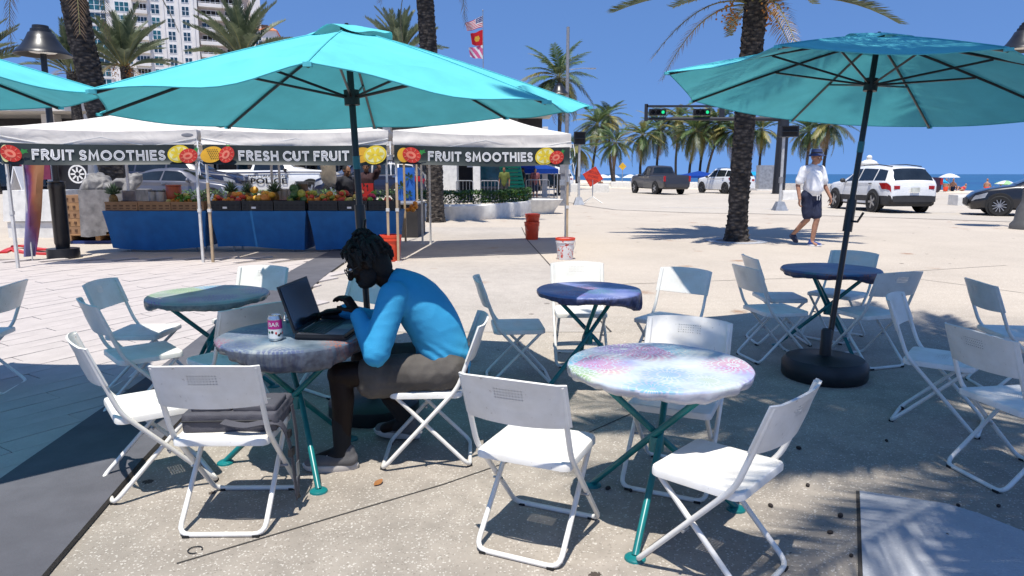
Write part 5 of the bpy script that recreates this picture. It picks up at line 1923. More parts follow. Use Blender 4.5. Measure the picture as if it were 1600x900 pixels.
def make_car(kind, body, label, cat, loc, rz, group='vehicles along the beach road', zs=1.0, ls=1.0, lower=None, rim='rim', spokes=5, plate=True, name='parked_car', box=False):
    sh = SHAPES[kind]
    L, Wd = sh['L'] * ls, sh['W']
    t = thing(name, label, cat, loc, rz, group)
    def sec(u):
        """half cross-section at station u (fraction of the length): list of (y, z)"""
        top = interp(sh['top'], u) * zs; bel = min(interp(sh['belt'], u) * zs, top - .02)
        w = Wd * interp(sh['wid'], u)
        bot = sh['bot'] + (.10 if abs(u) > .47 else 0)
        bot = min(bot, bel - .12)
        h = top - bel
        k = max(0, min(1, h / .35))
        wr = w * (.97 - (.97 - sh['roof']) * k)
        mid = bot + (bel - bot) * .42
        return [(0, bot), (w * .86, bot), (w * .965, bot + .07), (w * .995, mid), (w * .985, bel - .05), (w * .955, bel), (wr * 1.0, top - min(.07, h * .4)), (wr * .9, top - .012 * k - .006), (wr * .45, top + .004), (0, top + .008)]
    us = sorted(set([-.5, -.4985, -.4965, -.4925, -.487, -.48, -.47, -.46, .46, .47, .48, .487, .4925, .4965, .4985, .5] + [p[0] for p in sh['top']] + [-.44 + .88 * k / 34 for k in range(35)]))
    b = MB(); rows = []
    for u in us:
        s = sec(u)
        full = [(u * L, -y, z) for y, z in s] + [(u * L, y, z) for y, z in s[::-1][1:]]
        rows.append(full[:-1])
    n = len(rows[0])
    for i in range(len(rows) - 1):
        for k in range(n):
            l = (k + 1) % n
            low = (k in (0, 1, 2) or k in (n - 1, n - 2, n - 3)) if lower else False
            if not b.v:
                for r_ in rows:
                    b.v += r_
            b.f.append([i * n + k, i * n + l, (i + 1) * n + l, (i + 1) * n + k]); b.m.append(1 if low else 0); b.s.append(True)
    b.f.append(list(range(n))); b.m.append(1 if lower else 0); b.s.append(False)
    b.f.append([(len(rows) - 1) * n + k for k in range(n)][::-1]); b.m.append(1 if lower else 0); b.s.append(False)
    b.build('body', [body, lower or body], t)

    def side(u, f, a=4, e=5, off=.006, sg=1):
        """point on the flank between section points a and e"""
        s = sec(u)
        p = s[5] if a == 'belt' else s[a]
        q = s[6] if e == 'roof' else s[e]
        y, z = p[0] + (q[0] - p[0]) * f, p[1] + (q[1] - p[1]) * f
        dy, dz = q[0] - p[0], q[1] - p[1]
        m_ = math.hypot(dy, dz) or 1
        return (u * L, sg * (y + off * dz / m_), z - off * dy / m_)

    def patch(b, u0, u1, v0, v1, a, e, off, sg, m=0, u0t=None, u1t=None, nu=7, nv=4):
        u0t = u0 if u0t is None else u0t; u1t = u1 if u1t is None else u1t
        rows = []
        for j in range(nv + 1):
            f = j / nv
            A, Bq = u0 + (u0t - u0) * f, u1 + (u1t - u1) * f
            rows.append([side(A + (Bq - A) * i / nu, v0 + (v1 - v0) * f, a, e, off, sg) for i in range(nu + 1)])
        if sg > 0:
            rows = rows[::-1]
        b.grid(rows, m)

    for sg in (-1, 1):
        for (w0, w1, w0t, w1t) in sh['win']:
            wb = MB(); patch(wb, w0, w1, .06, .9, 'belt', 'roof', .010, sg, 0, w0t, w1t)
            wb.build('side_window', MT['glass'], t)
    def topgrid(u0, u1, name, w=.93):
        b = MB(); rows = []
        for j in range(9):
            u = u0 + (u1 - u0) * j / 8
            s = sec(u)
            ym = s[6][0] * w
            row = []
            for k in range(-5, 6):
                f = k / 5
                y = f * ym
                ay = abs(y)
                if ay > s[7][0]:
                    q = (ay - s[7][0]) / max(.001, s[6][0] - s[7][0]); z = s[7][1] + (s[6][1] - s[7][1]) * q
                elif ay > s[8][0]:
                    q = (ay - s[8][0]) / max(.001, s[7][0] - s[8][0]); z = s[8][1] + (s[7][1] - s[8][1]) * q
                else:
                    q = ay / max(.001, s[8][0]); z = s[9][1] + (s[8][1] - s[9][1]) * q
                row.append((u * L, y, z))
            rows.append(row)
        # push out along the slope
        a, c = V(rows[0][5]), V(rows[-1][5])
        d = (c - a).normalized(); nrm = V((-d.z, 0, d.x))
        if nrm.z < 0:
            nrm = -nrm
        rows = [[V(p) + nrm * .012 for p in r_] for r_ in rows]
        b.grid(rows if u1 > u0 else rows[::-1])
        return b.build(name, MT['glass'], t)
    topgrid(sh['ws'][0], sh['ws'][1], 'windscreen', .9)
    topgrid(sh['rw'][1], sh['rw'][0], 'rear_window', .93)
    # doors with handles
    dw = sh['win'][-2:] if kind != 'pickup' else sh['win']
    for sg in (-1, 1):
        for (w0, w1, w0t, w1t) in dw:
            db = MB(); patch(db, w0 + .0, w1 + .012, 0, 1, 2, 4, .006, sg, 0, nu=6)
            d = db.build('door', body, t)
            hx = side(w0 + .022, .95, 3, 4, .02, sg)
            MB().box(hx, (.16, .03, .03)).build('handle', MT['chrome'] if body is not MT.get('p_white') else MT['clad'], d)
    # wheels
    for ax in sh['ax']:
        for sg in (-1, 1):
            r = sh['r']; y = Wd * interp(sh['wid'], ax) + .012
            rot = Matrix.Rotation(-sg * pi / 2, 3, 'X')
            ab = MB().lathe([(0, 0), (r * 1.17, 0), (r * 1.19, -.01)], 28, (ax * L, sg * (y + .001), r + .02), 0, rot)
            ab.build('wheel_arch', MT['clad'] if lower else MT['rubber'], t)
            wh = MB().lathe([(r * .62, .0), (r * .9, .01), (r, -.03), (r, -.2), (r * .9, -.24)], 28, (ax * L, sg * (y + .02), r), 0, rot).build('wheel', MT['rubber'], t)
            rb = MB().lathe([(r * .66, .002), (r * .63, .006), (r * .6, -.03), (r * .1, -.035), (0, -.035)], 28, (ax * L, sg * (y + .02), r), 1, rot)
            for k in range(spokes):
                a = 2 * pi * k / spokes
                p = rot @ V((cos(a) * r * .36, sin(a) * r * .36, -.012))
                rb.box(V((ax * L, sg * (y + .02), r)) + p, (r * .56, r * (.20 if spokes < 7 else .07), .02), rot @ Matrix.Rotation(a, 3, 'Z'))
            rb.lathe([(0, .0), (r * .13, -.004), (r * .15, -.02)], 14, (ax * L, sg * (y + .02), r), 0, rot)
            rb.build('rim', [MT[rim], MT['rubber']], wh)
    # lamps, plate, mirrors, bumper
    zt = interp(sh['belt'], -.48) * zs
    for sg in (-1, 1):
        lb = MB()
        if kind == 'pickup':
            lb.box((-.4955 * L, sg * Wd * .90, zt - .16), (.07, .14, .36))
        else:
            patch(lb, -.492, -.405 if kind == 'suv' else -.44, .5 if kind == 'suv' else .25, .98, 3, 4, .012, sg, 0, -.488, -.36 if kind == 'suv' else -.42)
            lb.box((-.494 * L, sg * Wd * .66, zt - .14), (.05, .2 if kind == 'suv' else .34, .12))
        lb.build('tail_light', MT['tail'], t)
        hb = MB(); patch(hb, .40, .478, .45, .95, 3, 4, .014, sg, 0, .385, .465)
        hb.build('headlight', MT['headl'], t)
        mb = MB(); p = V(side(sh['win'][-1][1] - .02, 1.0, 3, 4, .0, sg))
        mb.ell(p + V((0, sg * .13, .10)), (.07, .11, .085), 10, 8); mb.box(p + V((0, sg * .03, .04)), (.05, .12, .04))
        mb.build('wing_mirror', MT['clad'] if kind != 'sedan' else body, t)
    zb = sh['bot'] + .26
    MB().box((-.497 * L, 0, zb), (.12, Wd * 1.62, .2 if kind != 'pickup' else .22), m=0).build('rear_bumper', lower or (MT['chrome'] if kind == 'pickup' and body is MT.get('p_white') else body), t)
    MB().box((.492 * L, 0, zb - .02), (.12, Wd * 1.3, .2)).build('front_bumper', lower or MT['clad'], t)
    if plate:
        MB().box((-.5 * L - .012 - (.05 if kind != 'pickup' else 0), 0, (zt - .22) if kind != 'pickup' else zb), (.012, .32, .16)).build('number_plate', MT['plate'], t)
    gb = MB()
    for k in range(4):
        gb.box((.494 * L, 0, interp(sh['belt'], .46) * zs - .12 - .06 * k), (.05, Wd * 1.0, .018))
    gb.build('grille', MT['black'], t)
    if kind != 'sedan':
        rb = MB()
        u0, u1 = (-.38, .04) if kind == 'suv' else (-.09, .03)
        if kind == 'suv':
            for sg in (-1, 1):
                rb.tube([(u0 * L, sg * Wd * sh['roof'] * .8, interp(sh['top'], u0) * zs + .03), (u0 * L * .5, sg * Wd * sh['roof'] * .8, interp(sh['top'], u0 / 2) * zs + .035), (u1 * L, sg * Wd * sh['roof'] * .8, interp(sh['top'], u1) * zs + .03)], .018, 6)
            rb.build('roof_rail', MT['clad'], t)
    return t


MT['p_white'] = paint('white_car_paint', (.74, .74, .73))
MT['p_silver'] = paint('silver_car_paint', (.11, .112, .135), .6, .3, .3)
MT['p_navy'] = paint('navy_car_paint', (.008, .012, .035))
MT['p_black'] = paint('black_car_paint', (.006, .006, .008))
MT['p_grey'] = paint('charcoal_car_paint', (.028, .026, .028))
MT['p_red'] = paint('dark_maroon_paint', (.03, .006, .008))


def gpos(x, y):
    return V((x, y, gz(y, x) + .006))


make_car('suv', MT['p_white'], 'white crossover with grey lower cladding driving past behind the walking man', 'car', gpos(13.95, 27.1), R(92), lower=MT['clad'])
make_car('pickup', MT['p_grey'], 'dark grey pickup truck on the beach road', 'pickup truck', gpos(10.3, 50.1), R(103), zs=1.0, name='pickup_truck')
make_car('suv', MT['p_white'], 'white SUV partly behind the palm trunk on the beach road', 'car', gpos(15.3, 51.2), R(107), zs=1.05, ls=1.06, rim='rim_dark')
make_car('pickup', MT['p_red'], 'dark maroon pickup almost hidden behind the white crossover', 'pickup truck', gpos(22.55, 41.8), R(90), zs=.92, name='pickup_truck')
bc = make_car('sedan', MT['p_black'], 'black car cut by the right edge behind the lamp post base', 'car', gpos(17.75, 23.3), R(152), spokes=11, rim='rim', zs=1.0)
make_car('suv', MT['p_white'], 'white SUV seen between the right tent post and the white signal pole', 'car', gpos(4.9, 71), R(95))
SG = 'vehicles parked behind the fruit stall'
make_car('sedan', MT['p_silver'], 'silver sedan parked behind the left stall table', 'car', gpos(-12.2, 26.2), R(-1), SG)
make_car('suv', MT['p_navy'], 'large navy SUV parked behind the silver sedan', 'car', gpos(-13.6, 29.3), R(0), SG, zs=1.1, ls=1.16)
pol = make_car('pickup', MT['p_white'], 'white police pickup with dark stripe behind the stall', 'police truck', gpos(-10.85, 32.6), R(0), SG, name='police_truck')
make_car('suv', MT['p_white'], 'white SUV behind the fruit sellers', 'car', gpos(-7.6, 36.5), R(180), SG, zs=1.08)
make_car('suv', MT['p_navy'], 'dark blue SUV behind the umbrella pole and stall end', 'car', gpos(-5.9, 30.0), R(180), SG, zs=.98)
# police markings on the near flank
stripe = paint('navy_stripe', (.012, .02, .07))
b = MB()
b.grid([[(x, -1.015, z + .02 * sin(x)) for x in [-2.7 + 5.2 * k / 20 for k in range(21)]] for z in (1.155, 1.215)])
b.build('stripe', stripe, pol)
for txt, sz, z, x, fs in (('POLICE', .40, .80, .05, (1.25, .8)), ('FORT LAUDERDALE', .17, 1.02, .05, (1.2, .9))):
    lm = text_mesh(txt, sz, MT['p_black'], 0, .012 if sz > .3 else .003, 'CENTER', fs)
    for v in lm.vertices:
        v.co = V((v.co.x + x, -1.018, v.co.y + z))
    link('lettering', lm, pol)
bb = MB().box((-.35, 0, 1.99), (.28, 1.1, .09))
bb.build('light_bar', glass('blue_light_bar', (.02, .04, .25), .1), pol)
# ------------------------------------------------------------------ palms
def leaf_mat(name, a, c, trans=.25):
    m, nt, b = nodes(name)
    f = noise_tex(nt, 2.5, 4)
    col = ramp(nt, f, [(.3, a), (.7, c)])
    nt.links.new(col, b.inputs['Base Color'])
    b.inputs['Roughness'].default_value = .45
    tr = N(nt, 'BsdfTranslucent'); nt.links.new(col, tr.inputs[0])
    mx = N(nt, 'MixShader'); mx.inputs[0].default_value = trans
    nt.links.new(b.outputs[0], mx.inputs[1]); nt.links.new(tr.outputs[0], mx.inputs[2])
    nt.links.new(mx.outputs[0], nt.nodes['Material Output'].inputs[0])
    return m


LM = {'green': leaf_mat('palm_leaf_green', (.05, .1, .03), (.12, .18, .06)), 'grey': leaf_mat('date_leaf_greygreen', (.06, .085, .045), (.15, .18, .1)), 'yellow': leaf_mat('palm_leaf_yellow', (.22, .2, .05), (.3, .26, .07)), 'dead': leaf_mat('dead_palm_leaf', (.16, .1, .05), (.3, .2, .11), .15), 'dark': leaf_mat('dark_palm_leaf', (.03, .055, .02), (.07, .1, .04))}
MT['stalk'] = mat('palm_rachis', (.22, .2, .07), .6)


def frond_mesh(name, L, n, droop, ll, wid, leafm, vee=.5, hang=.0, seed=0, bare=.12, sweep=.0):
    """one pinnate leaf growing along +X, arching down by droop; many separate leaflets"""
    rnd = random.Random(seed)
    b = MB()
    def P(s):
        return V((L * (s - .10 * droop * s * s), sweep * L * s * s, L * (.12 * s - droop * .62 * s * s)))
    pts = [P(k / 9) for k in range(10)]
    b.tube(pts, [.022 * L / 3 * (1 - .85 * k / 9) + .003 for k in range(10)], 5, 1)
    for k in range(n):
        s = bare + (1 - bare) * (k + .5) / n
        p = P(s); d = (P(min(1, s + .02)) - P(s - .02)).normalized()
        lat = V((-d.y, d.x, 0)).normalized(); u = lat.cross(d) * -1
        if u.z < 0:
            u = -u
        env = min(1, 2.6 * (s - bare + .08)) * (1 - .55 * max(0, s - .55) / .45)
        for sg in (-1, 1):
            l = ll * env * rnd.uniform(.85, 1.12)
            fwd = .55 + .7 * s + rnd.uniform(-.12, .12)
            dirv = (lat * sg * cos(fwd * .75) + d * sin(fwd * .75) + u * (vee * (1 - .4 * s) + rnd.uniform(-.12, .12))).normalized()
            tip = p + dirv * l - V((0, 0, hang * l * (.5 + .5 * rnd.random())))
            mid = p + dirv * l * .5 - V((0, 0, hang * l * .16))
            w = wid * (.7 + .3 * env)
            sd = d * w * .5
            b.add([p - sd * .5, mid - sd, tip, mid + sd, p + sd * .5], [(0, 1, 3, 4), (1, 2, 3)], 0)
    return b.mesh(name, [leafm, MT['stalk']])


MT['trunk'] = None
m, nt, bs = nodes('palm_trunk_bark')
vz = N(nt, 'Mapping'); vz.inputs['Scale'].default_value = (1, 1, 2.4)
nt.links.new(coord(nt), vz.inputs[0])
vo = N(nt, 'TexVoronoi', Scale=7.0); nt.links.new(vz.outputs[0], vo.inputs['Vector'])
fn = noise_tex(nt, 22, 5, .7)
cc = ramp(nt, math_(nt, 'ADD', math_(nt, 'MULTIPLY', vo.outputs['Distance'], .8), math_(nt, 'MULTIPLY', fn, .45)), [(.3, (.16, .13, .10)), (.55, (.06, .05, .042)), (.85, (.02, .017, .015))])
nt.links.new(cc, bs.inputs['Base Color']); bs.inputs['Roughness'].default_value = .95
bump(nt, bs, fn, .6, .03)
MT['bark'] = m
MT['bark_pale'] = mat('pale_palm_bark', (.12, .1, .085), .9, var=.3, scale=8, bmp=.4, bscale=20)
MT['bark_dark'] = mat('dark_palm_bark', (.035, .03, .026), .9, var=.3, scale=8, bmp=.4, bscale=20)
MT['dates'] = mat('orange_date_fruit', (.5, .2, .03), .6, var=.2)


def trunk(b, pts, r0, r1, rough=.0, seg=16, scale_h=.11, seed=0, flare=0.0):
    """trunk with overlapping leaf-base bosses"""
    rnd = random.Random(seed)
    P = [V(p) for p in pts]
    Ltot = sum((a - c).length for a, c in zip(P[:-1], P[1:]))
    n = max(8, int(Ltot / (scale_h / 2)))
    rows = []
    for i in range(n + 1):
        s = i / n * (len(P) - 1)
        k = min(int(s), len(P) - 2); f = s - k
        p0, p1, p2, p3 = P[max(k - 1, 0)], P[k], P[k + 1], P[min(k + 2, len(P) - 1)]
        c = .5 * ((2 * p1) + (p2 - p0) * f + (2 * p0 - 5 * p1 + 4 * p2 - p3) * f * f + (3 * p1 - p0 - 3 * p2 + p3) * f ** 3)
        q = i / n
        r = r0 + (r1 - r0) * q + flare * max(0, 1 - q * Ltot / .6) ** 2
        row = []
        for j in range(seg):
            a = 2 * pi * j / seg
            ph = ((j * 3 + i * 2) % 4) / 3.0
            h = rough * (.35 + .65 * ((i % 2) ^ (j % 2))) * rnd.uniform(.3, 1.2)
            row.append(c + V((cos(a), sin(a), 0)) * (r + h))
        rows.append(row)
    b.grid(rows, 0, True, True)
    b.f_last = None
    return b


def palm(name, label, pts, r0, r1, fr, n, el0, el1, seed, barkm, rough=.02, group=None, dead=0, frs=1.0, dates=0, az=None, flare=.05, boss=0, mix=None, wind=0.0):
    rnd = random.Random(seed)
    base = V(pts[0])
    t = thing(name, label, 'palm tree', base, 0, group)
    P = [V(p) - base for p in pts]
    b = trunk(MB(), P, r0, r1, rough, 18 if rough > .03 else 10, .16 if rough > .03 else .5, seed, flare)
    if rough > .03:
        rb = random.Random(seed + 5)
        Lt = (P[-1] - P[0]).length
        nb = int(Lt / .075)
        for i in range(nb):
            f = i / nb
            k = min(int(f * (len(P) - 1)), len(P) - 2); ff = f * (len(P) - 1) - k
            c = P[k].lerp(P[k + 1], ff); r = r0 + (r1 - r0) * f + flare * max(0, 1 - f * Lt / .6) ** 2
            for j in range(7):
                a = 2 * pi * (j + .5 * (i % 2)) / 7 + rb.uniform(-.12, .12)
                o = V((cos(a), sin(a), 0)); s_ = V((-sin(a), cos(a), 0)) * r * .4
                h = rb.uniform(.02, .05)
                q = c + o * r * .97
                b.add([q - s_ - V((0, 0, .05)), q + s_ - V((0, 0, .05)), q + o * h + s_ * .45 + V((0, 0, .045)), q + o * h - s_ * .45 + V((0, 0, .045)), q + V((0, 0, .075))], [(0, 1, 2, 3), (3, 2, 4), (0, 3, 4), (1, 4, 2)])
    b.build('trunk', barkm, t)
    top = P[-1]
    for k in range(n):
        f = k / max(1, n - 1)
        a = (k * 2.39996 + rnd.uniform(-.2, .2)) if az is None else rnd.uniform(*az)
        el = el0 + (el1 - el0) * f + rnd.uniform(-.12, .12)
        pool = fr['dead'] if k >= n - dead else fr['live']
        o = link('frond', rnd.choice(pool), t, top + V((cos(a), sin(a), 0)) * r1 * .5 + V((0, 0, .12 - .25 * f)))
        o.rotation_mode = 'XYZ'
        o.rotation_euler = (rnd.uniform(-.25, .25), -el, a + wind * (.6 + .4 * rnd.random()) * sin(a))
        s = frs * rnd.uniform(.85, 1.1)
        o.scale = (s, s, s)
    for k in range(dates):
        a = k * 2.1 + seed
        db = MB()
        c = top + V((cos(a) * .55, sin(a) * .55, -.28)) * frs
        db.tube([top, top + V((cos(a) * .4, sin(a) * .4, .12)) * frs, c + V((0, 0, .1))], .02, 5)
        for q in range(60):
            db.ell(c + V((rnd.gauss(0, .13), rnd.gauss(0, .13), rnd.gauss(-.05, .16))) * frs, (.025 * frs,) * 3, 5, 4, 0)
        stuff(db.build('date_cluster', MT['dates'], t))
    return t


DATE = {'live': [frond_mesh('date_frond', 3.0, 84, .34 + .13 * k, .52, .058, LM['grey'], .5, .08, k, .14) for k in range(3)], 'dead': [frond_mesh('dead_date_frond', 2.6, 44, 1.2, .4, .028, LM['dead'], .2, .35, 9, .15)]}
COCO = {'live': [frond_mesh('coconut_frond', 3.2, 46, .7 + .25 * k, .8, .095, LM[c], .12, .5, 20 + k, .14, s) for k, (c, s) in enumerate((('green', .12), ('green', -.1), ('yellow', .1), ('dark', 0)))], 'dead': [frond_mesh('dead_coconut_frond', 3.0, 34, 1.5, .65, .08, LM['dead'], .05, .7, 30, .15), frond_mesh('yellow_coconut_frond', 3.2, 38, 1.2, .75, .085, LM['yellow'], .05, .6, 31, .15)]}

# date palm beside the walking man: the lower crown shows at the top of the picture
p0 = at(1150, 377)
palm('date_palm', 'big date palm with rough trunk rising from the plaza left of the walking man', [p0, (p0.x + .04, p0.y - .0, 2.2), (p0.x + .1, p0.y, 3.6), (p0.x + .16, p0.y, 4.95)], .17, .2, DATE, 60, 1.4, .02, 3, MT['bark'], .035, 'date palms on the plaza', 4, .88, 3, flare=.07)
cb = MB()
cb.lathe([(.62, 0), (.62, .01), (.42, .012), (.40, .004)], 28, (p0.x, p0.y, p0.z + .004))
struct(cb.build('palm_pit_edge', MT['slab']))
db = MB().lathe([(0, .012), (.41, .008)], 24, (p0.x, p0.y, p0.z + .004))
struct(db.build('palm_pit_soil', MT['bed']))
# palm in the middle, behind the tents' right end
p1 = at(681, 347)
palm('date_palm', 'date palm trunk behind the right tent, crown above the picture', [p1, (p1.x - .05, p1.y, 3.5), (p1.x - .2, p1.y, 6.5), (p1.x - .3, p1.y, 8.6)], .22, .21, DATE, 38, 1.35, -.45, 5, MT['bark'], .035, 'date palms on the plaza', 4, 1.0, 0)
dd = link('frond', DATE['dead'][0], bpy.data.objects['date_palm.001'], V((-.65, -.1, 6.75 - p1.z)))
dd.rotation_euler = (.3, R(72), R(196))
dd.scale = (1.0, .55, .55)
# left palm with dark trunk against the sky
p2 = V((-9.3, 16.8, gz(16.8, -9.3)))
palm('date_palm', 'dark date palm trunk on the left beside the grey pole', [p2, (-9.5, 16.8, 2.4), (-9.85, 16.8, 4.6), (-10.1, 16.8, 7.2)], .25, .25, DATE, 34, 1.3, -.5, 8, MT['bark'], .035, 'date palms on the plaza', 5, 1.0, 2)
# date palms behind the tents, full crowns in front of the tower
for (px, py, y, fs, sd, lab) in ((195, 104, 42, 1.08, 12, 'date palm with orange fruit in front of the tall white tower, left one'), (380, 92, 42, 1.12, 14, 'date palm with orange fruit in front of the tower corner, right of the other'), (-35, 100, 40, 1.0, 16, 'date palm whose tips show at the left edge'), (626, 86, 44, .9, 18, 'small distant date palm behind the big umbrella vent'), (112, 112, 41, .85, 22, 'date palm partly behind the dark left trunk')):
    c = at_y(px, py, y)
    g0 = gz(y, c.x)
    palm('date_palm', lab, [(c.x + .2, y, g0), (c.x + .1, y, g0 + (c.z - g0) * .5), (c.x, y, c.z)], .24, .26, DATE, 40, 1.5, .12, sd, MT['bark'], .03, 'date palms behind the stall', 4, fs, 3 if fs > 1 else 0)
# coconut palms along the beach
cg = 'coconut palms along the beach'
lst = [(873, 122, 880, 62, 1.05, 'tall coconut palm behind the grey street light mast'), (934, 196, 925, 96, .95, 'coconut palm left of the orange diamond sign'), (950, 182, 958, 100, .95, 'tall thin coconut palm just above the diamond sign'), (962, 224, 960, 88, .85, 'short coconut palm left of the yellow sign'),
       (1004, 212, 1001, 96, 1.0, 'leaning coconut palm above the dark pickup cab'), (1030, 202, 1027, 102, 1.05, 'coconut palm behind the dark pickup bed'), (1060, 186, 1056, 104, 1.1, 'coconut palm under the left traffic light'), (1086, 206, 1076, 94, 1.05, 'coconut palm left of the white SUV'), (1103, 196, 1092, 98, 1.05, 'coconut palm right of the white SUV roof'),
       (1124, 192, 1101, 94, 1.0, 'curved coconut palm with hanging brown leaf'), (1148, 206, 1143, 92, 1.0, 'coconut palm close to the left side of the big palm trunk'), (1190, 204, 1188, 92, .9, 'coconut palm close to the right side of the big palm trunk'), (1264, 206, 1262, 84, .9, 'short coconut palm behind the walking man'), (1294, 196, 1287, 80, .9, 'coconut palm with bare thick trunk right of the walking man'), (905, 232, 902, 84, .8, 'low coconut palm behind the white signal pole')]
for k, (px, py, bxp, y, fs, lab) in enumerate(lst):
    c = at_y(px, py, y); bx_ = at_y(bxp, 290, y).x
    palm('coconut_palm', lab, [(bx_, y, .15), (bx_ * .6 + c.x * .4 - .15, y, .15 + c.z * .35), (bx_ * .25 + c.x * .75, y, c.z * .7), (c.x, y, c.z)], .19, .12, COCO, 38, 1.3, -.9, 40 + k, MT['bark_dark'] if k % 3 else MT['bark_pale'], .012, cg, 6, fs, 0, wind=.5, flare=.12)
SPARSE = {'live': [frond_mesh('date_frond', 3.0, 52, .4 + .15 * k, .5, .036, LM['grey'], .45, .08, 70 + k, .2) for k in range(2)], 'dead': DATE['dead']}
SPARSE['live'].append(DATE['live'][1])
# palm behind the viewer that throws the dappled shade on the front tables
palm('date_palm', 'date palm behind the viewer that dapples the front tables', [(5.0, -2.4, 0), (4.6, -1.4, 2.8), (3.8, .6, 5.2), (3.05, 1.85, 6.6)], .22, .2, SPARSE, 58, .95, -.55, 61, MT['bark'], .03, 'date palms on the plaza', 3, 1.12, 0)

# planter with hedge, and the flared concrete bench end
hp0 = [at(640, 342), at(705, 345), at(770, 343), at(815, 338), at(845, 333)]
pl_ = thing('concrete_planter', 'long white curved concrete planter holding the hedge', 'planter', hp0[1])
front = [p - hp0[1] for p in hp0]
rows = []
N_ = 24
def along(P, s):
    s *= len(P) - 1
    k = min(int(s), len(P) - 2)
    return P[k].lerp(P[k + 1], s - k)
fp = [along([V((-9.6, .9, 0)) ] + front, s / N_) for s in range(N_ + 1)]
rows = [[p + V((0, .12, 0)) for p in fp], [p + V((0, -.02, .42)) for p in fp], [p + V((0, .02, .47)) for p in fp], [p + V((0, .30, .47)) for p in fp], [p + V((0, .30, .25)) for p in fp]]
b = MB().grid([[V(q) for q in r] for r in rows], 0, False)
b.grid([[p + V((0, .30, .30)) for p in fp], [p + V((0, 2.6, .30)) for p in fp]], 1)
b.build('wall', [MT['offwhite'], MT['bed']], pl_)
hl = [leaf_mat('hedge_leaf_dark', (.02, .05, .012), (.05, .1, .02)), leaf_mat('hedge_leaf_light', (.06, .14, .02), (.12, .22, .04))]
hb = MB()
hr_ = random.Random(21)
for k in range(9000):
    s = hr_.random()
    p = along(fp, s * .90) + V((0, .35 + hr_.random() * 1.9, .46))
    hgt = .36 * (1 - .25 * noise.noise(p * 1.3 + hp0[1]))
    edge = hr_.random()
    if edge < .45:
        p.y = along(fp, s * .90).y + .33 + hr_.random() * .15; p.z += hr_.random() * hgt
    else:
        p.z += hgt * (.75 + .3 * hr_.random())
    a = hr_.uniform(0, 6.3); el = hr_.uniform(-.3, 1.1)
    d = V((cos(a) * cos(el), sin(a) * cos(el), sin(el))) * hr_.uniform(.05, .09); s_ = V((-sin(a), cos(a), hr_.uniform(-.4, .4))) * .028
    hb.add([p, p + d * .5 + s_, p + d, p + d * .5 - s_], [(0, 1, 2, 3)], 0 if hr_.random() < .55 else 1)
hd_ = hb.build('hedge', hl, None, hp0[1])
tag(hd_, 'low clipped green hedge growing in the long planter', 'hedge')
be = at(838, 336)
bn = thing('concrete_bench', 'white flared boat-shaped concrete bench end right of the hedge', 'bench', be)
b = MB()
rows = []
for z, k in ((0, .72), (.2, .84), (.46, 1.04), (.5, 1.06), (.5, .95)):
    row = []
    for q in range(32):
        a = 2 * pi * q / 32
        row.append((-.1 + 1.0 * k * cos(a) * (1.0 if cos(a) < 0 else 1.0), .9 + .75 * k * sin(a), z))
    rows.append(row)
b.grid(rows, 0, True, True); b.add(rows[-1], [tuple(range(32))])
b.build('body', MT['offwhite'], bn)
# ------------------------------------------------------------------ tall white tower on the left and its neighbour
MT['stucco'] = mat('cream_stucco', (.7, .66, .61), .85, var=.05, scale=.4, bmp=.1)
MT['stucco_pink'] = mat('pale_pink_stucco', (.52, .42, .37), .85, var=.05, scale=.4)
MT['wglass'] = glass('blue_window_glass', (.015, .04, .06), .06)
MT['wglass2'] = glass('teal_window_glass', (.02, .09, .11), .08)
MT['dark_in'] = mat('dark_interior', (.012, .011, .012), .8)
TD = 180.0
tw = thing('apartment_tower', 'tall white apartment tower with rows of blue windows and balconies', 'tower', (-83, TD, .2), R(20))
FH = 3.02
def wbox(name, c, d, m, parent):
    return MB().box(c, d).build(name, m, parent)
# local x runs along the facade: pixel 165..410 = -20.5..20
def lx(px):
    return (px - 287) / FPX * TD * 1.02
nf = 19
wbox('wall', ((lx(165) + lx(322)) / 2, 9, nf * FH / 2), (lx(322) - lx(165), 18, nf * FH), MT['stucco'], tw)
wbox('wall', (lx(366), 11.5, nf * FH / 2 + .6), (lx(410) - lx(322) - .02, 18, nf * FH + 1.2), MT['stucco_pink'], tw)
wbox('corner_pier', (lx(403), .9, nf * FH / 2 + .9), (2.4, 3.4, nf * FH + 1.8), MT['stucco'], tw)
wbox('roof', (lx(250), 9, nf * FH + .4), (26, 16, .8), MT['stucco'], tw)
def window_mesh(w, h, nx, ny, gm):
    b = MB()
    b.box((0, -.02, 0), (w, .06, h), m=0)
    pw, ph = (w - .1) / nx, (h - .1) / ny
    for i in range(nx):
        for j in range(ny):
            b.box((-w / 2 + .05 + pw * (i + .5), -.055, -h / 2 + .05 + ph * (j + .5)), (pw - .13, .03, ph - .13), m=1)
    return b.mesh('window', [MT['white'], gm])
cols = [(192, 3.6, 2.5, 3, 2, 1), (223, 3.1, 2.3, 3, 2, 1), (266, 1.9, 2.3, 2, 2, 1), (286, 1.75, 2.2, 2, 2, 0), (306, 1.75, 2.2, 2, 2, 0)]
for px, w, h, nx, ny, alt in cols:
    me = [window_mesh(w, h, nx, ny, MT['wglass']), window_mesh(w, h, nx, ny, MT['wglass2'])]
    for k in range(5, nf):
        link('window', me[1 if alt and (k * 7 + px) % 3 else 0], tw, (lx(px), -.02, k * FH + 1.5))
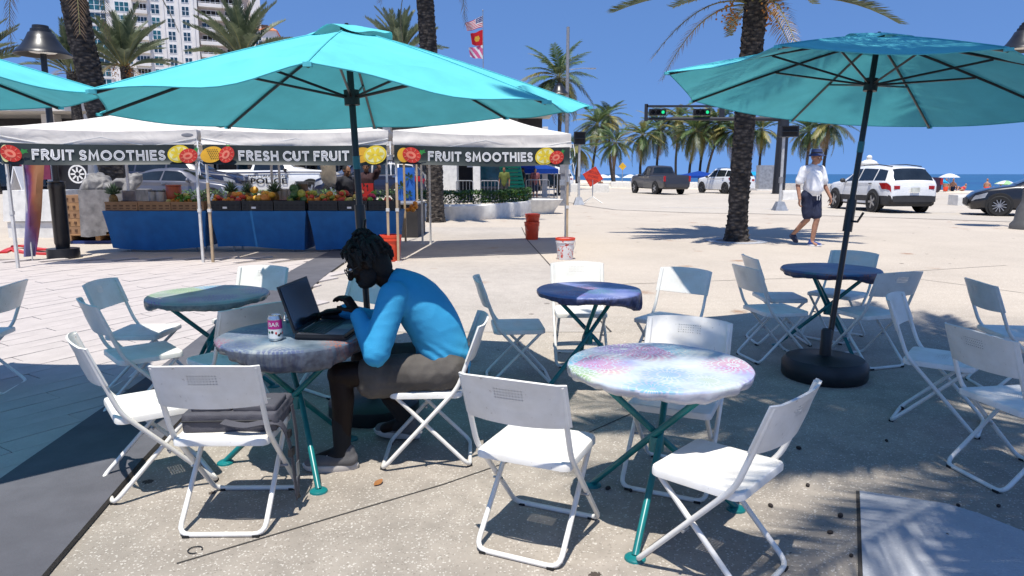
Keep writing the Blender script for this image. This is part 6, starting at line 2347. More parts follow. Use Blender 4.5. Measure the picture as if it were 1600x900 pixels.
def balcony(x, w, k, y=0.0, deep=1.5, dirx=0):
    b = MB()
    b.box((x, y - deep / 2, k * FH + .12), (w, deep, .28), m=0)
    b.box((x, y - deep + .06, k * FH + .55), (w, .12, .62), m=0)
    for s in (-1, 1):
        b.box((x + s * (w / 2 - .06), y - deep / 2 - .02, k * FH + .55), (.12, deep - .16, .62), m=0)
    b.box((x, y - deep + .06, k * FH + 1.12), (w, .06, .07), m=1)
    for i in range(5):
        b.box((x - w / 2 + .06 + i * (w - .12) / 4, y - deep + .06, k * FH + .98), (.05, .05, .24), m=1)
    b.build('balcony', [MT['stucco'], MT['white']], tw)
    g = MB().box((x, y - .02, k * FH + 1.55), (w * .84, .06, 2.1), m=0)
    for i in range(4):
        g.box((x - w * .42 + (i + .5) * w * .84 / 4, y - .06, k * FH + 1.5), (w * .84 / 4 - .12, .04, 1.9), m=1)
    g.build('balcony_door', [MT['white'], MT['dark_in'] if k % 3 else MT['wglass']], tw)
for k in range(5, nf):
    balcony(lx(246), 3.4, k)
    balcony(lx(340), 5.4, k, 2.48, 2.0)
    balcony(lx(372), 5.0, k, 2.48, 2.0)
for px in (235, 257, 276, 296, 316):
    wbox('pilaster', (lx(px), -.09, nf * FH / 2), (.5, .18, nf * FH - .4), MT['stucco'], tw)
for k in range(6, nf):
    wbox('cornice', ((lx(165) + lx(205)) / 2 - .4, -.11, k * FH - .05), (lx(205) - lx(165) + 1.6, .22, .22), MT['stucco'], tw)
tile = mat('orange_roof_tile', (.62, .2, .07), .8, var=.12, scale=3)
nb = thing('apartment_building', 'lower pale building with orange tiled roof right of the tall tower', 'building', (-62.5, 186, .2), R(12))
wbox('wall', (0, 5, 18.6), (5.6, 10, 37.2), MT['stucco'], nb)
wbox('wall', (4.6, 6, 16.4), (3.4, 10, 32.8), MT['stucco_pink'], nb)
for c, w, z in ((0, 6.2, 37.2), (4.7, 4.2, 32.8)):
    b = MB()
    b.add([(c - w / 2, -.6, z), (c + w / 2, -.6, z), (c + w / 2, 10.5, z), (c - w / 2, 10.5, z), (c - w * .32, 5, z + 2.3), (c + .05, 5, z + 2.3)], [(0, 1, 5, 4), (1, 2, 5), (2, 3, 4, 5), (3, 0, 4), (3, 2, 1, 0)])
    b.build('roof', tile, nb)
wm = window_mesh(1.6, 2.0, 2, 2, MT['wglass'])
for k in range(4, 12):
    for x in (-1.6, .9):
        link('window', wm, nb, (x, -.02, k * 3 + 1.6))
    link('window', wm, nb, (4.6, .98, k * 2.7 + 1.4))

# ------------------------------------------------------------------ shop front behind the parked cars
sfr = thing('shop_building', 'low shaded shop front behind the parked cars, dark openings between pale pillars', 'building', (-21, 44, .43))
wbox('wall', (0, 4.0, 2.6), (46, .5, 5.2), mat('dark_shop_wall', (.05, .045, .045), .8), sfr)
wbox('roof', (0, 1.2, 5.0), (47, 6.2, .5), MT['stucco'], sfr)
for k in range(10):
    x = -21 + k * 4.6
    wbox('pillar', (x, .2, 2.37), (.8, .7, 4.74), MT['stucco'], sfr)
    f = MB().box((x + 2.3, 3.70, 1.6), (3.4, .08, 2.6), m=0)
    for i in range(3):
        f.box((x + 1.2 + i * 1.1, 3.65, 1.6), (.96, .05, 2.4), m=1)
    f.build('window', [MT['grey'], MT['wglass'] if k % 2 else MT['glass']], sfr)
# corner building behind the hedge: wide pillar, then slim ones
cb_ = thing('corner_building', 'white arcade corner with a wide pillar behind the hedge', 'building', (at_y(700, 300, 33).x, 33, .2))
X0 = at_y(700, 300, 33).x
def pxx(px, y=33):
    return at_y(px, 300, y).x - X0
wbox('pillar', ((pxx(684) + pxx(714)) / 2, .6, 2.2), (pxx(714) - pxx(684), 1.2, 4.4), MT['offwhite'], cb_)
wbox('pillar', ((pxx(739) + pxx(750)) / 2, .4, 2.2), (pxx(750) - pxx(739), .5, 4.4), MT['offwhite'], cb_)
wbox('pillar', ((pxx(598) + pxx(606)) / 2, 1.0, 2.2), (.35, .5, 4.4), MT['offwhite'], cb_)
wbox('pillar', ((pxx(860) + pxx(867)) / 2, 8.0, 2.0), (.3, .4, 4.0), MT['offwhite'], cb_)
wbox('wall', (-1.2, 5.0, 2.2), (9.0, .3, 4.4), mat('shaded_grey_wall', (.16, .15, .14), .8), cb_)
wbox('roof', (-1.2, 3.0, 4.6), (10.5, 6.6, .42), MT['offwhite'], cb_)
f = MB().box((pxx(727, 37), 4.75, 1.6), (1.4, .1, 2.5), m=0).box((pxx(727, 37), 4.68, 1.6), (1.2, .06, 2.3), m=1)
f.build('door', [MT['grey'], MT['dark_in']], cb_)
f = MB().box((pxx(770, 37), 4.75, 1.7), (1.8, .1, 2.2), m=0).box((pxx(770, 37), 4.68, 1.7), (1.6, .06, 2.0), m=1)
f.build('window', [MT['grey'], MT['wglass2']], cb_)
MB().box((pxx(735, 36), 4.5, 2.0), (.5, .04, .6)).build('menu_board', MT['wtee'], cb_)

# crowd barriers
def barrier(px0, px1, y, lab):
    x0, x1 = at_y(px0, 290, y).x, at_y(px1, 290, y).x
    t = thing('crowd_barrier', lab, 'barrier', ((x0 + x1) / 2, y, .18), 0, 'steel crowd barriers outside the arcade')
    w = x1 - x0
    fr = MB().tube(round_path([(-w / 2, 0, .05), (-w / 2, 0, 1.08), (w / 2, 0, 1.08), (w / 2, 0, .05)], .1), .02, 6).tube([(-w / 2, 0, .2), (w / 2, 0, .2)], .016, 6)
    fr.build('frame', MT['steel'], t)
    n = max(4, int(w / .14))
    for k in range(1, n):
        MB().tube([(-w / 2 + w * k / n, 0, .2), (-w / 2 + w * k / n, 0, 1.08)], .009, 5).build('bar', MT['steel'], t)
    for s in (-1, 1):
        MB().box((s * w * .36, 0, .03), (.05, .5, .04)).build('foot', MT['steel'], t)
barrier(713, 739, 31.6, 'steel crowd barrier left of the slim pillar')
barrier(751, 779, 31.6, 'steel crowd barrier right of the slim pillar, its end rounded')
barrier(822, 858, 36, 'steel crowd barrier further right under the blue pop-up roof')
# green louvred beach hut chute and blue canopy
gp = at_y(800, 285, 35)
gh = thing('green_shutter_stand', 'leaning green slatted board beside the arcade', 'board', (gp.x, 35, .18), R(0))
for k in range(9):
    MB().box((.25 - k * .05, 0, .4 + k * .19), (.95, .06, .15), Matrix.Rotation(R(-35), 3, 'X')).build('slat', mat('green_board_paint', (.01, .25, .14), .5) if k == 0 else bpy.data.materials['green_board_paint'], gh)
for s in (-1, 1):
    MB().tube([(.25 + s * .5, .03, .0), (-.2 + s * .5, .03, 2.2)], .03, 6).build('rail', bpy.data.materials['green_board_paint'], gh)

def popup(px, py, y, w, m, lab, hgt=.6):
    p = at_y(px, py, y)
    t = thing('pop_up_canopy', lab, 'canopy', (p.x, y, gz(y)), 0, 'pop-up canopies near the beach')
    zt = p.z - gz(y)
    b = MB()
    q = [(-w / 2, -w / 2, zt - hgt), (w / 2, -w / 2, zt - hgt), (w / 2, w / 2, zt - hgt), (-w / 2, w / 2, zt - hgt)]
    b.add(q + [(0, 0, zt)], [(0, 1, 4), (1, 2, 4), (2, 3, 4), (3, 0, 4)])
    b.add(q + [(x, y_, z - .25) for x, y_, z in q], [(0, 4, 5, 1), (1, 5, 6, 2), (2, 6, 7, 3), (3, 7, 4, 0)])
    b.build('roof', m, t)
    for x, y_, z in q:
        MB().tube([(x * .97, y_ * .97, 0), (x * .97, y_ * .97, z)], .03, 6).build('leg', MT['steel'], t)
bl = fabric('royal_blue_canopy', (.01, .05, .28), .2)
popup(828, 250, 40, 3.0, bl, 'blue pop-up canopy under the right banner', .5)
popup(1092, 267, 88, 4.4, bl, 'blue pop-up canopy on the sand between pickup and white SUV', .6)
popup(852, 256, 46, 3.0, fabric('white_canopy_cloth', (.7, .7, .7), .25), 'white pop-up canopy under the right banner', .4)

# people in the shade by the arcade
dk = mat('dark_top', (.02, .02, .022), .85); gt = mat('yellow_green_top', (.1, .12, .02), .85)
figure((at_y(788, 300, 33).x, 33, .18), R(170), 'person in yellow green top and dark trousers by the arcade', sk3, gt, (dk, True), MT['hair'], 1.7, 'stand', voxel=.03)
figure((at_y(818, 300, 37).x, 37, .18), R(100), 'person in dark clothes beside the green slatted board', sk3, dk, (dk, True), MT['hair'], 1.7, 'stand', voxel=.03)
figure((at_y(836, 300, 38).x, 38, .18), R(190), 'person in pink top behind the barrier under the banner', sk2, mat('pink_top', (.25, .08, .08), .85), (MT['navy'], False), MT['hair'], 1.68, 'stand', voxel=.03)

# ------------------------------------------------------------------ street furniture
def lamp(p, h, lab, shade_r, fluted=True, finial=False, base_h=1.25, kind=0, hook=0.0):
    t = thing('street_lamp', lab, 'street lamp', p, 0, 'black bell-shaded street lamps')
    if kind == 0:
        b = MB().lathe([(0, 0), (.24, 0), (.24, .16), (.10, .16), (.105, .22), (.115, .24), (.118, base_h - .12), (.13, base_h - .1), (.12, base_h - .02), (.135, base_h), (.06, base_h + .01), (0, base_h + .01)], 24)
    else:
        b = MB().lathe([(0, 0), (.42, 0), (.42, .12), (.34, .22), (.31, .5), (.25, .62), (.22, .7), (.2, 1.3), (.24, 1.36), (.15, 1.45), (0, 1.45)], 24)
    b.build('base', MT['black_metal'] if kind == 0 else mat('weathered_grey_iron', (.09, .088, .085), .55, bmp=.2), t)
    s = shade_r
    if hook:
        MB().tube([(0, 0, base_h), (0, 0, h + 1.3 * s), (hook * .1, 0, h + 1.9 * s), (hook * .45, 0, h + 2.25 * s), (hook * .85, 0, h + 2.05 * s), (hook, 0, h + 1.8 * s)], [.075, .06, .05, .04, .04, .045], 12).build('post', MT['black_metal'], t)
    else:
        MB().tube([(0, 0, base_h), (0, 0, h)], [.05, .045], 14).build('post', MT['black_metal'], t)
    b = MB().lathe([(.0, .62 * s), (.28 * s, .62 * s), (.30 * s, .5 * s), (.36 * s, .48 * s), (.38 * s, .36 * s), (.45 * s, .33 * s), (.56 * s, .1 * s), (.72 * s, -.15 * s), (.9 * s, -.36 * s), (s, -.44 * s), (1.02 * s, -.5 * s), (.97 * s, -.5 * s), (.8 * s, -.36 * s), (.3 * s, -.1 * s)], 32, (hook, 0, h + .45 * s))
    b.build('shade', MT['black_metal'], t)
    MB().lathe([(.0, -.46 * s), (.45 * s, -.4 * s), (.6 * s, -.3 * s), (.3 * s, -.12 * s)], 24, (hook, 0, h + .45 * s)).build('lens', MT['offwhite'], t)
    if finial:
        MB().lathe([(.2 * s, 0), (.22 * s, .1 * s), (.1 * s, .2 * s), (.14 * s, .3 * s), (.07 * s, .4 * s), (.08 * s, .6 * s), (.13 * s, .7 * s), (.11 * s, .82 * s), (0, .86 * s)], 16, (hook, 0, h + 1.05 * s)).build('finial', MT['black_metal'], t)
    return t
q = at(98, 403)
lp_ = at_y(60, 72, q.y)
lamp(V((lp_.x * .985 - .05, q.y, q.z)), lp_.z - q.z - .12, 'black street lamp on the left with a bell shade and round black foot', .40)
q = at(1600, 358)
lp_ = at_y(1601, 70, q.y)
lamp(V((q.x + .12, q.y, q.z)), lp_.z - q.z - .1, 'grey based street lamp at the right edge, bell shade with finial', .52, finial=True, base_h=1.45, kind=1, hook=lp_.x - q.x - .12)
q = at_y(872, 300, 47)
lamp(V((q.x, 47, gz(47))), 6.5, 'distant street lamp with layered shade in front of the tall coconut palm', .62)

# plain grey column in front of the dark shop, and the pole beside the left palm
q = at_y(145, 270, 23)
t = thing('fluted_column', 'grey fluted column behind the tarpaulin load', 'column', (q.x, 23, gz(23, q.x)))
MB().lathe([(.17, 0), (.17, 1.15), (.2, 1.2), (.2, 1.3), (.14, 1.35), (.12, 1.6), (.11, 3.2), (0, 3.2)], 16).build('shaft', MT['grey'], t)
q = at_y(121, 60, 19)
t = thing('utility_pole', 'slim grey pole against the left palm trunk', 'pole', (q.x + .25, 19, gz(19, -10)))
MB().tube([(0, 0, 0), (-.3, 0, 8.5)], .085, 10).build('shaft', MT['steel'], t)

# tall grey mast with a side arm, middle distance
q = at_y(885, 262, 52)
t = thing('light_mast', 'tall grey street light mast with thin side arm, seen beside the big umbrella tip', 'mast', (q.x, 52, gz(52)))
zt = at_y(885, 42, 52).z - gz(52)
MB().tube([(0, 0, 0), (0, 0, zt)], [.16, .11], 10).build('shaft', MT['grey'], t)
za = at_y(885, 107, 52).z - gz(52)
MB().tube([(0, 0, za - .1), (1.0, 0, za + .02), (1.5, 0, za + .02)], .03, 6).box((1.72, 0, za), (.6, .2, .07)).build('arm', MT['steel'], t)

# traffic signals: mast arm with horizontal heads in a frame
sp = at(1216, 303)
D = sp.y
top = at_y(1222, 178, D)
t = thing('traffic_signal_mast', 'dark traffic signal mast arm with two green lit heads above the beach road', 'traffic signal', (sp.x, D, gz(D)))
zt = top.z - gz(D)
MB().tube([(0, 0, 0), (.1, 0, zt + .8)], [.42, .36], 16).build('post', mat('dark_blue_grey_pole', (.014, .016, .022), .5), t)
pm_ = bpy.data.materials['dark_blue_grey_pole']
armz = at_y(1100, 186, D).z - gz(D)
xa = at_y(1010, 186, D).x - sp.x
MB().tube([(0, 0, armz), (xa + .1, 0, armz + .02)], [.16, .09], 10).build('arm', pm_, t)
ht = at_y(1100, 166, D).z - gz(D) - armz
b = MB()
b.box((xa / 2 - .0, 0, armz + ht), (-xa, .16, .14)); b.box((xa - .03, 0, armz + ht * .5), (.22, .16, ht + .3))
for fx in (.47,):
    b.box((xa * fx + .2, 0, armz + ht * .5), (.34, .14, ht - .17))
b.build('frame', pm_, t)
gl_m, nt, bs = nodes('green_signal_lamp')
bs.inputs['Emission Color'].default_value = (.02, .9, .35, 1); bs.inputs['Emission Strength'].default_value = .8; bs.inputs['Base Color'].default_value = (.01, .2, .1, 1)
for px in (1027, 1096):
    x = at_y(px, 176, D).x - sp.x
    hd3 = MB().box((x, -.05, armz + ht * .52), (1.15, .26, .44)).build('signal_head', MT['black'], t)
    for k in range(3):
        c = (x - .36 + .36 * k, -.185, armz + ht * .52)
        rot = Matrix.Rotation(pi / 2, 3, 'X')
        vb = MB().lathe([(.155, 0), (.165, .0), (.165, .2), (.155, .2)], 14, c, 0, rot)
        vb.lathe([(0, .01), (.14 if k < 2 else .11, .01)], 14, c, 1, rot)
        vb.build('lamp', [MT['black'], gl_m if k == 2 else MT['dark_in']], hd3)
# pedestrian signals on galvanised posts
def ped_signal(p, ph, lab, box_w, box_h, boxdx=0.0):
    t = thing('pedestrian_signal', lab, 'pedestrian signal', p, 0, 'pedestrian signals on pale posts')
    MB().box((0, 0, .17), (.48, .48, .34), taper=.5).build('base', MT['steel'], t)
    MB().tube([(0, 0, .33), (.0, 0, ph)], .055, 12).build('post', mat('pale_post', (.5, .5, .49), .4, .2) if 'pale_post' not in bpy.data.materials else bpy.data.materials['pale_post'], t)
    b = MB().box((boxdx, -.02, ph + box_h * .5), (box_w, .28, box_h))
    hdp = b.build('housing', MT['black'], t)
    b = MB()
    for k in range(2):
        z = ph + box_h * (.27 + .46 * k)
        b.box((boxdx, -.2, z + box_h * .19), (box_w * .9, .1, .015)); b.box((boxdx, -.163, z), (box_w * .8, .006, box_h * .36), m=1)
    b.build('visor', [MT['black'], MT['dark_in']], hdp)
    MB().box((-.02, -.01, 1.15), (.13, .12, .22)).build('push_button', MT['grey'], t)
p = at(1218, 329)
ped_signal(p, at_y(1225, 214, p.y).z - p.z, 'pedestrian signal on a pale post left of the walking man', .66, .40, .16)
p = at(904, 320)
ped_signal(p, at_y(908, 226, p.y).z - p.z, 'pedestrian signal on a pale post right of the right tent', .50, .56, 0)
# meter / dark square post at the tent end
p = at(879, 321)
t = thing('signal_cabinet_post', 'short grey steel post with foot right of the right tent', 'post', p)
MB().box((0, 0, .06), (.52, .5, .12)).build('foot', MT['grey'], t)
MB().box((0, 0, .75), (.2, .2, 1.3)).box((0, -.02, 1.62), (.28, .24, .45)).build('shaft', MT['grey'], t)
MB().box((0, -.12, 1.0), (.3, .1, .25)).build('meter_box', MT['steel'], t)
# orange diamond road work sign
p = at_y(926, 300, 33.5)
t = thing('road_work_sign', 'orange fabric diamond sign leaning, words ROAD WORK AHEAD', 'sign', (p.x, 33.5, gz(33.5)), R(0))
zc_ = at_y(926, 276, 33.5).z - gz(33.5)
rot = Matrix.Rotation(R(13), 3, 'Y') @ Matrix.Rotation(R(12), 3, 'X')
om, nt, bs = nodes('fluorescent_orange_cloth')
nt.links.new(ramp(nt, noise_tex(nt, 3, 3), [(.3, (.85, .055, .02)), (.7, (.9, .07, .025))]), bs.inputs['Base Color']); bs.inputs['Roughness'].default_value = .6
r_ = .50
b = MB()
pts = []
for k in range(4):
    a, c = pi / 2 * k, pi / 2 * (k + 1)
    for e in range(6):
        e /= 6
        x = r_ * ((1 - e) * cos(a) + e * cos(c)); z = r_ * ((1 - e) * sin(a) + e * sin(c))
        pts.append((x, z))
c0 = V((0, 0, zc_))
for y, m_ in ((-.006, 0), (.006, 0)):
    b.add([c0 + rot @ V((x, y, z)) for x, z in pts], [tuple(range(24)) if y < 0 else tuple(range(24))[::-1]], 0)
b.tube([c0 + rot @ V((x * .92, -.009, z * .92)) for x, z in pts], .006, 4, 1, closed=True)
pn = b.build('panel', [om, mat('sign_border_red', (.45, .03, .03), .6)], t)
for k, s in enumerate(('ROAD', 'WORK', 'AHEAD')):
    lm = text_mesh(s, .17, bpy.data.materials['sign_border_red'], 0, .004)
    for v in lm.vertices:
        v.co = c0 + rot @ V((v.co.x, -.012, v.co.y + .19 - .19 * k))
    link('lettering', lm, pn)
b = MB().tube([(0, .03, .3), c0 + V((0, .04, .45))], .02, 6)
b.build('mast', MT['steel'], t)
b = MB()
for a in (.6, 2.5, 3.8, 5.6):
    b.tube([(0, .03, .32), (.55 * cos(a), .03 + .55 * sin(a), .02)], .016, 5)
b.build('stand', MT['steel'], t)
# yellow sign on the beach side
p = at_y(972, 290, 80)
t = thing('warning_sign', 'small yellow diamond sign on a thin post near the sand', 'sign', (p.x, 80, gz(80)))
z = at_y(972, 260, 80).z - gz(80)
MB().tube([(0, 0, 0), (0, 0, z)], .04, 6).build('post', MT['steel'], t)
MB().box((0, -.05, z), (.62, .03, .62), Matrix.Rotation(pi / 4, 3, 'Y')).build('panel', mat('amber_sign', (.62, .36, .02), .5), t)

# flagpole with three flags
y = 95
p = at_y(755, 100, y); zt = at_y(755, 17, y).z
t = thing('flagpole', 'thin flagpole flying three flags above the big umbrella', 'flagpole', (p.x, y, gz(y)))
MB().tube([(0, 0, 0), (0, 0, zt - gz(y))], [.09, .05], 8).ell((0, 0, zt - gz(y) + .05), (.1, .1, .1), 8, 6).build('pole', MT['steel'], t)
def flag(py0, py1, pw, name, mats, painter, skew, lab):
    z0 = at_y(755, py0, y).z - gz(y); z1 = at_y(755, py1, y).z - gz(y)
    wq = pw / FPX * y
    b = MB(); nx, ny = 26, 13
    vs, fs, ms = [], [], []
    for j in range(ny + 1):
        for i in range(nx + 1):
            u, v = i / nx, j / ny
            vs.append((-u * wq * (1 - .12 * v), .28 * sin(u * 7 + v * 1.2) * u, z0 + (z1 - z0) * v * (1 - .35 * u) + skew * u + .12 * sin(u * 8) * u))
    for j in range(ny):
        for i in range(nx):
            b.add([vs[j * (nx + 1) + i], vs[(j + 1) * (nx + 1) + i], vs[(j + 1) * (nx + 1) + i + 1], vs[j * (nx + 1) + i + 1]], [(0, 1, 2, 3)], painter((i + .5) / nx, j))
    o = b.build('flag', mats, t)
    if lab:
        o['label'] = lab
fr_, fw_, fb_, fg_ = fabric('flag_red', (.5, .02, .03), .3), fabric('flag_white', (.7, .7, .7), .3), fabric('flag_blue', (.02, .03, .16), .3), fabric('flag_gold', (.6, .35, .05), .3)
def us(u, j):
    if u < .42 and j < 7:
        return 2 if (int(u * 26) + j) % 2 or j % 2 else (1 if j % 2 == 0 and int(u * 26) % 2 == 0 else 2)
    return 0 if j % 2 == 0 else 1
flag(24, 42, 27, 'flag', [fr_, fw_, fb_], us, -1.05, 'striped flag with a blue starry corner, topmost of the three')
flag(46, 72, 19, 'flag', [fr_, fg_, fb_], lambda u, j: 1 if (u - .5) ** 2 * 4 + ((j - 6) / 13) ** 2 * 4 < .18 else 0, -.6, 'red flag with a gold emblem, middle of the three')
fp_ = fabric('flag_pink', (.6, .12, .25), .3)
flag(70, 92, 22, 'flag', [fp_, fw_, fb_], lambda u, j: 1 if (u * 2.2 + j / 13 * 1.2) % 1 < .4 else 0, -.45, 'pink and white flag, lowest of the three')

# feather flag, red hose and clutter at the far left
p = at(12, 412)
t = thing('feather_flag', 'tall purple and orange feather flag at the left tent leg', 'flag', (p.x + .18, p.y + .35, p.z))
ff, nt, bs = nodes('purple_orange_print')
sp_ = N(nt, 'SeparateXYZ'); nt.links.new(coord(nt), sp_.inputs[0])
f = math_(nt, 'ADD', math_(nt, 'MULTIPLY', sp_.outputs[0], 3.2), math_(nt, 'MULTIPLY', noise_tex(nt, 6, 4), .4))
nt.links.new(ramp(nt, f, [(.1, (.14, .12, .24)), (.3, (.12, .02, .09)), (.55, (.26, .07, .03)), (.8, (.3, .13, .05))]), bs.inputs['Base Color'])
b = MB()
rows = []
for k in range(16):
    s = k / 15
    w = .34 * (1 - .72 * s) + .05
    z = 1.62 - 1.55 * s
    off = -.02 - .12 * s
    rows.append([(off + w * u, .05 * sin(u * 5 + s * 4), z) for u in (0, .25, .5, .75, 1)])
b.slab(rows[::-1], .004)
b.build('cloth', ff, t)
MB().tube([(-.03, 0, 0), (-.02, 0, 1.75)], .012, 6).build('pole', MT['pole_white'], t)
hp_pts = [at(*q_) + V((0, 0, .03)) for q_ in ((5, 396), (20, 389), (38, 388), (55, 392), (80, 394), (110, 392), (85, 398), (40, 396), (22, 392))]
hs_ = MB()
ribbon(hs_, hp_pts, .12, .03, V((0, 1, 0)))
tag(hs_.build('red_strap', MT['red']), 'red strap lying coiled on the ground at the left tent leg', 'strap')
p = at(50, 372)
t = thing('concrete_block', 'large white concrete block bench behind the left tent leg', 'concrete bench', (p.x, p.y + .6, p.z))
wq = (98 - 14) / FPX * p.y
b = MB().box((0, 0, .17), (wq * .92, 1.1, .34)).box((0, 0, .36 + .33), (wq, 1.2, .66), taper=.94)
b.build('body', MT['offwhite'], t)
# white board sign and dark posters near the shop
q = at_y(36, 285, 22)
t = thing('board_sign', 'small white folding board standing by the dark shop', 'sign', (q.x, 22, gz(22, q.x)))
for s in (-1, 1):
    MB().box((s * .2, 0, .8), (.03, .7, 1.6), Matrix.Rotation(R(-s * 14), 3, 'Y')).build('panel', MT['wtee'], t)
q = at_y(55, 262, 25)
t = thing('purple_poster', 'hanging maroon poster with pale lettering by the dark shop', 'poster', (q.x, 25, gz(25, q.x)))
MB().box((0, 0, 1.95), (1.05, .04, 1.75)).build('panel', mat('maroon_print', (.16, .015, .05), .6), t)
MB().tube([(-.5, 0, 0), (-.5, 0, 2.8)], .02, 6).tube([(.5, 0, 0), (.5, 0, 2.8)], .02, 6).build('stand', MT['grey'], t)
MB().ell((0, -.03, 2.68), (.36, .01, .16), 14, 8).build('logo', MT['wtee'], t)
lt = MB()
for k in range(5):
    lt.box((random.uniform(-.08, .08), -.025, 2.2 - k * .17), (.62 - .06 * (k % 3), .006, .07))
lt.build('print_lines', mat('dull_pink_print', (.4, .18, .2), .6), t)
q = at_y(122, 272, 25.5)
t = thing('round_logo_board', 'dark board with a round white emblem behind the tarpaulin load', 'sign', (q.x, 25.5, gz(25, q.x)))
MB().box((0, 0, 1.1), (1.8, .06, 2.2)).build('panel', MT['black'], t)
b = MB()
zq = q.z - gz(25, q.x)
rotx = Matrix.Rotation(pi / 2, 3, 'X')
b.lathe([(.27, 0), (.33, 0)], 24, (0, -.04, zq), 0, rotx)
for k in range(8):
    a = k * pi / 4
    b.box((.16 * cos(a), -.04, zq + .16 * sin(a)), (.17, .006, .06), Matrix.Rotation(-a, 3, 'Y'))
b.build('emblem', MT['letter'], t)
# blue standing banner with plants by the stall end
q = at_y(633, 290, 16.8)
t = thing('blue_banner', 'bright blue standing banner with palm print behind the stall end', 'banner', (q.x, 16.8, gz(16.8)))
MB().box((0, 0, 1.12), (.46, .03, .8)).build('panel', mat('bright_blue_print', (.015, .12, .45), .6), t)
MB().tube([(0, .03, 0), (0, .03, 1.5)], .015, 6).box((0, .03, .01), (.4, .3, .02)).build('stand', MT['steel'], t)
rr_ = random.Random(8)
for cx, cz in ((-.1, 1.1), (.1, 1.3), (.08, .9)):
    b = MB()
    for k in range(14):
        a = rr_.uniform(0, 6.3); d = V((cos(a), -.35, sin(a))) * .12; s_ = V((-sin(a), 0, cos(a))) * .016
        p = V((cx, -.03, cz))
        b.add([p, p + d * .5 + s_, p + d, p + d * .5 - s_], [(0, 1, 2, 3)])
    b.build('leaf_print', hl[0], t)
# side table at the stall end with dark cloth
q = at(648, 366)
t = thing('side_table', 'dark clothed side table at the right end of the stall', 'table', (q.x - .05, q.y - .3, q.z))
MB().box((0, 0, .36), (.5, 1.3, .72), taper=1.02).build('cloth', mat('dark_grey_cloth', (.035, .033, .035), .85, bmp=.3), t)
MB().box((0, 0, .735), (.56, 1.4, .03)).build('top', MT['grey'], t)
for k, (px, py) in enumerate(((653, 356), (634, 378))):
    q = at(px, py)
    b = thing('tent_prop', 'pale upright pole behind the stall end, %s one' % ('farther', 'nearer')[k], 'pole', q)
    MB().box((0, 0, 1.05), (.04, .04, 2.1)).build('shaft', MT['pole_tan'], b)

# ------------------------------------------------------------------ beach: low walls, pier, umbrellas, sunbathers
def wall(pts, h, th, lab):
    o = V(pts[0]); t = thing('beach_wall', lab, 'wall', o, 0, 'low white walls along the beach')
    b = MB()
    P = [V(p) - o for p in pts]
    rows = []
    for p in P:
        rows.append([p + V((0, 0, -.05)), p + V((0, -.0, h * .8)), p + V((0, .02, h)), p + V((0, th, h)), p + V((0, th, -.05))])
    b.grid(rows, 0, False)
    for r in (rows[0], rows[-1]):
        b.add(r, [(0, 1, 2, 3, 4)])
    b.build('body', MT['offwhite'], t)
wall([(at_y(x, 290, y).x, y, .18) for x, y in ((955, 72), (1010, 70), (1080, 68), (1145, 66))], .62, .4, 'long low white beach wall behind the dark pickup')
wall([(at_y(x, 290, y).x, y, .18) for x, y in ((1172, 64), (1250, 58), (1330, 54))], .62, .4, 'low white beach wall behind the walking man')
wall([(at_y(x, 290, 53).x, 53, .18) for x in (927, 952)], .66, .9, 'short white block wall right of the orange sign')
wall([(at_y(x, 290, 54).x, 54, .18) for x in (882, 905)], .66, .9, 'short white block wall left of the pale signal post')
wall([(at_y(x, 300, 31).x, 31, .18) for x in (1498, 1600)], .46, .7, 'short white wall block left of the black car')
wall([(at_y(x, 300, 38).x, 38, .18) for x in (1224, 1262)], .5, .6, 'short white wall block behind the pale signal base')
q = at_y(1355, 290, 46)
t = thing('wall_pier', 'white pier with stepped cap and ball finial behind the white crossover', 'pier', (q.x, 46, gz(46)))
zb_ = at_y(1355, 258, 46).z - gz(46)
MB().box((0, 0, zb_ / 2), (1.0, 1.0, zb_)).build('shaft', MT['offwhite'], t)
MB().lathe([(0, .12), (.56, .12), (.56, 0), (.0, 0)], 20, (0, 0, zb_ + .0)).lathe([(.5, .12), (.46, .22), (.28, .3), (.16, .34), (0, .34)], 20, (0, 0, zb_)).build('cap', MT['offwhite'], t)
MB().ell((0, 0, zb_ + .47), (.17, .17, .17), 14, 10).build('ball', MT['offwhite'], t)
q = at_y(1197, 285, 60)
t = thing('utility_cabinet', 'grey utility cabinet beside the dark signal mast', 'cabinet', (q.x - .1, 60, gz(60)))
MB().box((0, 0, 1.1), (1.3, .8, 2.0)).build('body', MT['steel'], t)
MB().box((0, 0, .06), (1.5, .9, .12)).build('plinth', MT['offwhite'], t)

def beach_umbrella(px, py, y, r, c1, c2, lab, tilt=0.0):
    p = at_y(px, py, y)
    g0 = gz(y)
    t = thing('beach_umbrella', lab, 'umbrella', (p.x, y, g0), 0, 'beach umbrellas on the sand')
    MB().tube([(0, 0, 0), (0, 0, p.z - g0)], .03, 6).build('pole', MT['steel'], t)
    rot = Matrix.Rotation(R(tilt), 3, 'Y')
    for k in range(8):
        b = MB(); rows = []
        for j in range(6):
            s = j / 5
            rows.append([V((0, 0, p.z - g0)) + rot @ V((r * s * cos(2 * pi * (k + e / 3) / 8), r * s * sin(2 * pi * (k + e / 3) / 8), -.42 * r * s ** 1.7)) for e in range(4)])
        b.grid(rows[::-1]); b.build('canopy_panel', c1 if k % 2 else c2, t)
wf = fabric('white_beach_cloth', (.7, .72, .74), .25); bf = fabric('light_blue_beach_cloth', (.02, .35, .62), .3); gf = fabric('pale_green_beach_cloth', (.35, .6, .3), .3)
beach_umbrella(1484, 271, 57, .75, wf, wf, 'white beach umbrella right of the white crossover')
beach_umbrella(1469, 278, 55, .7, bf, bf, 'light blue beach umbrella low behind the white crossover', 12)
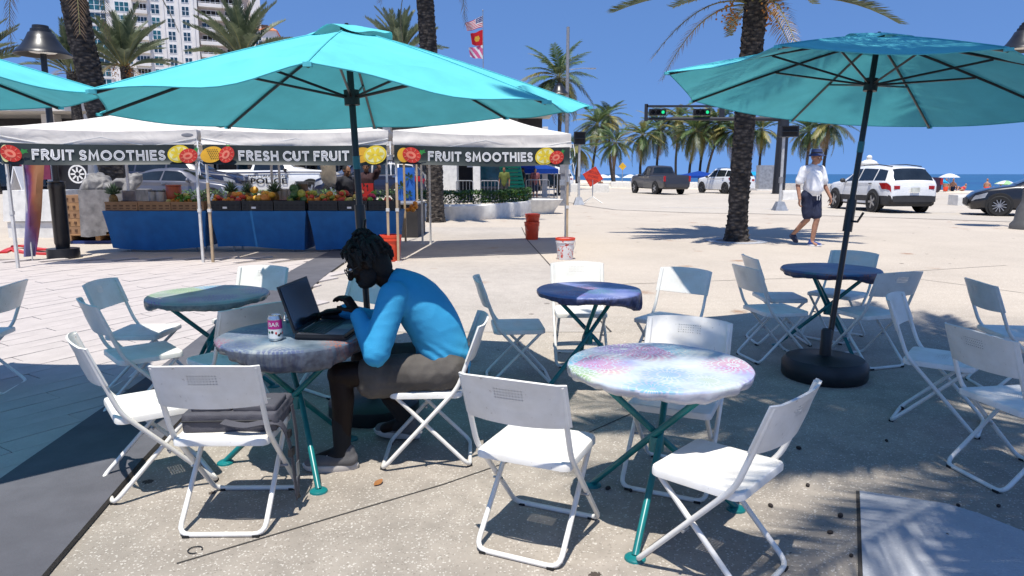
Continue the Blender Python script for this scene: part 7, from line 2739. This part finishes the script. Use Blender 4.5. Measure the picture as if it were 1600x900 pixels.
beach_umbrella(1573, 282, 56, .78, gf, wf, 'pale green and white beach umbrella near the right edge', 6)
for k, (px, y, c1, lab) in enumerate(((958, 118, wf, 'white beach umbrella between thin palm trunks left of the yellow sign'), (985, 112, wf, 'white beach umbrella right of the yellow sign'), (997, 120, wf, 'white beach umbrella left of the dark pickup'), (942, 110, wf, 'white beach umbrella behind the diamond sign corner'), (1178, 100, bf, 'blue beach umbrella beside the white SUV tail'))):
    beach_umbrella(px, 272.5 if k < 4 else 268, y, 1.25, c1, c1, lab)
def sunbather(px, y, top, lab, lying=False):
    q = at_y(px, 298, y)
    t = thing('person', lab, 'person', (q.x, y, gz(y)), R(40), 'people on the beach')
    b = MB()
    if lying:
        cap(b, (0, 0, .15), (.55, 0, .3), .16, .15, 10); head(b, (.78, 0, .5), (1, 0, .2), (0, 0, 1), 1.0); cap(b, (0, .08, .14), (-.5, .1, .35), .09, .07, 10); cap(b, (-.5, .1, .35), (-.85, .1, .07), .06, .05, 10); cap(b, (0, -.08, .14), (-.8, -.1, .1), .09, .05, 10); cap(b, (.5, .18, .3), (.25, .3, .08), .05, .04, 10)
    else:
        cap(b, (0, 0, .18), (.02, 0, .62), .16, .16, 10); cap(b, (.02, 0, .62), (.04, 0, .8), .1, .06, 10); head(b, (.05, 0, .92), (1, 0, -.1), (0, 0, 1), 1.0)
        for s in (-1, 1):
            cap(b, (0, .1 * s, .14), (.45, .13 * s, .4), .09, .065, 10); cap(b, (.45, .13 * s, .4), (.62, .13 * s, .06), .06, .045, 10); cap(b, (.03, .19 * s, .62), (.2, .25 * s, .36), .05, .045, 10); cap(b, (.2, .25 * s, .36), (.42, .16 * s, .42), .045, .03, 10)
    fuse('body', b, .03, sk2, t, 2)
    b = MB(); cap(b, (0, 0, .16), (.02 if not lying else .2, 0, .34 if not lying else .2), .18, .18, 10)
    fuse('swimwear', b, .035, top, t, 2)
for px, y, c, lab, ly in ((1477, 56, MT['orange'], 'sunbather in orange low on the sand right of the crossover', False), (1488, 57.5, MT['navy'], 'person in dark swimwear sitting under the white beach umbrella', False), (1503, 58, MT['red'], 'person with red towel sitting on the sand', True), (1541, 56, MT['orange'], 'tanned person sitting on the sand right of the middle', False), (1558, 57, MT['wtee'], 'person lying on the sand under the green umbrella', True), (936, 84, MT['navy'], 'person in dark clothes sitting behind the diamond sign', False)):
    sunbather(px, y, c, lab, ly)
